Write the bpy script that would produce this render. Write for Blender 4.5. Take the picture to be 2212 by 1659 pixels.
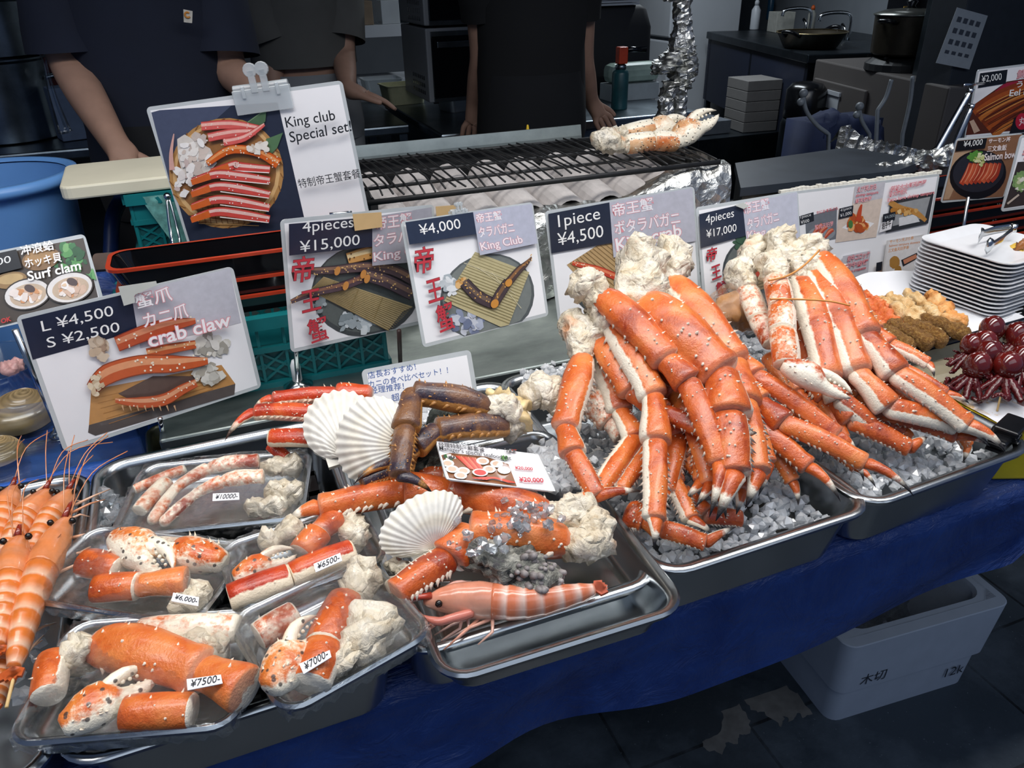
import bpy, bmesh, math, random
import numpy as np
from mathutils import Vector, Matrix, noise

random.seed(11)
for _o in list(bpy.data.objects):
    bpy.data.objects.remove(_o)
sc = bpy.context.scene
col = sc.collection

# ------------------------------------------------------------------ camera
PW, PH, FPX = 2212.0, 1659.0, 1661.0
PITCH, YAW, ROLL = math.radians(28.5), math.radians(20.7), math.radians(-1.27)
EYE = Vector((0, 0, 1.58))
_f = Vector((math.sin(YAW) * math.cos(PITCH), math.cos(YAW) * math.cos(PITCH), -math.sin(PITCH)))
_r0 = Vector((math.cos(YAW), -math.sin(YAW), 0))
_u0 = _r0.cross(_f)
RT = _r0 * math.cos(ROLL) + _u0 * math.sin(ROLL)
UP = _u0 * math.cos(ROLL) - _r0 * math.sin(ROLL)
FW = _f
cam_data = bpy.data.cameras.new('camera')
cam = bpy.data.objects.new('camera', cam_data)
col.objects.link(cam)
cam_data.sensor_width = 36.0
cam_data.lens = FPX / PW * 36.0
cam_data.clip_start = 0.02
cam.matrix_world = Matrix(((RT.x, UP.x, -FW.x, EYE.x), (RT.y, UP.y, -FW.y, EYE.y), (RT.z, UP.z, -FW.z, EYE.z), (0, 0, 0, 1)))
sc.camera = cam

# ------------------------------------------------------------------ world, lamps, exposure
world = bpy.data.worlds.new('world')
sc.world = world
world.use_nodes = True
_bg = world.node_tree.nodes['Background']
_bg.inputs['Color'].default_value = (0.42, 0.58, 1.0, 1)
_bg.inputs['Strength'].default_value = 0.2


def area_light(name, loc, target, sx, sy, watts, color, spread=180):
    ld = bpy.data.lights.new(name, 'AREA')
    ld.shape = 'RECTANGLE'
    ld.size, ld.size_y = sx, sy
    ld.energy = watts
    ld.color = color
    ld.spread = math.radians(spread)
    o = bpy.data.objects.new(name, ld)
    col.objects.link(o)
    o.location = loc
    o.rotation_euler = (Vector(target) - Vector(loc)).to_track_quat('-Z', 'Y').to_euler()
    return o


# two rows of tubes under the stall awning, daylight from the roofed street, an unseen fill added to brighten the kitchen
area_light('stall_tube_light', (0.45, 0.62, 2.5), (0.45, 1.0, 0.9), 3.4, 0.3, 25, (1.0, 0.975, 0.94), 130)
area_light('stall_tube_light', (0.55, 1.35, 2.55), (0.5, 0.95, 0.9), 3.0, 0.2, 7, (1.0, 0.98, 0.95), 110)
area_light('street_daylight', (0.6, -1.6, 3.6), (0.6, 1.0, 0.8), 5.0, 1.6, 20, (0.80, 0.89, 1.0), 150)
area_light('kitchen_fill_light', (2.7, 4.4, 2.6), (2.9, 4.4, 0.0), 1.6, 0.2, 42, (0.85, 0.93, 1.0), 170)

sc.view_settings.view_transform = 'Standard'
sc.view_settings.look = 'None'
sc.view_settings.gamma = 1.0
sc.view_settings.use_curve_mapping = False
sc.view_settings.exposure = 0.0


# ------------------------------------------------------------------ placing helpers
def ray(px, py):
    return FW + RT * ((px - PW / 2) / FPX) - UP * ((py - PH / 2) / FPX)


def zat(px, py, z):
    """point of the place seen at a photo pixel, at height z"""
    r = ray(px, py)
    return EYE + r * ((z - EYE.z) / r.z)


def yat(px, py, y):
    """point of the place seen at a photo pixel, at distance y behind the eye along the stall's depth"""
    r = ray(px, py)
    return EYE + r * (y / r.y)


class Pile:
    """a sloping heap surface; at() finds the point of it seen at a photo pixel"""

    def __init__(s, y0, z0, y1, z1):
        s.p = Vector((0, y0, z0))
        s.n = Vector((0, -(z1 - z0), y1 - y0)).normalized()

    def at(s, px, py, lift=0.0):
        r = ray(px, py)
        t = (s.p + s.n * lift - EYE).dot(s.n) / r.dot(s.n)
        return EYE + r * t


def lin(c):
    c = c / 255.0
    return c / 12.92 if c <= 0.04045 else ((c + 0.055) / 1.055) ** 2.4


def rgb(h):
    h = h.lstrip('#')
    return tuple(lin(int(h[i:i + 2], 16)) for i in (0, 2, 4))


# ------------------------------------------------------------------ objects
def tag(o, label=None, cat=None, group=None, kind=None):
    if label:
        o['label'] = label
    if cat:
        o['category'] = cat
    if group:
        o['group'] = group
    if kind:
        o['kind'] = kind
    return o


def empty(name, loc=(0, 0, 0), rz=0.0, label=None, cat=None, group=None):
    o = bpy.data.objects.new(name, None)
    col.objects.link(o)
    o.empty_display_size = 0.05
    o.location = loc
    o.rotation_euler = (0, 0, rz)
    return tag(o, label, cat, group)


def copy_tree(o, parent=None):
    c = o.copy()
    col.objects.link(c)
    if parent is not None:
        c.parent = parent
        c.matrix_parent_inverse = o.matrix_parent_inverse
    for ch in list(o.children):
        copy_tree(ch, c)
    return c


class MB:
    """collects shapes and links them as one mesh object; verts may carry a colour"""

    def __init__(s):
        s.v, s.f, s.c = [], [], []

    def add(s, verts, faces, c=(1, 1, 1)):
        o = len(s.v)
        s.v.extend([tuple(p) for p in verts])
        s.f.extend([tuple(i + o for i in f) for f in faces])
        if c and isinstance(c[0], (tuple, list)):
            s.c.extend(c)
        else:
            s.c.extend([c] * len(verts))
        return s

    def box(s, a, b, c=(1, 1, 1), m=None):
        x0, y0, z0 = a
        x1, y1, z1 = b
        vs = [Vector(p) for p in ((x0, y0, z0), (x1, y0, z0), (x1, y1, z0), (x0, y1, z0), (x0, y0, z1), (x1, y0, z1), (x1, y1, z1), (x0, y1, z1))]
        if m is not None:
            vs = [m @ p for p in vs]
        return s.add(vs, [(0, 3, 2, 1), (4, 5, 6, 7), (0, 1, 5, 4), (1, 2, 6, 5), (2, 3, 7, 6), (3, 0, 4, 7)], c)

    def rings(s, rings, c=(1, 1, 1), cap0=True, cap1=True, closed=True):
        n = len(rings[0])
        vs = [p for r in rings for p in r]
        fs = []
        for i in range(len(rings) - 1):
            for j in range(n if closed else n - 1):
                k = (j + 1) % n
                fs.append((i * n + j, i * n + k, (i + 1) * n + k, (i + 1) * n + j))
        if cap0:
            fs.append(tuple(reversed(range(n))))
        if cap1:
            fs.append(tuple(range((len(rings) - 1) * n, len(rings) * n)))
        cc = c
        if c and isinstance(c[0], (list, tuple)) and len(c) == len(rings):
            cc = [ci for ci in c for _ in range(n)]
        return s.add(vs, fs, cc)

    def tube(s, pts, rad, n=8, c=(1, 1, 1), caps=True):
        pts = [Vector(p) for p in pts]
        if not isinstance(rad, (list, tuple)):
            rad = [rad] * len(pts)
        rings = []
        t0 = (pts[1] - pts[0]).normalized()
        a = t0.orthogonal().normalized()
        for i, p in enumerate(pts):
            t = (pts[min(i + 1, len(pts) - 1)] - pts[max(i - 1, 0)]).normalized()
            a = (a - t * a.dot(t))
            a = a.normalized() if a.length > 1e-6 else t.orthogonal().normalized()
            b = t.cross(a)
            rings.append([p + (a * math.cos(2 * math.pi * j / n) + b * math.sin(2 * math.pi * j / n)) * rad[i] for j in range(n)])
        return s.rings(rings, c, caps, caps)

    def lathe(s, prof, center=(0, 0, 0), n=24, c=(1, 1, 1), caps=(True, True)):
        cx, cy, cz = center
        return s.rings([[(cx + r * math.cos(2 * math.pi * j / n), cy + r * math.sin(2 * math.pi * j / n), cz + z) for j in range(n)] for r, z in prof], c, caps[0], caps[1])

    def cone(s, base, tip, r, n=5, c=(1, 1, 1)):
        base, tip = Vector(base), Vector(tip)
        t = (tip - base).normalized()
        a = t.orthogonal().normalized()
        b = t.cross(a)
        vs = [base + (a * math.cos(2 * math.pi * j / n) + b * math.sin(2 * math.pi * j / n)) * r for j in range(n)] + [tip]
        return s.add(vs, [(j, (j + 1) % n, n) for j in range(n)], c)

    def build(s, name, mat, parent=None, smooth=False, bevel=0.0, label=None, cat=None, group=None, kind=None, loc=None):
        me = bpy.data.meshes.new(name)
        off = Vector(loc) if loc is not None else Vector((0, 0, 0))
        me.from_pydata([tuple(Vector(p) - off) for p in s.v], [], s.f)
        at = me.color_attributes.new('Col', 'FLOAT_COLOR', 'POINT')
        at.data.foreach_set('color', [x for c in s.c for x in (c[0], c[1], c[2], 1.0)])
        me.validate()
        if smooth:
            me.polygons.foreach_set('use_smooth', [True] * len(me.polygons))
        me.materials.append(mat)
        o = bpy.data.objects.new(name, me)
        col.objects.link(o)
        if loc is not None:
            o.location = off
        if parent is not None:
            o.parent = parent
        if bevel:
            bv = o.modifiers.new('bevel', 'BEVEL')
            bv.width = bevel
            bv.segments = 2
            bv.limit_method = 'ANGLE'
        if smooth == 'auto':
            es = [e for e in []]
        return tag(o, label, cat, group, kind)


def child_world(o, parent):
    """parent a mesh that was made in place coordinates under a thing, keeping it where it is"""
    o.parent = parent
    bpy.context.view_layer.update()
    o.matrix_parent_inverse = parent.matrix_world.inverted()
    return o


def edge_smooth(o, deg=35):
    """smooth shading with creases kept sharp"""
    me = o.data
    me.polygons.foreach_set('use_smooth', [True] * len(me.polygons))
    bm = bmesh.new()
    bm.from_mesh(me)
    for e in bm.edges:
        if len(e.link_faces) == 2 and e.calc_face_angle(0) > math.radians(deg):
            e.smooth = False
    bm.to_mesh(me)
    bm.free()
    return o


def rrect(w, d, r, n=5):
    """outline of a rounded rectangle, counter-clockwise, centred"""
    pts = []
    for cx, cy, a0 in ((w / 2 - r, d / 2 - r, 0), (-w / 2 + r, d / 2 - r, 90), (-w / 2 + r, -d / 2 + r, 180), (w / 2 - r, -d / 2 + r, 270)):
        for i in range(n + 1):
            a = math.radians(a0 + 90 * i / n)
            pts.append((cx + r * math.cos(a), cy + r * math.sin(a)))
    return pts


def catmull(pts, n=6):
    pts = [Vector(p) for p in pts]
    out = []
    for i in range(len(pts) - 1):
        p0, p1, p2, p3 = pts[max(i - 1, 0)], pts[i], pts[i + 1], pts[min(i + 2, len(pts) - 1)]
        for k in range(n):
            t = k / n
            out.append(0.5 * ((2 * p1) + (p2 - p0) * t + (2 * p0 - 5 * p1 + 4 * p2 - p3) * t * t + (3 * p1 - p0 - 3 * p2 + p3) * t ** 3))
    out.append(pts[-1])
    return out


def smoothstep(a, b, x):
    t = min(1, max(0, (x - a) / (b - a)))
    return t * t * (3 - 2 * t)


# ------------------------------------------------------------------ materials
MATS = {}


class NT:
    def __init__(s, name):
        s.m = bpy.data.materials.new(name)
        s.m.use_nodes = True
        s.t = s.m.node_tree
        s.bsdf = s.t.nodes['Principled BSDF']
        s.out = s.t.nodes['Material Output']

    def n(s, typ, **kw):
        nd = s.t.nodes.new(typ)
        for k, v in kw.items():
            if k.startswith('i_'):
                nd.inputs[k[2:].replace('_', ' ')].default_value = v
            else:
                setattr(nd, k, v)
        return nd

    def l(s, a, b):
        s.t.links.new(a, b)

    def coord(s, scale=1.0, kind='Object'):
        tc = s.n('ShaderNodeTexCoord')
        mp = s.n('ShaderNodeMapping')
        mp.inputs['Scale'].default_value = (scale, scale, scale) if not isinstance(scale, tuple) else scale
        s.l(tc.outputs[kind], mp.inputs['Vector'])
        return mp.outputs['Vector']

    def noise(s, vec, scale, detail=4, rough=0.55, dist=0.0):
        nz = s.n('ShaderNodeTexNoise')
        nz.inputs['Scale'].default_value = scale
        nz.inputs['Detail'].default_value = detail
        nz.inputs['Roughness'].default_value = rough
        nz.inputs['Distortion'].default_value = dist
        s.l(vec, nz.inputs['Vector'])
        return nz.outputs['Fac']

    def ramp(s, fac, stops, interp='LINEAR'):
        r = s.n('ShaderNodeValToRGB')
        r.color_ramp.interpolation = interp
        els = r.color_ramp.elements
        while len(els) < len(stops):
            els.new(0.5)
        for e, (p, c) in zip(els, stops):
            e.position = p
            e.color = (*c, 1) if len(c) == 3 else c
        s.l(fac, r.inputs['Fac'])
        return r.outputs['Color']

    def mix(s, fac, a, b, mode='MIX'):
        m = s.n('ShaderNodeMix', data_type='RGBA', blend_type=mode)
        for sock, v in ((m.inputs[0], fac), (m.inputs[6], a), (m.inputs[7], b)):
            if hasattr(v, 'is_linked'):
                s.l(v, sock)
            elif isinstance(v, (int, float)):
                sock.default_value = v
            else:
                sock.default_value = (*v, 1)
        return m.outputs[2]

    def math(s, op, a, b=0.0, clamp=False):
        m = s.n('ShaderNodeMath', operation=op, use_clamp=clamp)
        for sock, v in ((m.inputs[0], a), (m.inputs[1], b)):
            if hasattr(v, 'is_linked'):
                s.l(v, sock)
            else:
                sock.default_value = v
        return m.outputs[0]

    def bump(s, h, strength=0.3, dist=0.002):
        b = s.n('ShaderNodeBump')
        b.inputs['Strength'].default_value = strength
        b.inputs['Distance'].default_value = dist
        s.l(h, b.inputs['Height'])
        s.l(b.outputs['Normal'], s.bsdf.inputs['Normal'])

    def set(s, **kw):
        for k, v in kw.items():
            k = k.replace('_', ' ')
            sock = s.bsdf.inputs[k]
            if hasattr(v, 'is_linked'):
                s.l(v, sock)
            elif isinstance(v, tuple) and len(v) == 3 and sock.type == 'RGBA':
                sock.default_value = (*v, 1)
            else:
                sock.default_value = v
        return s.m


def plain(name, color, rough=0.5, metal=0.0, var=0.12, scale=30.0, bump=0.0, spec=0.5, bscale=None, **kw):
    """one-colour surface with slight uneven tone"""
    if name in MATS:
        return MATS[name]
    c = rgb(color) if isinstance(color, str) else color
    t = NT(name)
    v = t.coord()
    f = t.noise(v, scale)
    d = tuple(x * (1 - var) for x in c)
    b = tuple(min(1, x * (1 + var)) for x in c)
    t.set(Base_Color=t.ramp(f, [(0.3, d), (0.7, b)]), Roughness=rough, Metallic=metal)
    t.bsdf.inputs['Specular IOR Level'].default_value = spec
    if bump:
        t.bump(t.noise(v, bscale or scale * 2), bump, 0.002)
    for k, x in kw.items():
        t.bsdf.inputs[k.replace('_', ' ')].default_value = x
    MATS[name] = t.m
    return t.m


def steel(name, c0, c1, rough=0.28, scale=8.0, stretch=(1, 1, 1), bump=0.05):
    if name in MATS:
        return MATS[name]
    t = NT(name)
    v = t.coord(stretch)
    f = t.noise(v, scale, 6, 0.65)
    t.set(Base_Color=t.ramp(f, [(0.3, rgb(c0)), (0.7, rgb(c1))]), Metallic=1.0)
    f2 = t.noise(v, scale * 3, 2)
    mr = t.math('MULTIPLY_ADD', f2, 0.1)
    mr.node.inputs[2].default_value = rough - 0.05
    t.set(Roughness=mr)
    if bump:
        t.bump(t.noise(v, scale * 1.4, 3), bump, 0.01)
    MATS[name] = t.m
    return t.m


def colmat(name, rough=0.35, nscale=60.0, var=0.2, bump=0.0, bscale=120.0, spec=0.5, coat=0.0, fine=0.0):
    """surface whose own colours come from the mesh (prints, mixed-colour shells)"""
    if name in MATS:
        return MATS[name]
    t = NT(name)
    a = t.n('ShaderNodeVertexColor', layer_name='Col')
    v = t.coord()
    f = t.noise(v, nscale)
    g = t.ramp(f, [(0.3, (1 - var,) * 3), (0.7, (1,) * 3)])
    t.set(Base_Color=t.mix(1.0, a.outputs['Color'], g, 'MULTIPLY'), Roughness=rough)
    t.bsdf.inputs['Specular IOR Level'].default_value = spec
    t.bsdf.inputs['Coat Weight'].default_value = coat
    if bump:
        t.bump(t.noise(v, bscale, 5), bump, 0.002)
    MATS[name] = t.m
    return t.m


def crab_mat(name, dark, mid, lite, cream, tip, rough=0.3, spots=None):
    """shell colour: R of Col = pale underside, G = pale spine or joint, B = dark claw tip"""
    if name in MATS:
        return MATS[name]
    t = NT(name)
    a = t.n('ShaderNodeVertexColor', layer_name='Col')
    sep = t.n('ShaderNodeSeparateColor')
    t.l(a.outputs['Color'], sep.inputs['Color'])
    v = t.coord()
    n1 = t.noise(v, 22, 5, 0.6, 0.4)
    n2 = t.noise(v, 160, 4, 0.6)
    oi = t.n('ShaderNodeObjectInfo')
    nv = t.math('ADD', n1, t.math('MULTIPLY', t.math('SUBTRACT', oi.outputs['Random'], 0.5), 0.22))
    base = t.ramp(nv, [(0.30, rgb(dark)), (0.5, rgb(mid)), (0.70, rgb(lite))])
    base = t.mix(t.ramp(n2, [(0.55, (0, 0, 0)), (0.75, (0.4,) * 3)]), base, rgb(lite))
    n3 = t.noise(v, 260, 3, 0.7)
    base = t.mix(t.ramp(n3, [(0.62, (0, 0, 0)), (0.72, (0.5,) * 3)]), base, rgb(dark))
    cr = t.ramp(n1, [(0.3, rgb(cream)), (0.75, tuple(min(1, x * 1.12) for x in rgb(cream)))])
    edge = t.math('ADD', sep.outputs['Red'], t.math('MULTIPLY', t.math('SUBTRACT', n2, 0.5), 0.5))
    edge = t.math('ADD', edge, t.math('MULTIPLY', t.math('SUBTRACT', n1, 0.5), 0.8))
    edge = t.ramp(edge, [(0.42, (0, 0, 0)), (0.6, (1, 1, 1))])
    base = t.mix(edge, base, cr)
    base = t.mix(t.math('MULTIPLY', sep.outputs['Green'], 0.85), base, cr)
    if spots:
        vo = t.n('ShaderNodeTexVoronoi')
        vo.inputs['Scale'].default_value = spots
        t.l(v, vo.inputs['Vector'])
        base = t.mix(t.ramp(vo.outputs['Distance'], [(0.17, (0.9,) * 3), (0.25, (0, 0, 0))]), base, rgb('3a302c'))
    base = t.mix(sep.outputs['Blue'], base, rgb(tip))
    t.set(Base_Color=base, Roughness=rough)
    t.bsdf.inputs['Coat Weight'].default_value = 0.25
    t.bsdf.inputs['Coat Roughness'].default_value = 0.14
    t.bump(t.math('ADD', n2, t.math('MULTIPLY', t.noise(v, 420, 2), 0.5)), 0.55, 0.002)
    MATS[name] = t.m
    return t.m


M_crab = crab_mat('king_crab_shell', '963412', 'cd6026', 'dd8040', 'e8decb', '1e1a1c')
M_crabred = crab_mat('red_crab_shell', '8e200e', 'bf3d18', 'd86528', 'e6d6bc', '3a2016')
M_raw = crab_mat('raw_brown_crab_shell', '1c1826', '3a2e38', '7c5436', 'b8803f', '1a1416', 0.35)
M_claw = crab_mat('pale_claw_shell', 'c8581e', 'e0863c', 'e8a060', 'ece2cc', '2a2626', 0.3, 95.0)


def meat_mat():
    t = NT('white_crab_shoulder')
    v = t.coord()
    n1 = t.noise(v, 26, 6, 0.65, 0.8)
    n2 = t.noise(v, 95, 5, 0.6, 1.5)
    c = t.ramp(n1, [(0.28, rgb('b89c74')), (0.42, rgb('d8cab0')), (0.7, rgb('e9e1d2'))])
    c = t.mix(t.ramp(t.noise(v, 17, 3), [(0.62, (0, 0, 0)), (0.74, (0.75,) * 3)]), c, rgb('d98a4e'))
    vo = t.n('ShaderNodeTexVoronoi', feature='DISTANCE_TO_EDGE')
    vo.inputs['Scale'].default_value = 34.0
    wv = t.n('ShaderNodeVectorMath', operation='ADD')
    t.l(v, wv.inputs[0])
    nz = t.n('ShaderNodeTexNoise')
    nz.inputs['Scale'].default_value = 20.0
    t.l(v, nz.inputs['Vector'])
    sc_ = t.n('ShaderNodeVectorMath', operation='SCALE')
    sc_.inputs['Scale'].default_value = 0.05
    t.l(nz.outputs['Color'], sc_.inputs[0])
    t.l(sc_.outputs[0], wv.inputs[1])
    t.l(wv.outputs[0], vo.inputs['Vector'])
    cr = t.ramp(vo.outputs['Distance'], [(0.0, (0, 0, 0)), (0.16, (1, 1, 1))])
    t.set(Base_Color=c, Roughness=0.38)
    t.bsdf.inputs['Coat Weight'].default_value = 0.25
    t.bump(t.math('ADD', n2, t.math('MULTIPLY', cr, 0.7)), 0.8, 0.004)
    return t.m


M_meat = meat_mat()


def film_mat():
    t = NT('cling_film')
    v = t.coord((18, 90, 26))
    n = t.noise(v, 3.0, 5, 0.6, 1.2)
    tr = t.n('ShaderNodeBsdfTransparent')
    gl = t.n('ShaderNodeBsdfGlossy')
    gl.inputs['Roughness'].default_value = 0.06
    gl.inputs['Color'].default_value = (1, 1, 1, 1)
    bp = t.n('ShaderNodeBump')
    bp.inputs['Strength'].default_value = 0.9
    bp.inputs['Distance'].default_value = 0.006
    t.l(n, bp.inputs['Height'])
    t.l(bp.outputs['Normal'], gl.inputs['Normal'])
    lw = t.n('ShaderNodeLayerWeight')
    lw.inputs['Blend'].default_value = 0.25
    t.l(bp.outputs['Normal'], lw.inputs['Normal'])
    fac = t.math('MULTIPLY_ADD', lw.outputs['Fresnel'], 0.5, True)
    fac.node.inputs[2].default_value = 0.05
    mx = t.n('ShaderNodeMixShader')
    t.l(fac, mx.inputs[0])
    t.l(tr.outputs[0], mx.inputs[1])
    t.l(gl.outputs[0], mx.inputs[2])
    t.l(mx.outputs[0], t.out.inputs['Surface'])
    return t.m


M_film = film_mat()


def clear_mat(name, tint=(0.93, 0.96, 0.97), refl=0.1, rough=0.08, white=0.0):
    t = NT(name)
    tr = t.n('ShaderNodeBsdfTransparent')
    tr.inputs['Color'].default_value = (*tint, 1)
    gl = t.n('ShaderNodeBsdfGlossy')
    gl.inputs['Roughness'].default_value = rough
    df = t.n('ShaderNodeBsdfDiffuse')
    df.inputs['Color'].default_value = (0.8, 0.84, 0.86, 1)
    m1 = t.n('ShaderNodeMixShader')
    m1.inputs[0].default_value = white
    t.l(tr.outputs[0], m1.inputs[1])
    t.l(df.outputs[0], m1.inputs[2])
    lw = t.n('ShaderNodeLayerWeight')
    lw.inputs['Blend'].default_value = 0.3
    fac = t.math('MULTIPLY_ADD', lw.outputs['Fresnel'], 0.6, True)
    fac.node.inputs[2].default_value = refl
    mx = t.n('ShaderNodeMixShader')
    t.l(fac, mx.inputs[0])
    t.l(m1.outputs[0], mx.inputs[1])
    t.l(gl.outputs[0], mx.inputs[2])
    t.l(mx.outputs[0], t.out.inputs['Surface'])
    return t.m


M_clear = clear_mat('clear_plastic')
M_frost = clear_mat('frosted_plastic', white=0.35, refl=0.06, rough=0.25)


def ice_mat(name='crushed_ice', lo=.8, hi=1.0):
    t = NT(name)
    v = t.coord()
    tr = t.n('ShaderNodeBsdfTransparent')
    tr.inputs['Color'].default_value = (0.88, 0.92, 0.95, 1)
    df = t.n('ShaderNodeBsdfTranslucent')
    df.inputs['Color'].default_value = (0.95, 0.97, 1.0, 1)
    d2 = t.n('ShaderNodeBsdfDiffuse')
    d2.inputs['Color'].default_value = (0.93, 0.95, 0.97, 1)
    a = t.n('ShaderNodeMixShader')
    a.inputs[0].default_value = 0.62
    t.l(df.outputs[0], a.inputs[1])
    t.l(d2.outputs[0], a.inputs[2])
    m1 = t.n('ShaderNodeMixShader')
    t.l(t.ramp(t.noise(v, 55, 3), [(0.3, (lo,) * 3), (0.7, (hi,) * 3)]), m1.inputs[0])
    t.l(tr.outputs[0], m1.inputs[1])
    t.l(a.outputs[0], m1.inputs[2])
    gl = t.n('ShaderNodeBsdfGlossy')
    gl.inputs['Roughness'].default_value = 0.06
    lw = t.n('ShaderNodeLayerWeight')
    lw.inputs['Blend'].default_value = 0.35
    fac = t.math('MULTIPLY_ADD', lw.outputs['Fresnel'], 0.8, True)
    fac.node.inputs[2].default_value = 0.06
    mx = t.n('ShaderNodeMixShader')
    t.l(fac, mx.inputs[0])
    t.l(m1.outputs[0], mx.inputs[1])
    t.l(gl.outputs[0], mx.inputs[2])
    t.l(mx.outputs[0], t.out.inputs['Surface'])
    return t.m


M_ice = ice_mat()
M_icewet = ice_mat('melting_ice', .08, .4)
M_tray = steel('tray_steel', 'a3a7aa', 'b4b8ba', 0.24, 4.0, bump=0.03)
M_traydark = steel('tray_steel_dark', '6e7479', '9a9fa3', 0.3, 9.0)
M_worktop = steel('worktop_steel', '868f8d', 'b2bbb8', 0.42, 5.0, (1, 2.2, 1), 0.08)
M_chrome = plain('chrome_wire', 'c9cccd', 0.16, 1.0, 0.05)
M_foil = None


def foil_mat():
    t = NT('crumpled_foil')
    v = t.coord()
    n = t.noise(v, 34, 4, 0.6, 0.6)
    vo = t.n('ShaderNodeTexVoronoi')
    vo.inputs['Scale'].default_value = 42.0
    t.l(v, vo.inputs['Vector'])
    t.set(Base_Color=t.ramp(n, [(0.3, rgb('a9aaa6')), (0.7, rgb('dcdcd8'))]), Metallic=1.0, Roughness=0.38)
    t.bump(t.math('ADD', n, vo.outputs['Distance']), 0.6, 0.01)
    return t.m


M_foil = foil_mat()
M_paper = plain('white_paper', 'e9e8ea', 0.6, var=0.04, scale=6)
M_lam = plain('laminate_edge', 'b9bec0', 0.18, var=0.05, spec=0.6)
M_print = colmat('colour_print', 0.3, 90.0, 0.12, coat=0.15)
M_ink = colmat('ink', 0.4, 30, 0.0)
M_wood = plain('skewer_bamboo', 'd9b77c', 0.6, var=0.15, scale=60)
M_black = plain('black_plastic', '101114', 0.22, var=0.2)
M_blackmat = plain('black_iron', '17181a', 0.55, var=0.3, bump=0.3)
M_navy = plain('navy_cloth', '141b2b', 0.85, var=0.2, scale=12)
M_skin = plain('skin', '9c7a68', 0.6, var=0.08, scale=25)
M_white = plain('white_plastic', 'dfe2e4', 0.35, var=0.04)

# ------------------------------------------------------------------ trays and ice
def fit_rect(px4, z):
    """centre, width, depth and turn of a level rectangle from its four corners (back-left, back-right, front-right, front-left)"""
    a, b, c, d = [zat(x, y, z) for x, y in px4]
    ctr = (a + b + c + d) / 4
    ux = ((b - a) + (c - d)) / 2
    uy = ((a - d) + (b - c)) / 2
    ang = math.atan2(ux.y, ux.x)
    return ctr, ux.length, uy.length, ang


def tray(name, ctr, w, d, ang, h, mat, label, cat='tray', group=None, r=0.03, lip=0.009, taper=0.92, tilt=(0, 0)):
    """pressed steel pan with rolled rim; ctr is the rim centre"""
    prof = [(taper * 0.995, -h, 0.0), (taper, -h + 0.004, 0), (0.985, -0.012, 0), (1.0, -0.010, lip), (1.0, -0.003, lip + 0.003), (1.0, 0.0, lip), (1.0, -0.0005, lip * .3), (0.99, -0.004, -0.002), (0.985, -0.012, -0.003), (taper + .005, -h + 0.012, -0.003), (taper - .02, -h + 0.004, -0.006), (taper - 0.05, -h + 0.003, -0.01)]
    mb = MB()
    rings = []
    for s, z, o in prof:
        rings.append([(x, y, z) for x, y in rrect(max(w * s + 2 * o, .01), max(d * s + 2 * o, .01), r + o, 6)])
    mb.rings(rings)
    o = mb.build(name, mat, smooth=True)
    edge_smooth(o, 50)
    o.location = ctr
    o.rotation_euler = (tilt[0], tilt[1], ang)
    return tag(o, label, cat, group)


_t = (1 + 5 ** .5) / 2
ICO_V = [Vector(p).normalized() for p in ((-1, _t, 0), (1, _t, 0), (-1, -_t, 0), (1, -_t, 0), (0, -1, _t), (0, 1, _t), (0, -1, -_t), (0, 1, -_t), (_t, 0, -1), (_t, 0, 1), (-_t, 0, -1), (-_t, 0, 1))]
ICO_F = [(0, 11, 5), (0, 5, 1), (0, 1, 7), (0, 7, 10), (0, 10, 11), (1, 5, 9), (5, 11, 4), (11, 10, 2), (10, 7, 6), (7, 1, 8), (3, 9, 4), (3, 4, 2), (3, 2, 6), (3, 6, 8), (3, 8, 9), (4, 9, 5), (2, 4, 11), (6, 2, 10), (8, 6, 7), (9, 8, 1)]


def rnd_rot():
    return Matrix.Rotation(random.uniform(0, 6.28), 3, Vector((random.gauss(0, 1), random.gauss(0, 1), random.gauss(0, 1) + .01)).normalized())


def ico(mb, c, r, c3=(1, 1, 1), jit=0.0, sq=(1, 1, 1)):
    R = rnd_rot()
    vs = []
    for p in ICO_V:
        q = Vector((p.x * sq[0], p.y * sq[1], p.z * sq[2])) * r * (1 + random.uniform(-jit, jit))
        vs.append(Vector(c) + R @ q)
    mb.add(vs, ICO_F, c3)


def ice(label, pts_fn, n, r=0.008, group=None, mat=None):
    mb = MB()
    for _ in range(n):
        ico(mb, pts_fn(), r * random.uniform(.6, 1.35), jit=.28, sq=(1, random.uniform(.7, 1), random.uniform(.55, .9)))
    c = sum((Vector(p) for p in mb.v), Vector()) / len(mb.v)
    zmin = min(p[2] for p in mb.v)
    return mb.build('crushed_ice', mat or M_ice, label=label, cat='ice', kind='stuff', loc=(c.x, c.y, zmin), group=group)


def sph(mb, c, r, nu=12, nv=8, c3=(1, 1, 1), sq=(1, 1, 1), m=None, disp=None):
    """ball or egg; disp(direction) changes the radius"""
    c = Vector(c)
    vs, fs = [], []
    for i in range(nv + 1):
        th = math.pi * i / nv
        for j in range(nu):
            ph = 2 * math.pi * j / nu
            d = Vector((math.sin(th) * math.cos(ph), math.sin(th) * math.sin(ph), math.cos(th)))
            k = r * (1 + (disp(d) if disp else 0))
            q = Vector((d.x * sq[0], d.y * sq[1], d.z * sq[2])) * k
            if m is not None:
                q = m @ q
            vs.append(c + q)
    for i in range(nv):
        for j in range(nu):
            k = (j + 1) % nu
            fs.append((i * nu + j, (i + 1) * nu + j, (i + 1) * nu + k, i * nu + k))
    return mb.add(vs, fs, c3)


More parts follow.
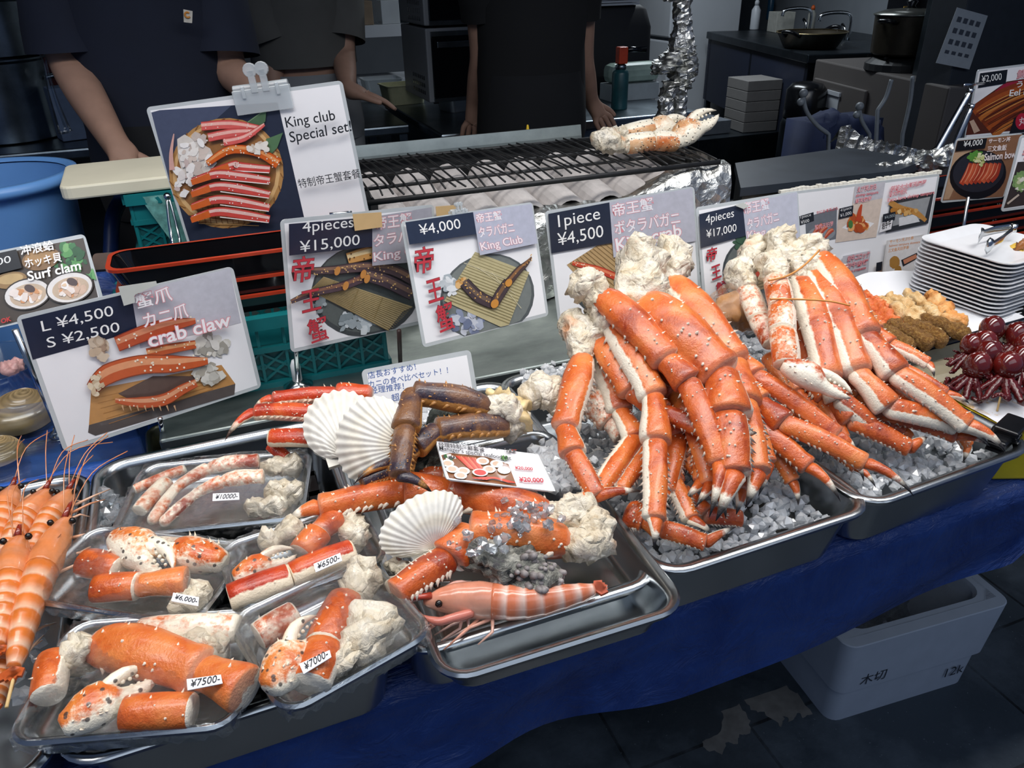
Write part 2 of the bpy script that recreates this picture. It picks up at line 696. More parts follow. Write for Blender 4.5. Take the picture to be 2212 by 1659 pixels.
# ------------------------------------------------------------------ crab legs
def seg_mesh(kind, a, b, r, dors, side, spiny=1.0, pale=0.0):
    """one shell segment from joint a to joint b as an MB in place coordinates"""
    mb = MB()
    a, b = Vector(a), Vector(b)
    L = (b - a).length
    t = (b - a).normalized()
    d = (dors - t * dors.dot(t)).normalized()
    s = t.cross(d)
    prof = {
        'M': [(-.04, .5), (.0, .68), (.04, .8), (.14, .93), (.35, 1.06), (.55, 1.04), (.75, .95), (.87, .92), (.94, 1.0), (.985, .99), (1.0, .9), (1.015, .6)],
        'C': [(-.08, .55), (0., .78), (.08, .88), (.25, .86), (.5, .97), (.75, 1.08), (.92, 1.13), (.985, 1.08), (1.0, .98), (1.02, .6)],
        'P': [(-.04, .55), (.0, .82), (.05, .96), (.15, .96), (.4, .98), (.65, .93), (.85, .86), (.95, .92), (.99, .9), (1.0, .8), (1.015, .5)],
        'D': [(-.05, .7), (.0, .95), (.06, 1.0), (.2, .86), (.4, .68), (.6, .48), (.78, .3), (.9, .15), (1.0, .03)],
        'X': [(.0, .8), (.02, .95), (.2, 1.0), (.6, 1.0), (.95, .96), (1.0, .86)],
    }[kind]
    n = 18 if r > .012 else 12
    bow = {'M': .05, 'C': .03, 'P': .03, 'D': .14, 'X': .02}[kind] * L
    rings, cols = [], []
    bd = (d * .75 + s * side * .66).normalized()
    for u, k in prof:
        c = a + t * (L * u) + d * (bow * 4 * u * (1 - u)) * (1 if kind != 'D' else 1)
        ring = []
        for j in range(n):
            an = 2 * math.pi * j / n
            nv = s * math.cos(an) + d * math.sin(an)
            fl = 1.0 - .16 * abs(math.sin(an))
            rr = r * k * fl * (1 + .05 * noise.noise((c + nv * r) * 60))
            if kind in 'MP' and -.15 < u < 1.1:
                rr *= 1 + .05 * math.cos(3 * an)
            ring.append(c + nv * rr)
            belly = smoothstep(-.3, .38, -nv.dot(bd))
            belly = max(belly, pale)
            if kind == 'X' and u in (0.0, 1.0):
                belly = 1.0
            joint = max(smoothstep(.03, -.03, u), smoothstep(.975, 1.01, u)) * .6 if kind in 'MCP' else 0
            tipb = smoothstep(.66, .8, u) if kind == 'D' else 0
            if kind == 'D':
                belly = max(belly, smoothstep(.25, .62, u) * .62)
            cols.append((belly, joint * (0.6 if belly < .3 else 1), tipb))
        rings.append(ring)
    vs = [p for q in rings for p in q]
    fs = []
    for i in range(len(rings) - 1):
        for j in range(n):
            k2 = (j + 1) % n
            fs.append((i * n + j, i * n + k2, (i + 1) * n + k2, (i + 1) * n + j))
    fs.append(tuple(reversed(range(n))))
    fs.append(tuple(range((len(rings) - 1) * n, len(rings) * n)))
    mb.add(vs, fs, cols)
    # spines: small ones scattered over the back, bigger ones along the two edges
    rows = {'M': 20, 'C': 8, 'P': 19, 'D': 0, 'X': 14}[kind]
    for q in range(int(rows * spiny)):
        u = random.uniform(.06, .95)
        an = math.pi / 2 + random.choice((-1.05, -.65, -.3, .1, .45, .8, 1.15)) + random.uniform(-.12, .12)
        nv = s * math.cos(an) + d * math.sin(an)
        k = np.interp(u, [p[0] for p in prof], [p[1] for p in prof])
        base = a + t * (L * u) + d * (bow * 4 * u * (1 - u)) + nv * (r * k * .86 * (1 - .16 * abs(math.sin(an))) + .0)
        hgt = r * random.uniform(.2, .34)
        mb.cone(base, base + nv * hgt + t * hgt * .35, r * .095, 6, (0, .95, 0))
    if kind in 'MP':
        for e in (-1, 1):
            m = int((9 if kind == 'P' else 6) * spiny)
            for q in range(m):
                u = .1 + .82 * (q + random.uniform(.1, .7)) / m
                an = math.pi / 2 + e * 1.62
                nv = s * math.cos(an) + d * math.sin(an)
                k = np.interp(u, [p[0] for p in prof], [p[1] for p in prof])
                base = a + t * (L * u) + d * (bow * 4 * u * (1 - u)) + nv * (r * k * .86)
                hgt = r * random.uniform(.3, .5)
                mb.cone(base, base + nv * hgt + t * hgt * .8, r * .17, 5, (0, 1, 0))
    return mb


def meat_mesh(path, rad, rag=.3, seed=0.0, n=24):
    """lumpy pale shoulder along a path"""
    P = catmull(path, 9)
    rr = list(np.interp(np.linspace(0, 1, len(P)), np.linspace(0, 1, len(rad)), rad))
    mb = MB()
    so = Vector((seed * 3.1, seed * 1.7, seed))
    rings = []
    t0 = (P[1] - P[0]).normalized()
    a = t0.orthogonal().normalized()
    Pe = [P[0] - t0 * rr[0] * .55] + P + [P[-1] + (P[-1] - P[-2]).normalized() * rr[-1] * .4]
    re = [rr[0] * .4] + rr + [rr[-1] * .5]
    for i, c in enumerate(Pe):
        t = (Pe[min(i + 1, len(Pe) - 1)] - Pe[max(i - 1, 0)]).normalized()
        a = (a - t * a.dot(t)).normalized()
        b = t.cross(a)
        ring = []
        for j in range(n):
            an = 2 * math.pi * j / n
            nv = a * math.cos(an) + b * math.sin(an)
            q = c + nv * re[i]
            f = noise.turbulence((q + so) * (1.1 / max(rr)), 4, False, noise_basis='PERLIN_ORIGINAL') - .5
            f2 = noise.noise((q + so) * (3.4 / max(rr)))
            w = abs(noise.noise((q + so) * (2.0 / max(rr))))
            f3 = noise.noise((q + so) * (6.5 / max(rr)))
            ring.append(c + nv * re[i] * (1.02 + rag * f + rag * .5 * f2 - rag * 1.0 * max(0, .22 - w) + rag * .32 * f3) + t * re[i] * rag * .45 * f2)
        rings.append(ring)
    return mb.rings(rings)


PARTN = {'M': 'upper_segment', 'C': 'joint_segment', 'P': 'lower_segment', 'D': 'claw_tip', 'X': 'shell_tube'}
RAD = {'M': 1.0, 'C': .84, 'P': .72, 'D': .44, 'X': .9}


def build_rel(mb, name, mat, parent, smooth=True, **kw):
    """link a mesh made in place coordinates as a part of a thing standing unturned at parent.location"""
    mb.v = [tuple(Vector(p) - parent.location) for p in mb.v]
    return mb.build(name, mat, parent, smooth=smooth, **kw)


def crab_leg(label, pile, pts, segs='MCPD', r=.026, mat=None, group=None, side=1.0, shoulder=None, srad=None, name='crab_limb', spiny=1.0, cat='crab leg', flip=0, pale=0.0):
    mat = mat or M_crab
    P = [pile.at(*p) for p in pts]
    SP = [pile.at(*p) for p in shoulder] if shoulder else []
    low = min(P + SP, key=lambda p: p.z)
    root = empty(name, (low.x, low.y, low.z - r * .5), 0, label, cat, group)
    up = pile.n
    for k, (a, b) in zip(segs, zip(P[:-1], P[1:])):
        d = up.copy()
        if k == 'D' and flip:
            t = (b - a).normalized()
            d = (t.cross(up) * flip + up * .2).normalized()
        mb = seg_mesh(k, a, b, r * RAD[k], d, side, spiny, pale)
        build_rel(mb, PARTN[k], mat, root)
    if shoulder:
        R = srad or [r * 1.25, r * 1.3, r * .95][:len(SP)]
        mb = meat_mesh(SP + [P[0] + (P[1] - P[0]) * .04], R + [r * .72], .4, random.uniform(0, 40))
        build_rel(mb, 'shoulder_meat', M_meat, root, label='white crab shoulder meat')
    return root


def crab_claw(label, frm, L, mat=None, group=None, open_=.12, name='crab_claw', wide=1.0, parent=None):
    """frm: 4x4 with x from wrist to tips, y across the pincers, z up"""
    mat = mat or M_claw
    root = empty(name, frm.translation, 0, label, 'crab claw', group)
    rot = frm.to_3x3()

    def T(p):
        return rot @ (Vector(p) * L)
    palm = MB()
    n = 18
    rings, cols = [], []
    for x, w, h, y in ((0, .08, .08, 0), (.03, .12, .11, 0), (.1, .15, .13, 0), (.22, .2, .17, .01), (.36, .22, .18, .02), (.48, .2, .16, .01), (.56, .15, .13, -.02), (.62, .1, .1, -.06), (.72, .085, .08, -.085), (.84, .06, .06, -.085), (.94, .035, .035, -.06), (1.0, .008, .01, -.035)):
        ring = []
        for j in range(n):
            an = 2 * math.pi * j / n
            k = 1 + .07 * noise.noise(Vector((x * 9, math.cos(an) * 2, math.sin(an) * 2 + L * 50)))
            ring.append(T((x, y + w * wide * math.cos(an) * k, h * math.sin(an) * k)))
            cols.append((.72 + .32 * math.cos(an + 2.2) + (.25 if x > .6 else 0), 0, smoothstep(.95, 1, x) * .6))
        rings.append(ring)
    vs = [p for q in rings for p in q]
    fs = [(i * n + j, i * n + (j + 1) % n, (i + 1) * n + (j + 1) % n, (i + 1) * n + j) for i in range(len(rings) - 1) for j in range(n)]
    fs += [tuple(reversed(range(n))), tuple(range(len(vs) - n, len(vs)))]
    palm.add(vs, fs, cols)
    for q in range(12):
        x, an = random.uniform(.08, .5), random.uniform(.3, 2.8)
        w, h = np.interp(x, [0, .22, .5], [.1, .2, .2]), np.interp(x, [0, .22, .5], [.1, .17, .16])
        b = Vector((x, w * wide * math.cos(an), h * math.sin(an)))
        palm.cone(T(b * 1.0), T(b + Vector((.03, math.cos(an) * .045, math.sin(an) * .045))), L * .014, 5, (0, 1, 0))
    for q in range(5):
        sph(palm, T((.64 + q * .07, -.0 - .012 * q + .01, .02)), L * (.03 - q * .004), 8, 6, (1, 1, 0))
    palm.build('palm', mat, root, smooth=True)
    fin = MB()
    rings, cols = [], []
    for x, y, w, h in ((.46, .12, .05, .06), (.5, .13, .085, .09), (.6, .145 + open_ * .25, .082, .085), (.72, .14 + open_ * .6, .07, .07), (.84, .105 + open_ * .8, .05, .055), (.94, .055 + open_ * .8, .03, .03), (1.0, .0 + open_ * .8, .006, .008)):
        ring = []
        for j in range(12):
            an = 2 * math.pi * j / 12
            ring.append(T((x, y + w * math.cos(an), h * math.sin(an) + .02)))
            cols.append((.7 + .3 * math.cos(an + 3.6), 0, smoothstep(.95, 1, x) * .6))
        rings.append(ring)
    vs = [p for q in rings for p in q]
    fs = [(i * 12 + j, i * 12 + (j + 1) % 12, (i + 1) * 12 + (j + 1) % 12, (i + 1) * 12 + j) for i in range(len(rings) - 1) for j in range(12)]
    fs += [tuple(reversed(range(12))), tuple(range(len(vs) - 12, len(vs)))]
    fin.add(vs, fs, cols)
    for q in range(4):
        sph(fin, T((.66 + q * .07, .07 + open_ * (.4 + q * .1) - q * .018, .03)), L * (.026 - q * .003), 8, 6, (1, 1, 0))
    fin.build('pincer_finger', mat, root, smooth=True)
    return root


def frame_px(pile, p0, p1, lift=0.0, roll=0.0):
    """frame at photo point p0 pointing to p1 lying on a surface, and the length between"""
    a, b = pile.at(*p0, lift), pile.at(*p1, lift)
    x = (b - a).normalized()
    z = pile.n.copy()
    y = z.cross(x).normalized()
    z = x.cross(y)
    m = Matrix((x, y, z)).transposed()
    m = m @ Matrix.Rotation(roll, 3, 'X')
    m = m.to_4x4()
    m.translation = a
    return m, (b - a).length


def lump_thing(label, pile, pts, rad, name='crab_shoulder', mat=None, group=None, rag=.35, cat='crab piece'):
    P = [pile.at(*p) for p in pts]
    low = min(P, key=lambda p: p.z)
    mb = meat_mesh(P, rad, rag, random.uniform(0, 50), 18)
    zmin = min(p[2] for p in mb.v)
    return mb.build(name, mat or M_meat, smooth=True, label=label, cat=cat, group=group, loc=(low.x, low.y, zmin))


# ------------------------------------------------------------------ printed signs
def rodr(v):
    th = np.linalg.norm(v)
    if th < 1e-9:
        return np.eye(3)
    k = v / th
    K = np.array([[0, -k[2], k[1]], [k[2], 0, -k[0]], [-k[1], k[0], 0]])
    return np.eye(3) + math.sin(th) * K + (1 - math.cos(th)) * K @ K


_CM = np.array([[*RT], [*UP], [*FW]])
_EY = np.array([*EYE])


def solve_rect(px4, h, ratio, lean=20.0, yaw=0.0, wr=30.0, wa=1.5):
    """real pose of an upright card of height h from its four corners in the photo: TL, TR, BR, BL"""
    px = np.array(px4, float)
    th = math.radians(lean)
    R0 = np.array([[1, 0, 0], [0, math.sin(th), -math.cos(th)], [0, math.cos(th), math.sin(th)]])
    ya = math.radians(yaw)
    R0 = np.array([[math.cos(ya), -math.sin(ya), 0], [math.sin(ya), math.cos(ya), 0], [0, 0, 1]]) @ R0
    hp = np.hypot(*(px[0] - px[3]))
    c0 = _EY + np.array([*ray(*px[3])]) * (h * FPX / hp)

    def res(v):
        R = rodr(v[3:6]) @ R0
        w = v[6]
        out = []
        for (u, q), p in zip(((0, h), (w, h), (w, 0), (0, 0)), px):
            c = _CM @ (v[:3] + R @ np.array([u, q, 0]) - _EY)
            out += [(PW / 2 + FPX * c[0] / c[2] - p[0]), (PH / 2 - FPX * c[1] / c[2] - p[1])]
        out += list(v[3:6] * wa * 10) + [(w / h - ratio) * wr]
        return np.array(out)
    v = np.array([*c0, 0, 0, 0, h * ratio])
    lam = 1.0
    r = res(v)
    for _ in range(80):
        J = np.array([(res(v + np.eye(7)[i] * 1e-5) - r) / 1e-5 for i in range(7)]).T
        dv = np.linalg.solve(J.T @ J + lam * np.diag(np.diag(J.T @ J) + 1e-9), -J.T @ r)
        r2 = res(v + dv)
        if (r2 ** 2).sum() < (r ** 2).sum():
            v, r, lam = v + dv, r2, lam * .4
        else:
            lam *= 4
    R = rodr(v[3:6]) @ R0
    return v[:3], R, v[6], np.abs(r[:8]).max()


FONT_CACHE = {}


def glyphs(body, bold=0.0):
    k = (body, bold)
    if k in FONT_CACHE:
        return FONT_CACHE[k]
    cu = bpy.data.curves.new('lettering', 'FONT')
    cu.body = body
    cu.resolution_u = 3
    cu.offset = bold
    o = bpy.data.objects.new('lettering', cu)
    col.objects.link(o)
    bpy.context.view_layer.update()
    me = bpy.data.meshes.new_from_object(o.evaluated_get(bpy.context.evaluated_depsgraph_get()))
    vs = [tuple(v.co) for v in me.vertices]
    fs = [tuple(p.vertices) for p in me.polygons]
    bpy.data.objects.remove(o)
    bpy.data.curves.remove(cu)
    bpy.data.meshes.remove(me)
    FONT_CACHE[k] = (vs, fs)
    return vs, fs


class Card:
    """a laminated printed card standing in the place; artwork is laid on its face in card coordinates"""

    def __init__(s, name, px4, h, ratio, label, cat='sign', lean=20.0, yaw=0.0, border=.006, paper=None, wa=1.5, thick=.0016, group=None, frame=None):
        if frame is None:
            p, R, w, err = solve_rect(px4, h, ratio, lean, yaw, wa=wa)
        else:
            p, R, w, err = frame
        print('CARD', label[:30], 'pos', np.round(p, 3), 'w/h', round(w / h, 2), 'err', round(float(err), 1), 'n', np.round(R[:, 2], 2))
        s.R = Matrix([list(x) for x in R])
        s.o = Vector(p)
        s.w, s.h = w, h
        s.root = empty(name, s.o, 0, label, cat, group)
        s.root.matrix_world = Matrix.Translation(s.o) @ s.R.to_4x4()
        m = MB()
        out = [(x + w / 2, y + h / 2) for x, y in rrect(w, h, .008, 4)]
        m.rings([[(x, y, -thick) for x, y in out], [(x, y, 0) for x, y in out]])
        m.build('laminate', M_lam, s.root)
        b = border
        m = MB()
        m.add([(b, b, .0002), (w - b, b, .0002), (w - b, h - b, .0002), (b, h - b, .0002)], [(0, 1, 2, 3)])
        m.build('paper', paper or M_paper, s.root)
        s.z = .0004
        s.art = MB()
        s.ink = MB()
        s.panel = MB()

    def loc(s, px, py):
        r = ray(px, py)
        nrm = s.R.col[2]
        q = EYE + r * ((s.o - EYE).dot(nrm) / r.dot(nrm))
        l = s.R.transposed() @ (q - s.o)
        return l.x, l.y

    def step(s):
        s.z += .00005
        return s.z

    def poly(s, pts, c, mb=None, px=True):
        z = s.step()
        L = [s.loc(*p) if px else p for p in pts]
        L = [(min(max(x, .002), s.w - .002), min(max(y, .002), s.h - .002)) for x, y in L]
        (mb or s.art).add([(x, y, z) for x, y in L], [tuple(range(len(L)))], rgb(c) if isinstance(c, str) else c)

    def ell(s, cx, cy, rx, ry, c, rot=0.0, n=28, wob=0.0):
        a = math.radians(rot)
        pts = []
        for i in range(n):
            t = -2 * math.pi * i / n
            k = 1 + wob * random.uniform(-1, 1)
            x, y = rx * k * math.cos(t), ry * k * math.sin(t)
            pts.append((cx + x * math.cos(a) - y * math.sin(a), cy + x * math.sin(a) + y * math.cos(a)))
        s.poly(pts, c)

    def stroke(s, pts, w, c, mb=None, sm=5):
        """tapering brush stroke through photo points"""
        P = catmull([(x, y, 0) for x, y in pts], sm) if len(pts) > 2 else [Vector((x, y, 0)) for x, y in pts]
        ws = [w] * len(P) if not isinstance(w, (list, tuple)) else list(np.interp(np.linspace(0, 1, len(P)), np.linspace(0, 1, len(w)), w))
        A, B = [], []
        for i, p in enumerate(P):
            t = (P[min(i + 1, len(P) - 1)] - P[max(i - 1, 0)])
            t = t.normalized() if t.length > 0 else Vector((1, 0, 0))
            nn = Vector((-t.y, t.x, 0))
            A.append(p + nn * ws[i] / 2)
            B.append(p - nn * ws[i] / 2)
        z = s.step()
        L = [s.loc(p.x, p.y) for p in A + B]
        n = len(P)
        (mb or s.art).add([(x, y, z) for x, y in L], [(i, i + 1, n + i + 1, n + i) for i in range(n - 1)], rgb(c) if isinstance(c, str) else c)

    def crabstroke(s, pts, w, cols, dots=12, dotc='f3e6d0'):
        """printed picture of a crab leg: dark edge, body, light streak, pale bumps"""
        k = w if isinstance(w, (list, tuple)) else [w, w * 1.05, w * .8]
        s.stroke(pts, [x * 1.12 for x in k], cols[0])
        s.stroke(pts, k, cols[1])
        off = [(x - max(k) * .02, y - max(k) * .14) for x, y in pts]
        s.stroke(off, [x * .38 for x in k], cols[2])
        P = catmull([(x, y, 0) for x, y in pts], 6)
        for _ in range(dots):
            p = random.choice(P)
            s.ell(p.x + random.uniform(-.38, .38) * max(k), p.y + random.uniform(-.38, .38) * max(k), max(k) * .045 + .6, max(k) * .045 + .6, dotc, n=6)

    def blobs(s, cx, cy, rx, ry, cols, n, size, wob=.25):
        for _ in range(n):
            a, q = random.uniform(0, 6.28), math.sqrt(random.random())
            k = size * random.uniform(.5, 1.4)
            s.ell(cx + rx * q * math.cos(a), cy + ry * q * math.sin(a), k, k * random.uniform(.5, 1), random.choice(cols), random.uniform(0, 180), 9, wob)

    def text(s, body, bl, br, tl, c, bold=0.0, outline=None, ow=.03, squash=True):
        """lettering whose box runs from photo points bl to br along the bottom and to tl at the top left"""
        vs, fs = glyphs(body, bold)
        if not vs:
            return
        xs, ys = [v[0] for v in vs], [v[1] for v in vs]
        x0, x1, y0, y1 = min(xs), max(xs), min(ys), max(ys)
        O, X, Yv = Vector(s.loc(*bl)), Vector(s.loc(*br)), Vector(s.loc(*tl))
        ex, ey = X - O, Yv - O

        def put(vv, ff, cc):
            z = s.step()
            out = []
            for v in vv:
                p = O + ex * ((v[0] - x0) / (x1 - x0)) + ey * ((v[1] - y0) / max(y1 - y0, 1e-6))
                out.append((p.x, p.y, z))
            ink.add(out, ff, rgb(cc))
        ink = MB()
        if outline:
            v2, f2 = glyphs(body, bold + ow)
            put(v2, f2, outline)
        put(vs, fs, c)
        ink.build('lettering', M_ink, s.root)

    def tape(s, pts, c='c9a877', label=None, mat=None):
        mb = MB()
        L = [s.loc(*p) for p in pts]
        z = s.z + .004
        mb.rings([[(x, y, z - .0006) for x, y in L], [(x, y, z) for x, y in L]])
        mb.build('tape', mat or plain('masking_tape', c, .6, var=.06), s.root, label=label)

    def done(s):
        if s.panel.v:
            s.panel.build('price_panel', M_print, s.root)
        if s.art.v:
            s.art.build('printed_picture', M_print, s.root)
        if s.ink.v:
            s.ink.build('lettering', M_ink, s.root)
        return s.root

    def part(s, mb, name, mat, smooth=False, **kw):
        """a part given in place coordinates"""
        inv = (Matrix.Translation(s.o) @ s.R.to_4x4()).inverted()
        mb.v = [tuple(inv @ Vector(p)) for p in mb.v]
        return mb.build(name, mat, s.root, smooth=smooth, **kw)

    def pole(s, top, foot, r=.004, base_r=.018, mat=None):
        mb = MB()
        top, foot = Vector(top), Vector(foot)
        mb.tube([foot, foot.lerp(top, .5), top], r, 10)
        s.part(mb, 'stand_pole', mat or M_chrome, True)
        if base_r:
            mb = MB()
            mb.lathe([(base_r, 0), (base_r, .003), (base_r * .5, .009), (r * 1.5, .014)], foot, 20)
            s.part(mb, 'stand_base', mat or M_chrome, True)

# ------------------------------------------------------------------ the setting
TT = 0.83     # stall table top
WT = 0.93     # steel worktop behind the trays


def floor_mat():
    t = NT('wet_dark_paving')
    v = t.coord()
    br = t.n('ShaderNodeTexBrick')
    br.offset = 0.5
    br.inputs['Scale'].default_value = 1.0
    br.inputs['Brick Width'].default_value = 0.62
    br.inputs['Row Height'].default_value = 0.31
    br.inputs['Mortar Size'].default_value = 0.004
    br.inputs['Color1'].default_value = (*rgb('2e363d'), 1)
    br.inputs['Color2'].default_value = (*rgb('384149'), 1)
    br.inputs['Mortar'].default_value = (*rgb('12161a'), 1)
    t.l(v, br.inputs['Vector'])
    n = t.noise(v, 3.0, 6, 0.65)
    c = t.mix(t.ramp(n, [(0.45, (0, 0, 0)), (0.68, (0.8,) * 3)]), br.outputs['Color'], rgb('566069'))
    sp = t.noise(v, 150, 2)
    c = t.mix(t.ramp(sp, [(0.70, (0, 0, 0)), (0.76, (0.7,) * 3)]), c, rgb('8c949a'))
    t.set(Base_Color=c, Roughness=t.ramp(n, [(0.35, (0.32,) * 3), (0.6, (0.62,) * 3)]))
    t.bump(t.noise(v, 90, 4), 0.3, 0.003)
    return t.m


M_floor = floor_mat()
m = MB()
m.add([(-4, -3.5, 0), (9, -3.5, 0), (9, 9.4, 0), (-4, 9.4, 0)], [(0, 1, 2, 3)])
m.build('floor', M_floor, kind='structure')
M_wall = plain('kitchen_wall', '7d838a', 0.6, var=0.08, scale=3)
M_walldark = plain('dark_shop_wall', '2c3036', 0.7, var=0.15, scale=3)
m = MB()
m.box((-4, 8.8, 0), (9, 8.95, 2.9))
m.build('wall_back', M_wall, kind='structure')
m = MB()
m.box((-2.6, 1.9, 0), (-2.45, 8.8, 2.9))
m.build('wall_left', M_walldark, kind='structure')
m = MB()
m.box((-4, 1.9, 2.75), (9, 9.2, 2.85))
m.build('ceiling', M_walldark, kind='structure')
# worn pale paint left on the paving
M_paint = plain('worn_paint', '6c6a66', 0.8, var=0.25, scale=25, bump=0.3)
for k, pts in enumerate([
    [(1608, 1512), (1700, 1482), (1722, 1500), (1756, 1540), (1735, 1552), (1722, 1538), (1708, 1560), (1694, 1546), (1688, 1568), (1668, 1552), (1650, 1540), (1626, 1535)],
    [(1560, 1536), (1598, 1522), (1622, 1560), (1618, 1588), (1600, 1586), (1590, 1606), (1572, 1600), (1560, 1626), (1528, 1622), (1516, 1604), (1552, 1588), (1562, 1560)]]):
    m = MB()
    P = []
    for i, (x, y) in enumerate(pts):
        x2, y2 = pts[(i + 1) % len(pts)]
        for q in range(4):
            p = zat(x + (x2 - x) * q / 4, y + (y2 - y) * q / 4, .0006)
            P.append(p + Vector((random.uniform(-.004, .004), random.uniform(-.004, .004), 0)))
    m.rings([[(p.x, p.y, 0.0001) for p in P], [tuple(p) for p in P]])
    m.build('floor_marking', M_paint, kind='structure')


def tarp_mat(name='shaded_blue_tarpaulin', c0='1a3068', c1='2c4a8c'):
    t = NT(name)
    v = t.coord((1, 1, 1))
    n = t.noise(v, 9, 5, 0.6, 0.4)
    t.set(Base_Color=t.ramp(n, [(0.3, rgb(c0)), (0.7, rgb(c1))]), Roughness=0.32)
    t.bump(t.math('ADD', t.noise(t.coord((3, 18, 1.2)), 6, 5, 0.6, 1.0), n), 0.6, 0.012)
    return t.m


M_tarp = tarp_mat()  # tarpaulin blue darkened: the skirt's shade is put into the colour

# the stall table under its blue tarpaulin
tb = empty('stall_table', (0.6, 0.9, 0), 0, 'long stall table carrying the steel seafood trays, draped in blue tarpaulin', 'table')
m = MB()
X0, X1 = -1.0, 2.3
nx = 150
prof = [(1.16, TT - .02), (1.16, TT), (.9, TT), (.66, TT), (.645, TT - .004), (.636, TT - .02)]
rows = []
for y, z in prof:
    rows.append([(X0 + (X1 - X0) * i / nx, y, z) for i in range(nx + 1)])
for q in range(1, 10):
    f = q / 9
    row = []
    for i in range(nx + 1):
        x = X0 + (X1 - X0) * i / nx
        bot = .668 + .015 * math.sin(x * 5 + 1)
        bot += max(0, x - 1.13) * 1.05
        bot = min(bot, TT - .03)
        z = TT - .02 + (bot - TT + .02) * f
        w = .012 * math.sin(x * 13 + 3 * math.sin(x * 3) + f * 2) * f + .03 * noise.noise(Vector((x * 3 + f * 1.5, f * 1.2, 3))) * f
        row.append((x, .636 + w - .012 * f, z))
    rows.append(row)
m.rings(rows, closed=False, cap0=False, cap1=False)
build_rel(m, 'tarpaulin_cover', M_tarp, tb)
m = MB()
m.box((X0, .68, TT - .045), (X1, 1.15, TT - .012))
build_rel(m, 'tabletop', plain('board_ply', '6b5a48', .7), tb, smooth=False)
for x in (-.9, 1.47):
    for y in (1.1, .78):
        if x > 1 and y < 1:
            x += .7
        m = MB()
        m.box((x - .02, y - .02, 0), (x + .02, y + .02, TT - .045))
        build_rel(m, 'leg', plain('grey_leg', '8b9299', .45), tb, smooth=False)

# steel worktop with the grill on it
wt = empty('steel_worktop', (.5, 1.6, 0), 0, 'stained steel worktop behind the tray row, under the foil wrapped grill', 'worktop')
m = MB()
m.box((-.16, 1.165, WT - .045), (1.16, 2.2, WT))
build_rel(m, 'top', M_worktop, wt, smooth=False, bevel=.004)
for x in (-.12, 1.12):
    for y in (1.22, 2.12):
        m = MB()
        m.box((x - .02, y - .02, 0), (x + .02, y + .02, WT - .045))
        build_rel(m, 'leg', M_worktop, wt, smooth=False)
m = MB()
m.box((-.1, 1.2, .3), (1.1, 2.15, .33))
build_rel(m, 'shelf', M_worktop, wt, smooth=False)

# ------------------------------------------------------------------ the row of big trays
RIM = 0.93
TR = [
    ('big steel pan at the left holding the five wrapped crab packs', [(180, 1012), (712, 950), (872, 1398), (150, 1640)]),
    ('big steel pan under the seafood set tray, between wrapped packs and crab heap', [(716, 946), (1092, 850), (1416, 1236), (878, 1392)]),
    ('big steel pan of crushed ice under the tall heap of orange crab legs', [(1084, 812), (1520, 700), (1842, 1070), (1418, 1205)]),
    ('big steel pan of crushed ice under the banded crab leg bundle, row right end', [(1500, 700), (1860, 640), (2166, 952), (1852, 1062)]),
]
for k, (lab, px) in enumerate(TR):
    c, w, d, a = fit_rect(px, RIM)
    ws = [.325, .308, .322, .325][k]
    cx = [-.075, .253, .575, .892][k]
    cy = [.862, .868, .872, .888][k]
    tray('steel_pan', (cx, cy, RIM + .001 * k), ws, .535, [.012, .0, .02, .055][k], .098, M_tray, lab, group=None, r=.035)

# black crate of drained ice water inside the left pan that carries the packs
m = MB()
for x in np.linspace(-.2, .05, 6):
    m.box((x - .008, .63, .84), (x + .008, 1.09, .905))
for y in np.linspace(.65, 1.07, 9):
    m.box((-.21, y - .006, .885), (.06, y + .006, .905))
m.build('draining_rack', M_black, label='black draining rack in the left pan under the wrapped packs', cat='rack', loc=(-.075, .86, .84))

P3 = Pile(.60, .900, 1.08, 1.115)
P3i = Pile(.60, .880, 1.10, .955)
P4 = Pile(.62, .900, 1.10, 1.105)
P4i = Pile(.62, .885, 1.10, .93)
P2 = Pile(.60, .915, 1.10, .945)


def in_tray(cx, cy, w, d, zf, zb, mask=None):
    def fn():
        while True:
            x, y = random.uniform(cx - w / 2, cx + w / 2), random.uniform(cy - d / 2, cy + d / 2)
            if mask is None or mask(x, y):
                f = (y - (cy - d / 2)) / d
                return Vector((x, y, zf + (zb - zf) * f + random.uniform(-.012, .008) + .01 * noise.noise(Vector((x * 9, y * 9, 1)))))
    return fn


ice('crushed ice filling the pan under the tall heap of crab legs', in_tray(.575, .872, .275, .47, .888, .955), 1700, .0085)
ice('crushed ice filling the pan under the banded crab leg bundle', in_tray(.895, .888, .275, .47, .898, .94), 1700, .0085)

# pale lumps of shoulder at the back of the heap
lump_thing('big smooth white crab shoulder at the left back corner of the ice pan', P3, [(1140, 868, -.01), (1165, 845, 0), (1200, 862, -.005), (1218, 900, -.02)], [.022, .034, .03, .016], rag=.25)

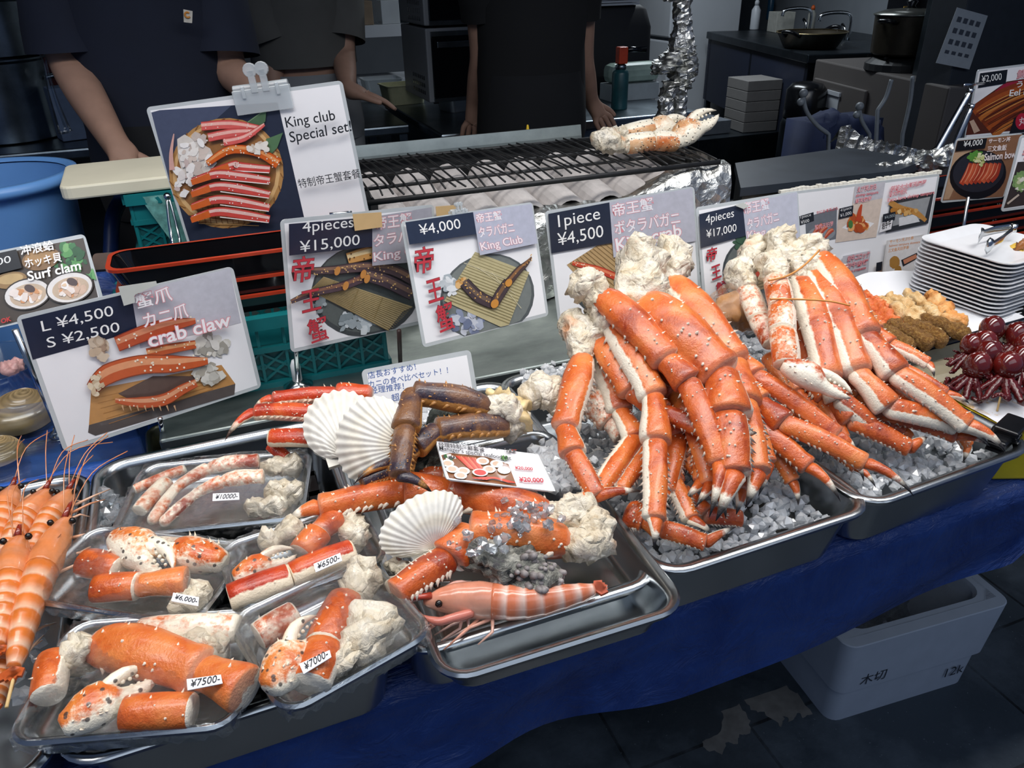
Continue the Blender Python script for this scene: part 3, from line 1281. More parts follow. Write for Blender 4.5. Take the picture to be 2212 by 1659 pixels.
# --- the heap of orange legs (left ice pan); joints follow the photograph
G3 = 'king crab legs heaped on ice'
L3 = [
    # label, joints, kinds, radius, side, shoulder
    ('orange crab leg over the left rim of the ice pan, black tip pointing right', [(1262, 772, .03), (1222, 926, .03), (1238, 980, .035), (1290, 1072, .035), (1388, 1062, .04)], 'MCPD', .021, 1, [(1232, 690, .03), (1256, 745, .03)]),
    ('crab leg on the ice pointing left, black tip over the seafood set', [(1296, 770, .0), (1340, 890, .0), (1372, 948, .005), (1286, 1068, .02), (1162, 1130, .03)], 'MCPD', .021, -1, None),
    ('short crab leg stretched right across the heap, long thin black tip at mid height', [(1296, 738, .035), (1364, 848, .035), (1432, 892, .045), (1552, 944, .07), (1648, 940, .075)], 'MCPD', .021, 1, [(1230, 700, .02), (1285, 722, .035)]),
    ('crab leg hanging straight down the middle front with white spiny right edge', [(1326, 708, .055), (1412, 858, .055), (1416, 955, .055), (1414, 1122, .05), (1412, 1182, .045)], 'MCPD', .024, -1, [(1290, 664, .05), (1312, 692, .055)]),
    ('long crab leg with white underside slanting across the top left of the heap', [(1300, 640, .075), (1440, 780, .085), (1486, 826, .085), (1556, 1000, .075), (1532, 1118, .06)], 'MCPD', .026, 1.2, [(1262, 606, .07), (1280, 628, .075)]),
    ('thickest broad orange crab leg in the middle top of the heap', [(1392, 654, .08), (1558, 808, .09), (1574, 898, .085), (1586, 1022, .075), (1546, 1126, .06)], 'MCPD', .036, 1, [(1378, 556, .08), (1386, 624, .08)]),
    ('dark blotched red crab leg rising highest behind the broad orange one', [(1446, 612, .06), (1584, 786, .06), (1604, 872, .06), (1634, 1020, .06), (1610, 1098, .05)], 'MCPD', .031, -1, [(1456, 540, .06), (1444, 588, .06)]),
    ('crab leg crossing right between the two heaps, white joint by the claw', [(1540, 716, .03), (1592, 772, .045), (1632, 812, .05), (1808, 940, .05), (1852, 978, .045)], 'MCPD', .022, 1, None),
    ('longest straight crab leg reaching over the right pan rim to a black tip', [(1560, 800, .03), (1640, 872, .04), (1692, 914, .045), (1868, 1000, .055), (1974, 1072, .06)], 'MCPD', .023, 1, None),
    ('crab leg pointing to the front right corner of the left ice pan', [(1560, 830, .02), (1600, 880, .02), (1632, 918, .025), (1746, 1008, .03), (1816, 1084, .03)], 'MCPD', .024, 1, None),
    ('crab leg with curved tip hanging over the ice at the right of the heap', [(1580, 800, .04), (1604, 868, .04), (1622, 900, .04), (1660, 1000, .03), (1638, 1072, .02)], 'MCPD', .02, -1, None),
    ('crab leg behind the front leg, bent knee left of centre', [(1366, 768, .02), (1424, 868, .02), (1466, 944, .02), (1438, 1062, .015), (1400, 1132, .01)], 'MCPD', .022, 1, None),
    ('short crab leg low in the heap slanting right to the ice', [(1440, 900, .0), (1468, 948, .0), (1486, 992, .01), (1550, 1062, .005), (1568, 1120, .0)], 'MCPD', .02, 1, None),
    ('crab leg at the bottom front with red knuckle curling right', [(1428, 962, .0), (1440, 1010, .0), (1452, 1038, .01), (1492, 1122, .015), (1542, 1158, .02)], 'MCPD', .02, -1, None),
    ('crab leg lying flat on the front rim with a thick black tip', [(1352, 1106, .0), (1392, 1122, .005), (1430, 1142, .012), (1524, 1172, .02), (1590, 1138, .03)], 'MCPD', .019, 1, None),
    ('crab leg lying left on the ice below the bent knee, half hidden', [(1420, 900, .0), (1412, 940, .0), (1400, 972, .005), (1340, 1058, .012), (1312, 1082, .02)], 'MCPD', .018, -1, None),
    ('crab leg inside the heap showing only its dark shaft beside the broad one', [(1400, 740, .02), (1490, 860, .02), (1506, 900, .02), (1520, 1040, .02), (1476, 1084, .02)], 'MCPD', .022, 1, None),
    ('crab leg inside the heap ending in a small tip over the right ice', [(1480, 760, .02), (1560, 880, .02), (1580, 930, .03), (1600, 1060, .025), (1590, 1112, .02)], 'MCPD', .022, -1, None),
    ('crab leg inside the heap beneath the long diagonal one', [(1366, 720, .03), (1462, 850, .03), (1490, 900, .035), (1536, 1046, .03), (1502, 1096, .03)], 'MCPD', .022, 1, None),
    ('pale crab leg low at the back left of the heap, mostly white', [(1262, 848, -.02), (1320, 910, -.02), (1350, 936, -.02), (1440, 1000, -.02)], 'MCP', .025, 2.5, None),
    ('broken dark crab leg lying under the heap at the front', [(1470, 1060, -.01), (1520, 1112, -.01), (1600, 1120, -.015)], 'CP', .019, 1, None),
    ('thin crab leg at the right edge of the left ice pan, tip down', [(1640, 940, .01), (1668, 968, .01), (1712, 1040, .0), (1724, 1092, -.01)], 'CPD', .019, 1, None),
]
for lab, pts, kinds, r, side, sh in L3:
    crab_leg(lab, P3, pts, kinds, r, M_crab, G3, side, sh, pale=.5 if 'mostly white' in lab else 0.0)

# --- the banded bundle (right ice pan)
G4 = 'king crab legs in the banded bundle'
lump_thing('tall white crab body lump at the very top of the banded bundle', P4, [(1716, 590, .06), (1700, 552, .075), (1690, 520, .085), (1705, 498, .085)], [.034, .048, .038, .016], rag=.5)
lump_thing('yellowish white crab shoulder lump at the left of the banded bundle', P4, [(1618, 640, .04), (1598, 598, .045), (1616, 560, .05), (1650, 532, .055)], [.022, .03, .03, .024], rag=.5)
L4 = [
    ('crab leg of the banded bundle nearest the big claw, dotted white stripe', [(1728, 606, .075), (1788, 818, .06), (1812, 862, .05), (1900, 940, .03), (1946, 968, .02)], 'MCPD', .025, -1.0, [(1712, 576, .075), (1722, 596, .075)]),
    ('crab leg of the banded bundle second from the claw, long white tip right', [(1756, 592, .08), (1850, 806, .07), (1916, 880, .06), (2058, 918, .05), (2134, 958, .045)], 'MCPD', .026, -1.0, [(1738, 560, .08), (1750, 582, .08)]),
    ('rightmost top crab leg of the banded bundle, its tip past the pan corner', [(1766, 556, .085), (1868, 728, .085), (1934, 808, .08), (2088, 918, .07), (2172, 976, .065)], 'MCPD', .028, -1.0, [(1742, 530, .085), (1758, 546, .085)]),
    ('thin crab leg at the bundle back, black stub tip by the fried skewers', [(1842, 664, .05), (1890, 716, .055), (1922, 744, .055), (2004, 786, .06), (2018, 814, .06)], 'MCPD', .018, -1, None),
    ('thin crab leg just below the back one, ending over the octopus tray', [(1850, 700, .05), (1898, 756, .055), (1930, 790, .055), (2042, 852, .06), (2094, 872, .06)], 'MCPD', .019, -1, None),
    ('crab leg curling to a red tip on the ice before the banded bundle', [(1740, 800, .03), (1790, 862, .035), (1838, 908, .035), (1962, 968, .03), (2004, 944, .035)], 'MCPD', .024, 1, None),
    ('crab leg under the bundle pointing right along the ice, pale front edge', [(1810, 800, .03), (1862, 852, .03), (1898, 890, .03), (2062, 942, .035), (2138, 964, .04)], 'MCPD', .019, 1, None),
    ('crab leg half hidden beneath the bundle with a dark shaft', [(1790, 780, .02), (1856, 860, .02), (1890, 896, .02), (1950, 932, .015), (1980, 956, .01)], 'MCPD', .022, 1, None),
    ('crab leg of the bundle that drops straight down to the rim ice', [(1960, 880, .02), (2010, 908, .02), (2070, 930, .025), (2088, 962, .01), (2080, 998, .0)], 'MCPD', .018, 1, None),
    ('crab leg behind the dotted one, dim red shaft in the bundle', [(1700, 640, .03), (1752, 800, .03), (1772, 850, .03), (1818, 950, .02), (1836, 990, .01)], 'MCPD', .022, 1, None),
    ('slim crab leg between the two heaps lying towards the middle pan rim', [(1660, 770, .02), (1720, 850, .02), (1750, 890, .02), (1838, 985, .015), (1866, 1040, .01)], 'MCPD', .019, 1, None),
    ('slim crab leg lying on the left of the right ice pan, dark tip down', [(1700, 870, .0), (1740, 920, .0), (1770, 950, .0), (1850, 1010, .005), (1892, 1054, .01)], 'MCPD', .017, 1, None),
    ('crab leg showing a red curve above the ice beneath the second bundle leg', [(1860, 790, .04), (1920, 850, .045), (1950, 880, .045), (2060, 910, .045), (2120, 940, .04)], 'MCPD', .02, 1, None),
]
for lab, pts, kinds, r, side, sh in L4:
    crab_leg(lab, P4, pts, kinds, r, M_crab, G4, side, sh, [r * 1.1, r * 1.1] if sh else None)
# the claw arm of the bundle
arm = crab_leg('white and orange claw arm of the banded bundle, pincers pointing right over the legs', P4, [(1676, 606, .095), (1688, 664, .1), (1690, 716, .1), (1700, 790, .09)], 'XXX', .024, M_crab, None, 1.4, [(1668, 560, .09), (1674, 592, .095)], [.026, .024], name='claw_arm', cat='crab claw', pale=.45)
fr, ln = frame_px(P4, (1690, 786), (1842, 858), .095, 0.0)
cl = crab_claw('claw', fr, ln * .98, M_crab, None, .04)
for ch in list(cl.children):
    ch.parent = None
    ch.matrix_world = Matrix.Translation(cl.location)
    child_world(ch, arm)
bpy.data.objects.remove(cl)
crab_leg('second bent arm at the left of the banded bundle, white with brown joints', P4, [(1614, 626, .06), (1640, 690, .06), (1672, 742, .06)], 'XX', .022, M_crab, None, 1.6, [(1600, 590, .055), (1606, 612, .06)], [.028, .026], name='claw_arm', cat='crab leg', pale=.5)


def band(label, pile, pts, lift):
    m = MB()
    P = [pile.at(x, y, lift) for x, y in pts]
    m.tube(catmull(P, 6), .0016, 6)
    c = min(P, key=lambda p: p.z)
    return m.build('rubber_band', plain('rubber', 'c98a45', .5), smooth=True, label=label, cat='rubber band', loc=c)


band('upper rubber band round the banded crab bundle, just under the white top', P4, [(1660, 606), (1700, 596), (1736, 574), (1770, 540)], .118)
band('lower rubber band stretched across the shafts of the banded bundle', P4, [(1664, 646), (1700, 646), (1760, 648), (1800, 652), (1836, 660)], .116)

# plastic wrapped crab lying behind between the two heaps
m = MB()
Pw = [P4.at(1532, 690, .02), P4.at(1580, 670, .03), P4.at(1640, 690, .02)]
mb = meat_mesh(Pw, [.02, .036, .028], .3, 5, 18)
w = mb.build('wrapped_crab', plain('wrapped_brown_crab', 'b5824e', .35, var=.4, scale=30, bump=.4), smooth=True, label='brown crab in cling film between the two crab heaps', cat='crab', loc=Pw[2])
mb = meat_mesh([p + Vector((0, -.001, .004)) for p in Pw], [.027, .043, .036], .35, 9, 18)
fo = mb.build('cling_film', M_film, smooth=True)
child_world(fo, w)

# ------------------------------------------------------------------ shells, prawns, oysters
M_shell = colmat('scallop_shell', 0.5, 70.0, 0.16, bump=.25, bscale=90)
M_prawn = colmat('prawn_shell', 0.24, 45.0, 0.3, bump=.15, bscale=70, coat=.4)


def scallop(label, pile, hinge, rim, width_px, lift_h, lift_r, lift_s=0.02, ridges=21, group=None, dome=.24):
    H, T = pile.at(*hinge, lift_h), pile.at(*rim, lift_r)
    y = (T - H)
    L = y.length
    y.normalize()
    cam_dir = (EYE - H).normalized()
    z = (cam_dir - y * cam_dir.dot(y)).normalized()
    x = y.cross(z)
    Wd = width_px / FPX * (T - EYE).length * .5
    mb = MB()
    vs, fs, cs = [], [], []
    nu, nt = 14, ridges * 6
    for side in (1, -1):
        base = len(vs)
        for i in range(nu + 1):
            u = i / nu
            for j in range(nt + 1):
                th = -1 + 2 * j / nt
                a = th * 1.42
                ph = a * 1.86
                ex = Wd * math.sin(ph)
                ey = L * (.5 + .5 * math.cos(ph))
                rid = math.cos(2 * math.pi * th * ridges / 2)
                k = 1 + .014 * rid * u
                px_, py_ = ex * u * k, ey * u * k
                dz = dome * L * (math.sin(math.pi * min(1, u * .92 + .04)) ** .7) * math.cos(a * .85) * (1 if side > 0 else -.35)
                dz += side * .011 * L * rid * u * (1 - .3 * u) + .006 * L * math.sin(u * 26)
                vs.append(H + x * px_ + y * py_ + z * dz)
                g = .5 + .5 * rid
                band = .5 + .5 * math.sin(u * 24 + 1.3 * math.sin(th * 2))
                q = .80 + .15 * g - .07 * band
                tan = smoothstep(.3, .9, noise.noise(Vector((u * 5, th * 1.5, L * 90))) + .4) * .5
                cs.append((q * .92, q * (.885 - .07 * tan), q * (.80 - .2 * tan)))
        for i in range(nu):
            for j in range(nt):
                p = base + i * (nt + 1) + j
                fs.append((p, p + 1, p + nt + 2, p + nt + 1))
    mb.add(vs, fs, cs)
    root = empty('scallop', H + Vector((0, 0, -.01)), 0, label, 'scallop', group)
    build_rel(mb, 'fan_shell', M_shell, root)
    mb = MB()
    e = L * .2
    for sx in (-1, 1):
        q = [H - y * e * .12, H + x * sx * Wd * .52 - y * e * .25, H + x * sx * Wd * .58 + y * e * 1.0, H + y * e * 1.2]
        mb.rings([[p + z * .004 for p in q], [p - z * .003 for p in q]], (.82, .78, .68))
    build_rel(mb, 'hinge_ears', M_shell, root, smooth=False)
    return root


def prawn(label, pile, path, r, lift=0.0, group=None, legs=10, claws=False, tones=('e07a35', 'f0a468', 'f7d7bb'), dark='8c2c18', skewer=None, feel=2, cat='prawn', eye=True, legside=1):
    """path runs from the beak to the tail"""
    P = catmull([pile.at(x, y, lift) for x, y in path], 12)
    n = len(P)
    low = min(P, key=lambda p: p.z)
    root = empty('prawn', low - Vector((0, 0, r)), 0, label, cat, group)
    t0, t1, t2 = rgb(tones[0]), rgb(tones[1]), rgb(tones[2])

    def mixc(a, b, f):
        return tuple(a[i] * (1 - f) + b[i] * f for i in range(3))

    def body(u0, u1, name, kind):
        mb = MB()
        rings, cols = [], []
        N = 34 if kind == 'tail' else 18
        for i in range(N + 1):
            u = u0 + (u1 - u0) * i / N
            f = u * (n - 1)
            k = min(int(f), n - 2)
            c = P[k].lerp(P[k + 1], f - k)
            t = (P[min(k + 1, n - 1)] - P[max(k - 1, 0)]).normalized()
            d = (pile.n - t * pile.n.dot(t)).normalized()
            s = t.cross(d)
            v = (u - u0) / (u1 - u0)
            if kind == 'head':
                rr = np.interp(v, [0, .05, .2, .45, .8, 1], [.12, .3, .62, .92, 1.08, .98])
            else:
                seg = (v * 6) % 1
                rr = np.interp(v, [0, .1, .5, .85, 1], [.98, 1.0, .82, .56, .36]) * (1 + .07 * (1 - seg) - .05)
            ring = []
            for j in range(16):
                a = 2 * math.pi * j / 16
                ring.append(c + (s * math.cos(a) * .86 + d * math.sin(a)) * r * rr)
                if kind == 'head':
                    cc = mixc(t1, t0, .5 + .5 * math.sin(a))
                    cc = mixc(cc, t2, .35 * max(0, -math.sin(a)) + .25 * (.5 + .5 * noise.noise(c * 90)))
                else:
                    seg = (v * 6) % 1
                    cc = mixc(t0, t2, smoothstep(.35, .95, seg) * .75)
                    cc = mixc(cc, t2, max(0, -math.sin(a)) * .6)
                cols.append(cc)
            rings.append(ring)
        vs = [p for q in rings for p in q]
        m2 = 16
        fs = [(i * m2 + j, i * m2 + (j + 1) % m2, (i + 1) * m2 + (j + 1) % m2, (i + 1) * m2 + j) for i in range(N) for j in range(m2)]
        fs += [tuple(reversed(range(m2))), tuple(range(N * m2, N * m2 + m2))]
        mb.add(vs, fs, cols)
        build_rel(mb, name, M_prawn, root)
    body(.10, .44, 'head', 'head')
    body(.43, .90, 'tail', 'tail')

    def fr(u):
        f = u * (n - 1)
        k = min(int(f), n - 2)
        c = P[k].lerp(P[k + 1], f - k)
        t = (P[min(k + 1, n - 1)] - P[max(k - 1, 0)]).normalized()
        d = (pile.n - t * pile.n.dot(t)).normalized()
        return c, t, d, t.cross(d)
    mb = MB()
    c, t, d, s = fr(.14)
    q = P[0]
    mb.tube([c + d * r * .4, q.lerp(c, .4) + d * r * .5, q + d * r * .3], [r * .2, r * .13, .0004], 6, rgb(dark))
    build_rel(mb, 'beak', M_prawn, root)
    if eye:
        mb = MB()
        c, t, d, s = fr(.17)
        for e in (-1, 1):
            sph(mb, c + s * e * r * .62 + d * r * .45, r * .2, 8, 6, rgb('15110f'))
        build_rel(mb, 'eyes', plain('prawn_eye', '14110f', .12), root)
    mb = MB()
    for k in range(legs):
        u = .2 + .26 * k / max(1, legs - 1)
        c, t, d, s = fr(u)
        e = legside if k % 3 else -legside
        w = random.uniform(.7, 1.3)
        a = c - d * r * .5 + s * e * r * .5
        b = a + s * e * r * 1.0 * w - t * r * random.uniform(-.4, 1.6)
        g = b + s * e * r * .4 * w - t * r * random.uniform(.2, 1.6) - d * r * .5
        mb.tube([a, b, g], [r * .12, r * .08, r * .04], 5, mixc(t0, t2, random.uniform(.2, .8)))
    build_rel(mb, 'legs', M_prawn, root)
    if feel:
        mb = MB()
        c, t, d, s = fr(.12)
        for k in range(feel):
            a = c + s * r * random.uniform(-.4, .4) + d * r * .2
            w = random.uniform(-1, 1)
            mb.tube(catmull([a, a - t * r * 2.2 + s * w * r * 1.5 + d * r * 1.5, a - t * r * 4.5 + s * w * r * 3.5 + d * r * random.uniform(.5, 2)], 5), .0007, 5, rgb('d98a5a'))
        build_rel(mb, 'feelers', M_prawn, root)
    mb = MB()
    c, t, d, s = fr(.895)
    ln = (P[-1] - c).length
    for w in (-.55, -.25, 0, .25, .55):
        tip = c + t * ln * (1 - abs(w) * .3) + s * w * ln * .9
        mid = c.lerp(tip, .6)
        sd = (tip - c).cross(d).normalized() * r * .3
        q = [c, mid + sd, tip, mid - sd]
        mb.rings([[p + d * .002 for p in q], [p - d * .001 for p in q]], mixc(t0, rgb('a32a1c'), .55))
    build_rel(mb, 'tail_fan', M_prawn, root, smooth=False)
    if claws:
        for e, ln2 in ((-1, 1.0), (1, .9)):
            mb = MB()
            c, t, d, s = fr(.34)
            a = c + s * e * r * .8
            b = P[0] + s * e * r * .9 + t * r * 1.5
            g = P[0] - t * r * .2 + s * e * r * .15
            mb.tube(catmull([a, a.lerp(b, .5) + s * e * r * .25 + d * r * .2, b, g], 5), [r * .24] * 5 + [r * .22] * 6 + [r * .16, r * .1, r * .07, r * .04, .0006], 8, mixc(rgb('c94a2a'), t2, .2 if e > 0 else .5))
            build_rel(mb, 'pincer', M_prawn, root)
    if skewer:
        m = MB()
        a, b = pile.at(*skewer[0], lift), pile.at(*skewer[1], lift)
        m.tube([a, b], .0018, 8)
        build_rel(m, 'bamboo_skewer', M_wood, root)
    return root


def oyster_mat(name, cs):
    t = NT(name)
    v = t.coord()
    n = t.noise(v, 60, 6, .7, .5)
    w = t.noise(t.coord((1, 1, 3)), 24, 4, .6, 1.5)
    c = t.ramp(n, [(0.3, rgb(cs[0])), (0.48, rgb(cs[1])), (0.7, rgb(cs[2]))])
    c = t.mix(t.ramp(w, [(0.58, (0, 0, 0)), (0.66, (.8,) * 3)]), c, rgb(cs[3]))
    t.set(Base_Color=c, Roughness=.5)
    t.bump(t.math('ADD', n, w), .9, .006)
    return t.m


M_oyster = oyster_mat('oyster_shell', ('26282a', '6e6e66', 'c2beb2', '3c363e'))
M_oydark = oyster_mat('dark_oyster_shell', ('1d211e', '3f4640', '6e746a', '2a2e2c'))


def oyster(label, pile, path, rad, mat, lift=.012, barn=0, gap=0.0):
    P = [pile.at(x, y, lift) for x, y in path]
    low = min(P, key=lambda p: p.z)
    root = empty('oyster', low - Vector((0, 0, max(rad))), 0, label, 'oyster')
    for k, (name, off, sc_) in enumerate((('lower_shell', 0, 1), ('upper_shell', gap, .8))):
        if k and not gap:
            break
        Q = [p + pile.n * off * .6 + Vector((-.012 * k, off * .9, 0)) for p in P]
        mb = meat_mesh(Q, [r * sc_ for r in rad], .5, 4.5 + k, 22)
        # flatten towards the heap normal
        c0 = sum(Q, Vector()) / len(Q)
        mb.v = [tuple(Vector(p) - pile.n * ((Vector(p) - c0).dot(pile.n)) * .35) for p in mb.v]
        if barn and k == 0:
            base = list(mb.v)
            bm_ = MB()
            for _ in range(barn * 2):
                b = Vector(random.choice(base))
                if (b - c0).dot((EYE - c0).normalized()) > .004 and (b - Q[0]).length > .055:
                    s_ = random.uniform(.0018, .0046)
                    nn = ((b - c0).normalized() + (EYE - c0).normalized() * .5).normalized()
                    bm_.tube([b - nn * s_, b + nn * s_ * .8, b + nn * s_ * 1.1], [s_ * 1.2, s_ * .8, s_ * .45], 7)
            build_rel(bm_, 'barnacles', plain('barnacle', '8d8684', .6, var=.35, scale=120), root, kind='stuff')
        build_rel(mb, name, mat, root)
    return root


# ------------------------------------------------------------------ wrapped packs in the left pan
def quad_text(body, quad, parent, ink='15171c', bold=0.0):
    """ink writing on a small label; quad = photo-derived place points BL, BR, TL"""
    vs, fs = glyphs(body, bold)
    xs, ys = [v[0] for v in vs], [v[1] for v in vs]
    x0, x1, y0, y1 = min(xs), max(xs), min(ys), max(ys)
    O, ex, ey = quad[0], quad[1] - quad[0], quad[2] - quad[0]
    n = ex.cross(ey).normalized()
    m = MB()
    m.add([O + ex * (.08 + .84 * (v[0] - x0) / (x1 - x0) + .06 * ((v[1] - y0) / (y1 - y0))) + ey * (.16 + .66 * (v[1] - y0) / (y1 - y0)) + n * .0006 for v in vs], fs, rgb(ink))
    o = m.build('lettering', M_ink)
    return child_world(o, parent)


def pack(label, px4, zr, price, lq, tilt=(0, 0), h=.03, dome=.02):
    c, w, d, a = fit_rect(px4, zr)
    tr = tray('wrapped_tray', c, w, d, a, h, M_tray, label, 'wrapped tray', 'wrapped crab packs in the left pan', r=.022, lip=.004, taper=.95, tilt=tilt)
    m = MB()
    nx, ny = 34, 26
    rows = []
    for i in range(ny + 1):
        y = -1 + 2 * i / ny
        row = []
        for j in range(nx + 1):
            x = -1 + 2 * j / nx
            # square to rounded square
            k = 1 - .06 * (x * x * y * y)
            z = .003 + dome * (1 - abs(x) ** 3) * (1 - abs(y) ** 3)
            z += .005 * noise.noise(Vector((x * 3.5 + c.x * 30, y * 3.5, 1))) * (1 - max(abs(x), abs(y)) ** 4)
            z += .0014 * math.sin((x + y * .4) * 40 + 5 * noise.noise(Vector((x * 2, y * 2, c.x * 50))))
            row.append((x * (w / 2 + .006) * k, y * (d / 2 + .006) * k, z))
        rows.append(row)
    sk = []
    ring = [rows[0][j] for j in range(nx + 1)] + [rows[i][nx] for i in range(1, ny + 1)] + [rows[ny][j] for j in range(nx - 1, -1, -1)] + [rows[i][0] for i in range(ny - 1, 0, -1)]
    m.rings(rows, closed=False, cap0=False, cap1=False)
    m.rings([ring, [(x * 1.005, y * 1.005, -h * .55 + .004 * math.sin(q * 1.7)) for q, (x, y, z) in enumerate(ring)]], cap0=False, cap1=False)
    fo = m.build('cling_film', M_film, smooth=True)
    fo.parent = tr
    pl = Pile(0, zr + dome * .9 + .009, 1, zr + dome * .9 + .009)
    Q = [pl.at(x, y) for x, y in lq]     # TL TR BR BL
    m = MB()
    m.rings([[p - Vector((0, 0, .0008)) for p in Q], [tuple(p) for p in Q]])
    lb = m.build('price_label', M_paper)
    child_world(lb, tr)
    quad_text(price, (Q[3], Q[2], Q[0]), lb)
    return Pile(0, zr, 1, zr)


GP = 'cut crab pieces in the wrapped packs'
P = pack('cling wrapped pack marked 10000 yen, pale long legs, at the back of the left pan', [(285, 1012), (655, 972), (656, 1112), (276, 1146)], .962, '¥10000-', [(460, 1066), (516, 1064), (517, 1079), (459, 1082)])
for lab, pts, kinds, r, side in [
    ('thin pale crab leg along the back left edge of the 10000 yen pack', [(290, 1058, .004), (400, 1012, .006)], 'X', .009, 2),
    ('pale crab leg slanting up at the left of the 10000 yen pack', [(328, 1126, .004), (384, 1050, .01), (450, 1012, .014), (560, 996, .014)], 'PCM', .012, 2.4),
    ('pale crab leg slanting up beside the price label in the 10000 yen pack', [(352, 1130, .004), (430, 1062, .012), (480, 1040, .016), (570, 1030, .016)], 'PCM', .012, 2.4),
    ('orange rimmed crab leg at the left end of the 10000 yen pack', [(300, 1104, .004), (360, 1040, .006)], 'X', .013, 1),
]:
    crab_leg(lab, P, pts, kinds, r, M_crab, GP, side, name='crab_piece', spiny=.4, cat='crab piece', pale=.52)
for k, (lab, pts, rad) in enumerate([
    ('white crab shoulder chunk at the upper right of the 10000 yen pack', [(580, 1010, .006), (640, 1004, .006)], [.02, .021]),
    ('white crab shoulder chunk at the lower right of the 10000 yen pack', [(590, 1066, .005), (640, 1060, .006)], [.021, .022]),
    ('white crab shoulder chunk at the front of the 10000 yen pack', [(540, 1094, .002), (610, 1092, .002)], [.015, .017])]):
    lump_thing(lab, P, pts, rad, rag=.5, group=GP)

P = pack('cling wrapped pack marked 6000 yen holding a black dotted claw, left middle of the pan', [(172, 1136), (490, 1182), (468, 1334), (82, 1290)], .965, '¥6,000-', [(374, 1280), (430, 1290), (428, 1309), (370, 1298)])
fr, ln = frame_px(P, (484, 1214), (312, 1166), .008, .5)
crab_claw('big pale crab claw with black dots in the 6000 yen pack', fr, ln, M_claw, GP, .16)
fr, ln = frame_px(P, (250, 1158), (372, 1240), .016, .3)
crab_claw('small orange and white pincer lying across the 6000 yen pack', fr, ln, M_claw, GP, .02)
crab_leg('short orange cut shell at the left of the 6000 yen pack', P, [(184, 1214, .004), (262, 1232, .006)], 'X', .022, M_crab, GP, .4, name='crab_piece', spiny=.6, cat='crab piece')
crab_leg('orange cut leg along the front of the 6000 yen pack', P, [(206, 1272, .006), (300, 1266, .008), (404, 1256, .006)], 'XC', .021, M_crab, GP, .4, name='crab_piece', spiny=.6, cat='crab piece')
lump_thing('white crab shoulder chunk behind the 6000 yen label', P, [(380, 1310, .004), (440, 1276, .006)], [.016, .02], rag=.5, group=GP)

P = pack('cling wrapped pack marked 6500 yen with a split red leg, behind the tilted pack', [(516, 1172), (790, 1084), (806, 1206), (474, 1322)], .968, '¥6500-', [(677, 1218), (735, 1194), (739, 1211), (682, 1236)])
crab_leg('split red crab leg with pale back along the front of the 6500 yen pack', P, [(494, 1292, .004), (628, 1244, .006), (764, 1190, .006)], 'XX', .02, M_crabred, GP, -1.0, name='crab_piece', spiny=.2, cat='crab piece')
crab_leg('orange crab elbow standing up in the 6500 yen pack', P, [(650, 1196, .006), (690, 1150, .012), (728, 1118, .006)], 'XC', .021, M_crab, GP, .5, name='crab_piece', spiny=.5, cat='crab piece')
fr, ln = frame_px(P, (504, 1248), (640, 1194), .01, .5)
crab_claw('pale dotted crab claw at the left of the 6500 yen pack', fr, ln, M_claw, GP, .06)
lump_thing('white crab shoulder chunk at the back of the 6500 yen pack', P, [(580, 1172, .004), (640, 1146, .006)], [.02, .022], rag=.5, group=GP)
lump_thing('white crab shoulder chunk at the right end of the 6500 yen pack', P, [(752, 1128, .004), (772, 1168, .004)], [.02, .02], rag=.5, group=GP)

P = pack('cling wrapped pack marked 7500 yen, big white claw, front left of the pan', [(112, 1352), (522, 1330), (548, 1540), (78, 1592)], .962, '¥7500-', [(403, 1467), (477, 1457), (481, 1476), (405, 1491)], dome=.024)
fr, ln = frame_px(P, (132, 1572), (342, 1450), .014, .4)
crab_claw('big white crab claw with orange palm at the front of the 7500 yen pack', fr, ln, M_claw, GP, .05, wide=1.1)
crab_leg('thick orange crab leg running across the 7500 yen pack under its label', P, [(212, 1392, .006), (440, 1452, .01), (532, 1490, .01)], 'MC', .027, M_crab, GP, .5, name='crab_piece', spiny=.6, cat='crab piece')
crab_leg('short orange cut leg at the front rim of the 7500 yen pack', P, [(268, 1540, .006), (418, 1534, .006)], 'X', .021, M_crab, GP, .5, name='crab_piece', spiny=.6, cat='crab piece')
crab_leg('spiny orange and white crab piece at the back right of the 7500 yen pack', P, [(300, 1366, .004), (516, 1358, .006)], 'X', .02, M_crab, GP, 2.2, name='crab_piece', cat='crab piece', pale=.5)
crab_leg('orange crab joint at the left side of the 7500 yen pack', P, [(118, 1420, .004), (104, 1504, .004)], 'X', .02, M_crab, GP, 1.5, name='crab_piece', spiny=.6, cat='crab piece')
lump_thing('white crab shoulder chunk at the right back of the 7500 yen pack', P, [(380, 1402, .004), (470, 1404, .006)], [.022, .024], rag=.5, group=GP)
lump_thing('white crab shoulder chunk at the left back of the 7500 yen pack', P, [(150, 1430, .004), (196, 1400, .006)], [.022, .022], rag=.5, group=GP)

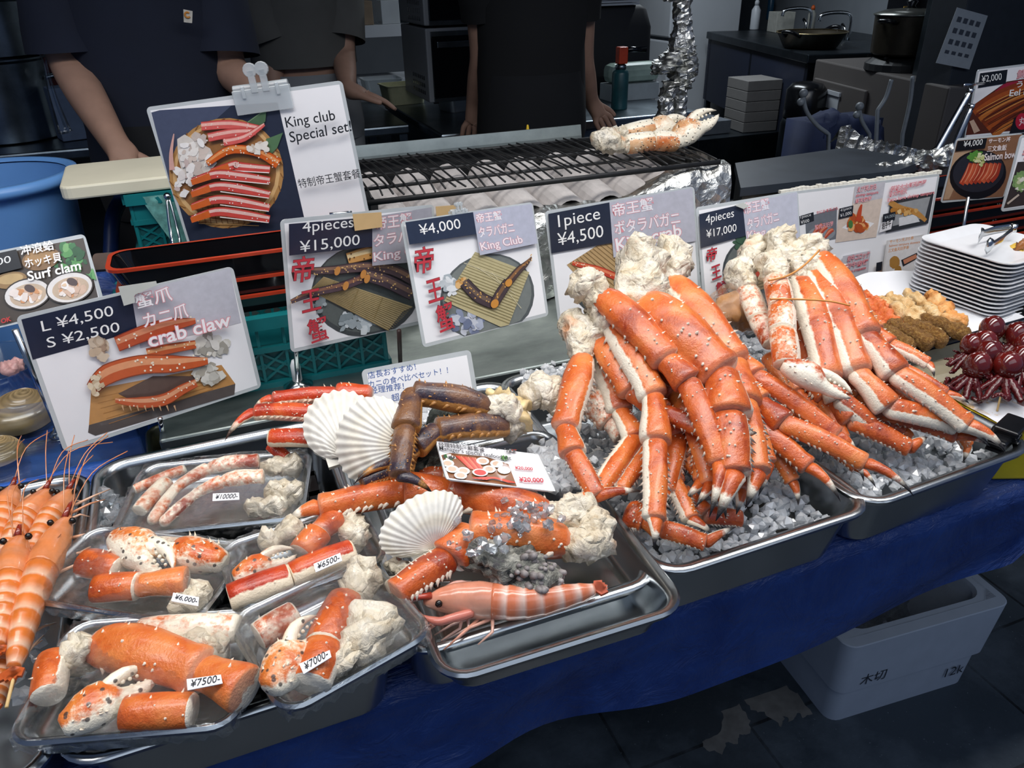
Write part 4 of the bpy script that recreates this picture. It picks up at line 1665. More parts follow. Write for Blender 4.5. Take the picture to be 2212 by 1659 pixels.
P = pack('tilted cling wrapped pack marked 7000 yen, front right of the left pan', [(566, 1318), (824, 1184), (884, 1380), (540, 1556)], .972, '¥7000-', [(646, 1434), (712, 1404), (716, 1419), (656, 1456)], dome=.024)
fr, ln = frame_px(P, (580, 1490), (700, 1340), .016, .4)
crab_claw('wide open dotted crab claw with orange patch in the 7000 yen pack', fr, ln, M_claw, GP, .1, wide=1.2)
crab_leg('orange crab leg standing diagonal in the middle of the 7000 yen pack', P, [(748, 1296, .006), (700, 1396, .01), (668, 1480, .008)], 'XX', .025, M_crab, GP, .5, name='crab_piece', spiny=.5, cat='crab piece')
crab_leg('pale orange crab piece at the left back of the 7000 yen pack', P, [(556, 1376, .004), (640, 1326, .006)], 'X', .02, M_crab, GP, 2, name='crab_piece', spiny=.5, cat='crab piece', pale=.48)
lump_thing('pale dotted crab shoulder at the top corner of the 7000 yen pack', P, [(768, 1276, .006), (790, 1236, .006)], [.022, .024], rag=.4, group=GP)
lump_thing('smooth white crab shoulder at the right of the 7000 yen pack', P, [(778, 1400, .006), (816, 1330, .008)], [.026, .03], rag=.3, group=GP)
lump_thing('white crab end piece at the front right of the 7000 yen pack', P, [(720, 1440, .004), (770, 1400, .006)], [.018, .02], rag=.5, group=GP)


def flat_pts(px_list, z, jx=.02):
    def fn():
        x, y = random.choice(px_list)
        p = zat(x, y, z)
        return p + Vector((random.gauss(0, jx), random.gauss(0, jx), random.uniform(0, .01)))
    return fn


ice('few melting ice lumps at the left inside the left pan', flat_pts([(230, 1094), (236, 1116), (250, 1110)], .91, .012), 34, .011, mat=M_icewet)
ice('melting ice specks on the black rack between the wrapped packs', flat_pts([(440, 1160), (500, 1150), (520, 1350), (540, 1330), (210, 1330)], .905, .014), 60, .005, mat=M_icewet)

# ------------------------------------------------------------------ seafood set in its own inner tray
c, w, d, a = fit_rect([(824, 1062), (1256, 958), (1392, 1244), (884, 1372)], .945)
tray('inner_tray', c, .278, .40, a * .5 + .0, .05, M_tray, 'shallow inner steel tray carrying the seafood set, nested in the pan', r=.03, lip=.006)
PS = Pile(.6, .948, 1.1, .985)
GS = 'boiled crab legs of the seafood set'
S2 = [
    ('long orange crab leg of the seafood set, tip reaching left over the 6500 yen pack', [(1186, 1120, .012), (976, 1062, .022), (876, 1062, .024), (690, 1096, .024), (616, 1132, .018)], 'MCPD', .030, M_crab, -1, [(1268, 1098, .012), (1230, 1118, .014)], [.026, .03]),
    ('thick orange crab leg of the seafood set, bent down left between scallop and oyster', [(1226, 1170, .012), (1014, 1148, .026), (968, 1206, .016), (852, 1284, .016)], 'MCP', .029, M_crab, -1, [(1256, 1110, .006), (1284, 1142, .008), (1268, 1180, .01)], [.022, .03, .028]),
    ('red crab leg at the back left, its shaft passing behind the upper scallop', [(800, 850, .05), (728, 852, .05), (590, 862, .05), (546, 884, .04)], 'CPD', .021, M_crabred, .15, None, None),
    ('red crab leg at the left whose thin bent tip hangs over the worktop', [(690, 894, .045), (552, 890, .045), (486, 952, .03)], 'PD', .022, M_crabred, .15, None, None),
    ('short cut red crab leg pointing left under the upper scallop', [(700, 948, .03), (582, 946, .03)], 'X', .017, M_crabred, .15, None, None),
    ('small red crab tip poking from behind the 10000 yen pack', [(584, 962, .01), (620, 990, .0)], 'X', .011, M_crabred, .15, None, None),
    ('orange crab leg lying behind the big orange one, under the special set card', [(884, 1030, .01), (960, 1026, .012), (1060, 1050, .01)], 'PX', .02, M_crab, 1, None, None),
]
for lab, pts, kinds, r, mt, side, sh, sr in S2:
    crab_leg(lab, PS, pts, kinds, r, mt, GS, side, sh, sr)
GR = 'raw brown crab legs of the seafood set'
R2 = [
    ('raw brown crab leg hanging down across the white scallop, bent at the top', [(1056, 880, .075), (892, 850, .1), (876, 926, .09), (864, 1028, .07), (936, 1068, .05)], 'MCPD', .0215, .35, [(1112, 896, .06), (1086, 882, .07)], [.022, .026]),
    ('raw brown crab leg lying level below the bent one, folding back to the left', [(1094, 922, .05), (944, 930, .065), (896, 966, .06), (852, 1000, .05), (764, 1046, .045)], 'MCPD', .0215, .35, [(1120, 908, .04), (1108, 918, .045)], [.022, .024]),
    ('raw brown crab limb half hidden behind the bent one by the oyster', [(890, 970, .04), (866, 1012, .04), (780, 1042, .04)], 'CP', .019, .35, None, None),
]
for lab, pts, kinds, r, side, sh, sr in R2:
    crab_leg(lab, PS, pts, kinds, r, M_raw, GR, side, sh, sr)
lump_thing('yellowish knobbly raw crab shoulder at the right end of the brown legs', PS, [(1066, 856, .05), (1100, 872, .06), (1122, 896, .055), (1104, 924, .045)], [.016, .024, .024, .018], rag=.6, mat=plain('raw_shoulder', 'd9bf8c', .35, var=.35, scale=45, bump=.5))
scallop('left white scallop shell standing behind the other, cream tinted, among red legs', PS, (752, 996), (722, 850), 150, .03, .075, ridges=19)
scallop('large white scallop shell in the middle, crossed by the brown crab leg', PS, (886, 966), (730, 936), 186, .06, .07, ridges=23)
scallop('front white scallop shell fanned out upright beside the oyster', PS, (940, 1182), (880, 1080), 192, .022, .07, ridges=23)
lump_thing('pale scallop flesh under the front scallop shell', PS, [(842, 1222, .0), (880, 1232, .0)], [.012, .013], name='scallop_flesh', rag=.5, cat='scallop')
oyster('grey barnacled oyster lying open in front of the orange leg', PS, [(994, 1206), (1060, 1222), (1130, 1244), (1192, 1254)], [.013, .029, .037, .026], M_oyster, .014, 150, .022)
oyster('dark ridged oyster peeking above the level brown crab leg', PS, [(936, 912), (966, 894), (994, 902)], [.016, .024, .018], M_oydark, .04)
oyster('dark green oyster behind the special set card, below the brown legs', PS, [(876, 1010), (924, 984), (966, 996)], [.02, .036, .026], M_oydark, .02)
prawn('big pink prawn with cream head lying along the front of the seafood tray', PS, [(880, 1308), (960, 1296), (1050, 1298), (1140, 1302), (1240, 1284), (1312, 1266)], .022, .004, None, 12, True, ('df7f58', 'efcbb0', 'f2ddcf'), 'b5402a', None, 0, legside=1)
ice('crushed ice piled on the right of the special set card', flat_pts([(1190, 1000), (1216, 1010), (1180, 1020), (1240, 1040), (1200, 990)], .965, .018), 150, .009)
ice('wet ice bits scattered over the orange legs of the seafood set', flat_pts([(1090, 1150), (1130, 1130), (1150, 1110), (1030, 1190), (1170, 1120), (1100, 1120)], .998, .014), 70, .006, mat=M_icewet)
ice('crushed ice between the brown crab legs and the blue writing card', flat_pts([(910, 900), (905, 885), (925, 880), (900, 925)], .99, .012), 80, .008)

# ------------------------------------------------------------------ prawns on skewers, left pan
tray('steel_pan', (-.415, .852, .93), .31, .52, .02, .09, M_tray, 'steel pan of skewered prawns at the left edge of the stall', r=.035)
PP = Pile(.6, .93, 1.1, .95)
GPn = 'skewered orange prawns in the left edge pan'
for lab, path, r, lift, sk in [
    ('long skewered prawn nearest the wrapped packs, bamboo stick showing at its tail', [(166, 1086), (132, 1150), (96, 1220), (62, 1310), (40, 1400), (22, 1474)], .021, .026, ((40, 1420), (14, 1528))),
    ('skewered prawn lying left of the long one with its black eye in view', [(52, 1140), (34, 1200), (18, 1280), (4, 1350), (-8, 1420)], .022, .03, None),
    ('skewered prawn head down behind the long one, topmost in the pan', [(120, 1040), (84, 1090), (50, 1130), (20, 1180), (-10, 1240)], .02, .012, None),
    ('skewered prawn at the top right corner of the prawn pan', [(170, 1040), (134, 1090), (104, 1130), (70, 1190), (40, 1260)], .019, .008, None),
    ('skewered prawn at the far left edge pointing up', [(42, 1036), (22, 1080), (6, 1120), (-12, 1180), (-30, 1240)], .02, .012, None),
    ('skewered prawn beneath the others at the front of the pan', [(20, 1330), (10, 1390), (2, 1450), (-8, 1500), (-14, 1540)], .02, .0, None),
]:
    prawn(lab, PP, path, r, lift, GPn, 8, False, skewer=sk, feel=3)
ice('crushed ice under the skewered prawns', in_tray(-.415, .90, .25, .36, .885, .925), 420, .009)

# ------------------------------------------------------------------ price cards on wire stands
DARK = '20263a'
GREY = 'bdbdc6'
RED = 'c8404e'
PINK = 'd98a92'
M_cleartape = plain('clear_tape', 'b9bcb6', 0.3, var=.05)


def clip_on(card, px, sz=.05, name='acrylic_clip'):
    """clear plastic clip pinched on a card's top edge"""
    x, y = card.loc(*px)
    w = card.R
    m = MB()
    for zz in (.004, -.007):
        m.box((x - sz / 2, y - sz * .28, zz), (x + sz / 2, y + sz * .12, zz + .003))
    m.tube([(x - sz * .48, y + sz * .14, -.001), (x + sz * .48, y + sz * .14, -.001)], sz * .07, 10)
    for e in (-1, 1):
        m.box((x + e * sz * .1 - sz * .06, y + sz * .05, .002), (x + e * sz * .1 + sz * .06, y + sz * .42, .008))
        m.lathe([(sz * .12, -.004), (sz * .12, .004)], (x + e * sz * .1, y + sz * .42, .004), 14)
        m.box((x + e * sz * .3 - sz * .03, y - sz * .02, .006), (x + e * sz * .3 + sz * .03, y + sz * .18, .01))
    m.build(name, M_frost, card.root, bevel=.001)


def bands(card, quad, n, c, w=1.0):
    """thin parallel lines across a printed bamboo mat: quad TL TR BR BL"""
    a, b, c2, d = [Vector((*p, 0)) for p in quad]
    for k in range(1, n):
        f = k / n
        p, q = a.lerp(d, f), b.lerp(c2, f)
        card.stroke([(p.x, p.y), (q.x, q.y)], w, c)


def hanzi_column(card, boxes):
    for ch, bl, br, tl in boxes:
        card.text(ch, bl, br, tl, 'b83440', 0.012, '3a2026', .012)


# King club special set
K = Card('sign_card', [(314, 232), (739, 173), (806, 505), (416, 558)], .268, 1.36, 'big white sign reading King club Special set with a basket of crab', 'sign', 16)
K.poly([(327, 243), (345, 238), (600, 221), (661, 487), (640, 497), (432, 547), (414, 536)], '2b3142')
K.poly([(327, 243), (345, 238), (500, 228), (420, 300), (362, 400)], '4a5168')
K.ell(489, 374, 124, 119, 'b98a52', -10)
K.ell(489, 373, 116, 111, 'dcb27a', -10)
K.ell(489, 372, 108, 104, '9b6b3e', -10)
for k in range(26):
    a = k / 26 * 6.28
    K.stroke([(489 + 117 * math.cos(a), 374 + 113 * math.sin(a)), (489 + 124 * math.cos(a + .1), 374 + 119 * math.sin(a + .1))], 2, '8a5c30')
for y in range(410, 486, 8):
    K.stroke([(430, y), (560, y + 5)], 1.6, 'c89a62')
for x in range(425, 570, 12):
    K.stroke([(x, 440), (x + 8, 482)], 1.4, '77492a')
K.poly([(527, 268), (577, 233), (574, 262), (556, 278)], '4e6a4c')
K.stroke([(530, 268), (575, 236)], 1.2, '86a17c')
K.poly([(575, 300), (612, 286), (600, 318), (585, 334)], '587a56')
K.poly([(384, 300), (400, 290), (455, 320), (470, 352), (430, 396), (400, 390), (386, 340)], 'd7cfc6')
K.blobs(425, 330, 34, 40, ['efe9e2', 'c9bab0', 'd9c9bd', 'f4f0ec'], 34, 11)
K.blobs(400, 384, 20, 34, ['e4dcd6', 'cdb9b2', 'f0ebe6'], 16, 9)
K.stroke([(378, 288), (372, 330), (374, 366)], [2, 8, 12], 'd6a59a')
for p, w in (([(437, 272), (500, 268), (560, 277)], 17), ([(452, 296), (505, 286), (555, 284)], 17), ([(485, 306), (530, 296), (573, 268)], [16, 15, 6])):
    K.crabstroke(p, w, ['a8362e', 'd8605a', 'f0b4a8'], 10, 'f2d8cc')
K.crabstroke([(450, 352), (500, 322), (560, 328), (604, 352)], [12, 17, 17, 22], ['a04018', 'd2601e', 'eb9a5c'], 26)
K.blobs(560, 318, 22, 9, ['e9e2d8', 'd0c0b0'], 12, 8)
for y0, dy in ((352, 12), (372, 16), (398, 20), (426, 20), (452, 18)):
    x0 = 430 if y0 > 360 else 470
    K.crabstroke([(x0 - 10, y0 + 18), (x0 + 40, y0 + 2), (520, y0 + 6), (586, y0 + dy)], [14, 17, 19, 15], ['9c3a26', 'cf4c44', 'eec2b8'], 14, 'f4e0d8')
    K.stroke([(x0 - 12, y0 + 20), (x0 + 28, y0 + 6)], [12, 15], 'd4652a')
    K.stroke([(480, y0 + 13), (584, y0 + dy + 7)], [2, 4, 2], 'f6ece6')
K.text('King club', (624, 281), (729, 264), (618, 252), '1d2026', .005)
K.text('Special set!', (632, 313), (763, 288), (627, 283), '1d2026', .005)
K.text('特制帝王蟹套餐', (650, 404), (782, 381), (645, 384), '1d2026', .003)
clip_on(K, (567, 205), .098)
K.done()
K.pole(yat(606, 520, 1.43), (yat(606, 520, 1.43).x, 1.45, WT), .005)
K.pole(yat(414, 556, 1.49), (yat(414, 556, 1.49).x, 1.47, WT), .005)

# crab claw
C1 = Card('sign_card', [(36, 686), (502, 572), (566, 838), (136, 977)], .21, 1.42, 'large crab claw sign with L and S prices in white on navy', 'sign', 22)
C1.poly([(46, 690), (283, 632), (303, 713), (70, 777)], DARK)
C1.poly([(283, 632), (496, 580), (520, 697), (303, 752)], GREY)
C1.poly([(197, 842), (478, 788), (508, 829), (192, 918)], 'c08c54')
C1.poly([(192, 918), (508, 829), (506, 852), (206, 941), (190, 934)], '58504e')
for k in range(6):
    C1.stroke([(205 + k * 6, 860 + k * 11), (470 - k * 2, 800 + k * 8)], 1.2, 'a87440')
C1.poly([(255, 850), (330, 812), (430, 812), (400, 850), (300, 872)], '5d4a44')
C1.blobs(455, 745, 34, 22, ['b9b6ae', 'd0ccc2', 'a09c92', 'dad7d0'], 34, 11)
C1.blobs(450, 808, 30, 18, ['c2bfb6', 'd6d3ca', 'a8a296'], 30, 10)
C1.blobs(215, 752, 22, 20, ['c2ab92', 'd0bda6', 'a58a74'], 24, 9)
C1.crabstroke([(250, 742), (310, 718), (360, 702), (420, 692)], [30, 32, 28, 10], ['8c3420', 'b9512f', 'd68a66'], 14)
C1.crabstroke([(315, 762), (360, 752), (420, 742)], [20, 20, 16], ['8c3a24', 'b8542c', 'd89868'], 10)
C1.crabstroke([(196, 838), (230, 806), (300, 786), (372, 784), (446, 778)], [26, 40, 38, 34, 12], ['8a3c22', 'c45a30', 'e09a70'], 26)
C1.blobs(205, 826, 16, 22, ['ddcdb2', 'c9b394'], 14, 8)
C1.crabstroke([(246, 862), (300, 866), (350, 860), (390, 838), (420, 824)], [8, 22, 24, 20, 16], ['8a3c22', 'c05a34', 'dd9c76'], 20)
for x in range(260, 380, 16):
    C1.stroke([(x, 872), (x + 4, 884)], [4, .8], 'caa07c')
C1.text('L ¥4,500', (90, 717), (243, 682), (84, 690), 'e8e8e6')
C1.text('S ¥2,500', (101, 752), (256, 716), (96, 726), 'e8e8e6')
C1.text('蟹爪', (292, 666), (369, 646), (284, 634), 'e9e6e8', .012, PINK)
C1.text('カニ爪', (308, 707), (403, 682), (302, 676), 'e9e6e8', .012, PINK)
C1.text('crab claw', (319, 748), (495, 701), (312, 718), 'ebe8ea', .02, PINK)
C1.tape([(250, 616), (331, 604), (333, 612), (284, 634), (286, 650), (262, 657)], label='clear tape', mat=M_cleartape)
C1.done()
f1 = zat(357, 968, .845)
C1.pole(yat(346, 905, 1.15), (f1.x, f1.y, .84), .004)

# surf clam
C2 = Card('sign_card', [(-62, 552), (183, 506), (226, 655), (-16, 714)], .124, 1.42, 'surf clam sign at the left edge with two open clams pictured', 'sign', 18)
C2.poly([(-40, 556), (180, 514), (214, 650), (-8, 706)], '4a4038')
C2.blobs(150, 560, 34, 34, ['3e7a4a', '5c9a5a', '2e5c3a', '7ab070'], 30, 10)
C2.blobs(200, 592, 12, 10, ['4f8f55', '6aa866'], 10, 7)
C2.ell(90, 560, 42, 24, '8a6a48', -12)
C2.ell(88, 556, 34, 15, 'b08a5c', -12)
C2.ell(24, 606, 36, 18, '9a7a50', -10)
C2.ell(24, 603, 28, 11, 'c2a474', -10)
for cx, cy in ((60, 636), (152, 622)):
    C2.ell(cx, cy, 52, 34, '3c332c', -12)
    C2.ell(cx, cy, 49, 31, 'e4dfdc', -12)
    C2.ell(cx + 2, cy + 2, 40, 24, 'c9b29a', -12)
    C2.blobs(cx, cy + 2, 28, 15, ['efe2da', 'd8b8a2', 'e8c8a8', 'f4eeea', 'd89a6a'], 26, 9)
    C2.ell(cx + 6, cy - 12, 12, 8, '5a4a48', 20)
C2.poly([(-40, 557), (38, 540), (50, 580), (-30, 600)], '17191f')
C2.text('00', (-4, 575), (27, 568), (-6, 560), 'e8e8e6')
C2.text('冲浪蛤', (49, 555), (121, 541), (44, 533), 'f2f0ee', .02)
C2.text('ホッキ貝', (58, 582), (137, 567), (54, 561), 'f2f0ee', .02)
C2.text('Surf clam', (64, 609), (178, 584), (60, 588), 'f2f0ee', .02)
C2.text('OK', (6, 700), (28, 694), (4, 690), 'c23030', .03)
C2.done()
f2 = yat(32, 712, 1.37)
C2.pole(f2, (f2.x + .01, 1.375, .866), .005)

# four pieces 15,000
C3 = Card('sign_card', [(614, 477), (930, 438), (948, 694), (620, 762)], .21, 1.42, 'sign for 4pieces at 15,000 yen, brown crab on a bamboo mat, half covered', 'sign', 18)
C3.ell(790, 628, 118, 100, '44484a', -8)
C3.ell(790, 624, 112, 94, '5c6260', -8)
C3.blobs(770, 694, 46, 22, ['9aa4a8', 'b9c2c6', '7d888c', 'ced4d6'], 34, 9)
C3.blobs(690, 650, 14, 24, ['a4aeb0', '868f92'], 10, 9)
C3.poly([(697, 597), (890, 662), (868, 672), (836, 718), (667, 627)], 'b7a377')
bands(C3, [(697, 597), (890, 662), (836, 718), (667, 627)], 16, '84704a', 1.3)
for k in range(3):
    C3.stroke([(720 + k * 52, 606 + k * 18), (702 + k * 52, 646 + k * 20)], 1.5, '8d794e')
C3.crabstroke([(748, 558), (800, 544), (852, 538)], [22, 26, 18], ['8a5a2c', 'd09a58', 'ecd2a0'], 12, '5a3a22')
C3.crabstroke([(664, 584), (720, 582), (778, 576), (840, 580), (890, 604)], [12, 17, 20, 22, 22], ['2a2126', '57464a', '8c6c5a'], 40, 'e0b878')
C3.crabstroke([(624, 650), (668, 632), (735, 616), (786, 596)], [8, 14, 17, 18], ['2a2126', '54424a', '8a6250'], 30, 'e0b070')
C3.crabstroke([(784, 592), (830, 606), (886, 634)], [24, 26, 26], ['2a2126', '4e4048', '7c6258'], 22, 'e0b878')
for x, y in ((722, 583), (778, 590), (740, 615), (786, 600)):
    C3.ell(x, y, 6, 10, 'c98a48', 20)
C3.poly([(617, 482), (797, 467), (797, 531), (618, 550)], DARK)
C3.poly([(797, 467), (925, 446), (930, 560), (797, 572)], 'a6a4ad')
C3.text('4pieces', (647, 508), (757, 496), (646, 476), 'e4e4e2')
C3.text('¥15,000', (641, 547), (770, 530), (640, 519), 'e4e4e2')
C3.text('帝王蟹', (804, 496), (882, 485), (802, 467), 'e0dcde', .01, PINK)
C3.text('タラバガニ', (801, 531), (925, 510), (799, 506), 'e0dcde', .01, PINK)
C3.text('King Club', (801, 569), (925, 546), (799, 544), 'e8e4e6', .01, PINK)
hanzi_column(C3, [('帝', (621, 610), (668, 604), (626, 553)), ('王', (646, 674), (687, 664), (642, 628)), ('蟹', (664, 742), (706, 728), (654, 690))])
C3.tape([(751, 460), (813, 456), (815, 488), (756, 496)])
C3.tape([(930, 444), (984, 440), (988, 460), (932, 465)])
C3.done()
f3 = zat(645, 834, WT)
C3.pole(yat(636, 720, 1.22), (f3.x, f3.y, WT), .0045, .026)
m = MB()
m.lathe([(.0085, 0), (.0085, .03), (.007, .034), (.0045, .04)], (f3.x, f3.y, WT + .012), 14)
C3.part(m, 'plastic_collar', M_white, True)
m = MB()
m.tube([yat(712, 463, 1.285), yat(760, 459, 1.285)], .003, 8)
C3.part(m, 'wire_arm', M_chrome, True)

# 4,000
C4 = Card('sign_card', [(867, 478), (1149, 437), (1187, 680), (912, 753)], .21, 1.3, 'sign for King Club at 4,000 yen, one brown leg on a bamboo mat', 'sign', 20)
C4.ell(1052, 642, 104, 92, '565c5e', -25)
C4.ell(1052, 640, 98, 86, '767c7a', -25)
C4.blobs(1010, 700, 36, 26, ['8790a8', 'a9b0c2', '6c7690', 'c2c6d0'], 28, 9)
C4.poly([(1025, 544), (1142, 588), (1098, 702), (1080, 706), (958, 650)], 'b9ae86')
bands(C4, [(1025, 544), (1142, 588), (1096, 704), (958, 650)], 20, '8c8058', 1.2)
for k in range(3):
    C4.stroke([(1000 + k * 30, 568 + k * 10), (1100 + k * 12, 606 + k * 30)], 1.0, 'd8cfae')
C4.blobs(970, 618, 18, 20, ['c2c8cc', 'dde0e2', 'a9b2b8'], 18, 9)
C4.blobs(993, 612, 8, 14, ['c8924e', 'dcb27a'], 8, 6)
C4.crabstroke([(1000, 610), (1030, 640), (1064, 656)], [22, 24, 22], ['221c22', '453a40', '6c5a50'], 20, 'd8a860')
C4.crabstroke([(1064, 656), (1078, 632), (1094, 608)], [18, 20, 18], ['221c22', '453a40', '7a5a40'], 12, 'd8a860')
C4.crabstroke([(1094, 610), (1116, 584), (1132, 570), (1144, 556)], [16, 14, 10, 2], ['221c22', '4a3a3a', '8a6040'], 10, 'd8a860')
C4.ell(1064, 656, 8, 10, 'c8893e', 30)
C4.ell(1094, 611, 7, 9, 'c8893e', 30)
C4.poly([(871, 481), (1017, 459), (1026, 506), (880, 529)], '2b3448')
C4.poly([(1017, 459), (1143, 441), (1156, 526), (1032, 552)], 'b4b6c6')
C4.text('¥4,000', (904, 512), (992, 497), (899, 486), 'ecebe8')
C4.text('帝王蟹', (1026, 483), (1080, 475), (1022, 463), 'e6e2e6', .012, PINK)
C4.text('タラバガニ', (1031, 514), (1107, 502), (1027, 492), 'e6e2e6', .012, PINK)
C4.text('King Club', (1037, 547), (1126, 530), (1031, 525), 'eae6ea', .006, PINK)
hanzi_column(C4, [('帝', (890, 594), (931, 587), (891, 536)), ('王', (922, 656), (954, 646), (914, 608)), ('蟹', (944, 722), (980, 708), (934, 662))])
clip_on(C4, (990, 459), .032)
C4.done()
f4 = zat(862, 784, WT)
C4.pole(yat(862, 714, 1.2), (f4.x, 1.27, WT), .004, 0, plain('dark_post', '3a2a28', .5))

# 1piece 4,500
C5 = Card('sign_card', [(1179, 457), (1498, 401), (1516, 634), (1203, 697)], .21, 1.42, 'sign for 1piece at 4,500 yen standing behind the tall crab heap', 'sign', 20)
C5.ell(1330, 606, 96, 84, '454b4c', -10)
C5.ell(1330, 602, 90, 78, '666c6a', -10)
C5.poly([(1224, 572), (1350, 492), (1424, 546), (1400, 640), (1292, 648)], 'b5966a')
bands(C5, [(1350, 492), (1424, 546), (1310, 648), (1224, 572)], 18, '866a44', 1.3)
C5.crabstroke([(1236, 568), (1290, 582), (1336, 600)], [8, 14, 14], ['8c2a20', 'c04430', 'e0805a'], 12)
C5.crabstroke([(1336, 604), (1380, 570), (1440, 540)], [14, 15, 12], ['8c2a20', 'c04430', 'e0805a'], 12)
C5.poly([(1183, 462), (1315, 437), (1324, 524), (1190, 547)], '262c3c')
C5.poly([(1315, 437), (1494, 406), (1502, 520), (1324, 556)], 'b7b6c1')
C5.text('1piece', (1206, 499), (1296, 481), (1203, 465), 'e8e7e4')
C5.text('¥4,500', (1205, 535), (1303, 515), (1202, 504), 'e8e7e4')
C5.text('帝王蟹', (1324, 469), (1411, 453), (1320, 441), 'e4e0e4', .012, PINK)
C5.text('ボタラバガニ', (1328, 507), (1468, 483), (1324, 479), 'e4e0e4', .012, PINK)
C5.text('King crab', (1332, 551), (1472, 517), (1327, 516), 'eae6e8', .02, PINK)
C5.done()
C5.pole(yat(1352, 640, 1.30), (yat(1352, 640, 1.30).x, 1.27, WT), .004)

# 4pieces 17,000
C6 = Card('sign_card', [(1505, 450), (1722, 409), (1737, 655), (1522, 702)], .21, 1.3, 'sign for 4pieces at 17,000 yen behind the banded crab bundle', 'sign', 20, yaw=0)
C6.ell(1636, 590, 76, 80, '43494a', -10)
C6.ell(1636, 588, 70, 74, '646a68', -10)
C6.blobs(1600, 520, 14, 26, ['3e5a44', '52705a', '2c4434'], 18, 8)
C6.poly([(1590, 560), (1690, 530), (1720, 600), (1600, 640)], '9d8a68')
bands(C6, [(1590, 560), (1690, 530), (1720, 600), (1600, 640)], 12, '75654a', 1.2)
C6.crabstroke([(1590, 610), (1650, 580), (1710, 590)], [20, 24, 20], ['8c2a20', 'b44a34', 'd88a60'], 12)
C6.poly([(1508, 463), (1602, 441), (1609, 509), (1512, 536)], '2a3040')
C6.poly([(1602, 441), (1719, 414), (1724, 520), (1612, 540)], 'b9bac6')
C6.text('4pieces', (1522, 489), (1583, 474), (1522, 465), 'e8e7e4')
C6.text('¥17,000', (1524, 517), (1589, 502), (1523, 497), 'e8e7e4')
C6.text('帝王蟹', (1605, 464), (1660, 452), (1602, 439), 'e0dce2', .012, PINK)
C6.text('タラバガニ', (1614, 496), (1681, 478), (1610, 474), 'e0dce2', .012, PINK)
C6.text('King', (1614, 524), (1652, 515), (1611, 501), 'e0dce2', .012, PINK)
hanzi_column(C6, [('帝', (1522, 568), (1544, 562), (1525, 537)), ('王', (1536, 606), (1556, 598), (1533, 577)), ('蟹', (1546, 642), (1570, 632), (1543, 612))])
C6.tape([(1580, 444), (1600, 438), (1612, 446), (1600, 452)], label='clear tape', mat=M_cleartape)
C6.done()
C6.pole(yat(1620, 660, 1.24), (yat(1620, 660, 1.24).x, 1.24, WT), .004)

# tempura menu board
C7 = Card('menu_board', [(1690, 414), (2033, 378), (1984, 622), (1672, 676)], .29, 1.35, 'wide white tempura menu board with pasted photos behind the skewer tray', 'sign', 14, thick=.012, wa=.6)
C7.poly([(1739, 470), (1808, 448), (1806, 516), (1742, 530)], '70747c')
C7.ell(1774, 505, 30, 16, '8d9298', -8)
for p in ([(1752, 512), (1766, 494), (1776, 484)], [(1764, 520), (1774, 500), (1786, 490)], [(1780, 516), (1792, 500), (1800, 496)]):
    C7.stroke(p, [4, 10, 7], 'b84a34')
    C7.stroke([(x - 1, y - 1) for x, y in p], [1, 4, 3], 'dd8a6a')
C7.poly([(1726, 467), (1757, 458), (1758, 477), (1727, 487)], '22262f')
C7.text('1piece', (1729, 474), (1752, 468), (1728, 466), 'e0e0e0')
C7.text('¥500', (1730, 484), (1748, 479), (1729, 477), 'e0e0e0')
C7.text('かにかま天ぷら', (1764, 463), (1810, 453), (1763, 456), 'd0606a', .01)
C7.text('蟹肉天妇罗', (1760, 497), (1800, 488), (1759, 486), 'e6a0a4', .02)
C7.poly([(1846, 403), (1912, 392), (1892, 512), (1804, 524), (1812, 450), (1840, 447)], 'd8c6b8')
C7.poly([(1846, 403), (1912, 392), (1906, 428), (1842, 440)], 'c2c0c6')
C7.poly([(1818, 492), (1862, 505), (1888, 482), (1846, 470)], 'eceaea')
C7.blobs(1850, 482, 20, 16, ['c4692e', 'd9884a', 'b3502a', 'e8a86c'], 28, 8)
C7.stroke([(1852, 478), (1856, 455), (1860, 441)], [12, 8, 3], 'c0492c')
C7.ell(1836, 484, 5, 9, '4c7a44')
C7.poly([(1812, 450), (1842, 443), (1840, 466), (1810, 473)], '22262f')
C7.text('41piece', (1814, 459), (1838, 452), (1814, 451), 'dcdcdc')
C7.text('¥1,000', (1814, 470), (1838, 463), (1813, 462), 'dcdcdc')
C7.text('えび天ぷら', (1850, 416), (1891, 408), (1851, 404), 'e8b4b8', .01, RED)
C7.text('shrimp tempura', (1847, 427), (1895, 419), (1848, 419), 'd0606a', .015)
C7.text('虾天妇罗', (1846, 439), (1880, 433), (1847, 429), 'e8b4b8', .01, RED)
C7.poly([(1922, 434), (2016, 413), (2003, 482), (1912, 502)], '35383e')
C7.poly([(1930, 440), (2008, 424), (1996, 470), (1926, 488)], '9a9c9e')
C7.poly([(1940, 470), (1975, 462), (1985, 478), (1940, 488)], 'd8d8da')
C7.stroke([(1920, 436), (1945, 450), (1975, 458), (1998, 476)], [12, 14, 13, 8], 'c08a4a')
C7.blobs(1955, 454, 30, 7, ['d8a866', 'b47a38', 'e6c48c'], 26, 5)
C7.poly([(1905, 462), (1932, 456), (1930, 474), (1903, 480)], '22262f')
C7.text('¥4,000', (1908, 474), (1930, 468), (1908, 466), '9aa4a8')
C7.poly([(1902, 480), (1926, 474), (1922, 494), (1896, 502)], 'e6e4e6')
C7.text('岩手牛', (1902, 496), (1922, 488), (1902, 480), '2a2426', .03)
C7.text('超特大大虾天妇罗', (1920, 413), (1996, 398), (1922, 402), 'e0a8ae', .01, RED)
C7.text('特大海老天', (1917, 425), (1956, 417), (1918, 414), 'e0a8ae', .01, RED)
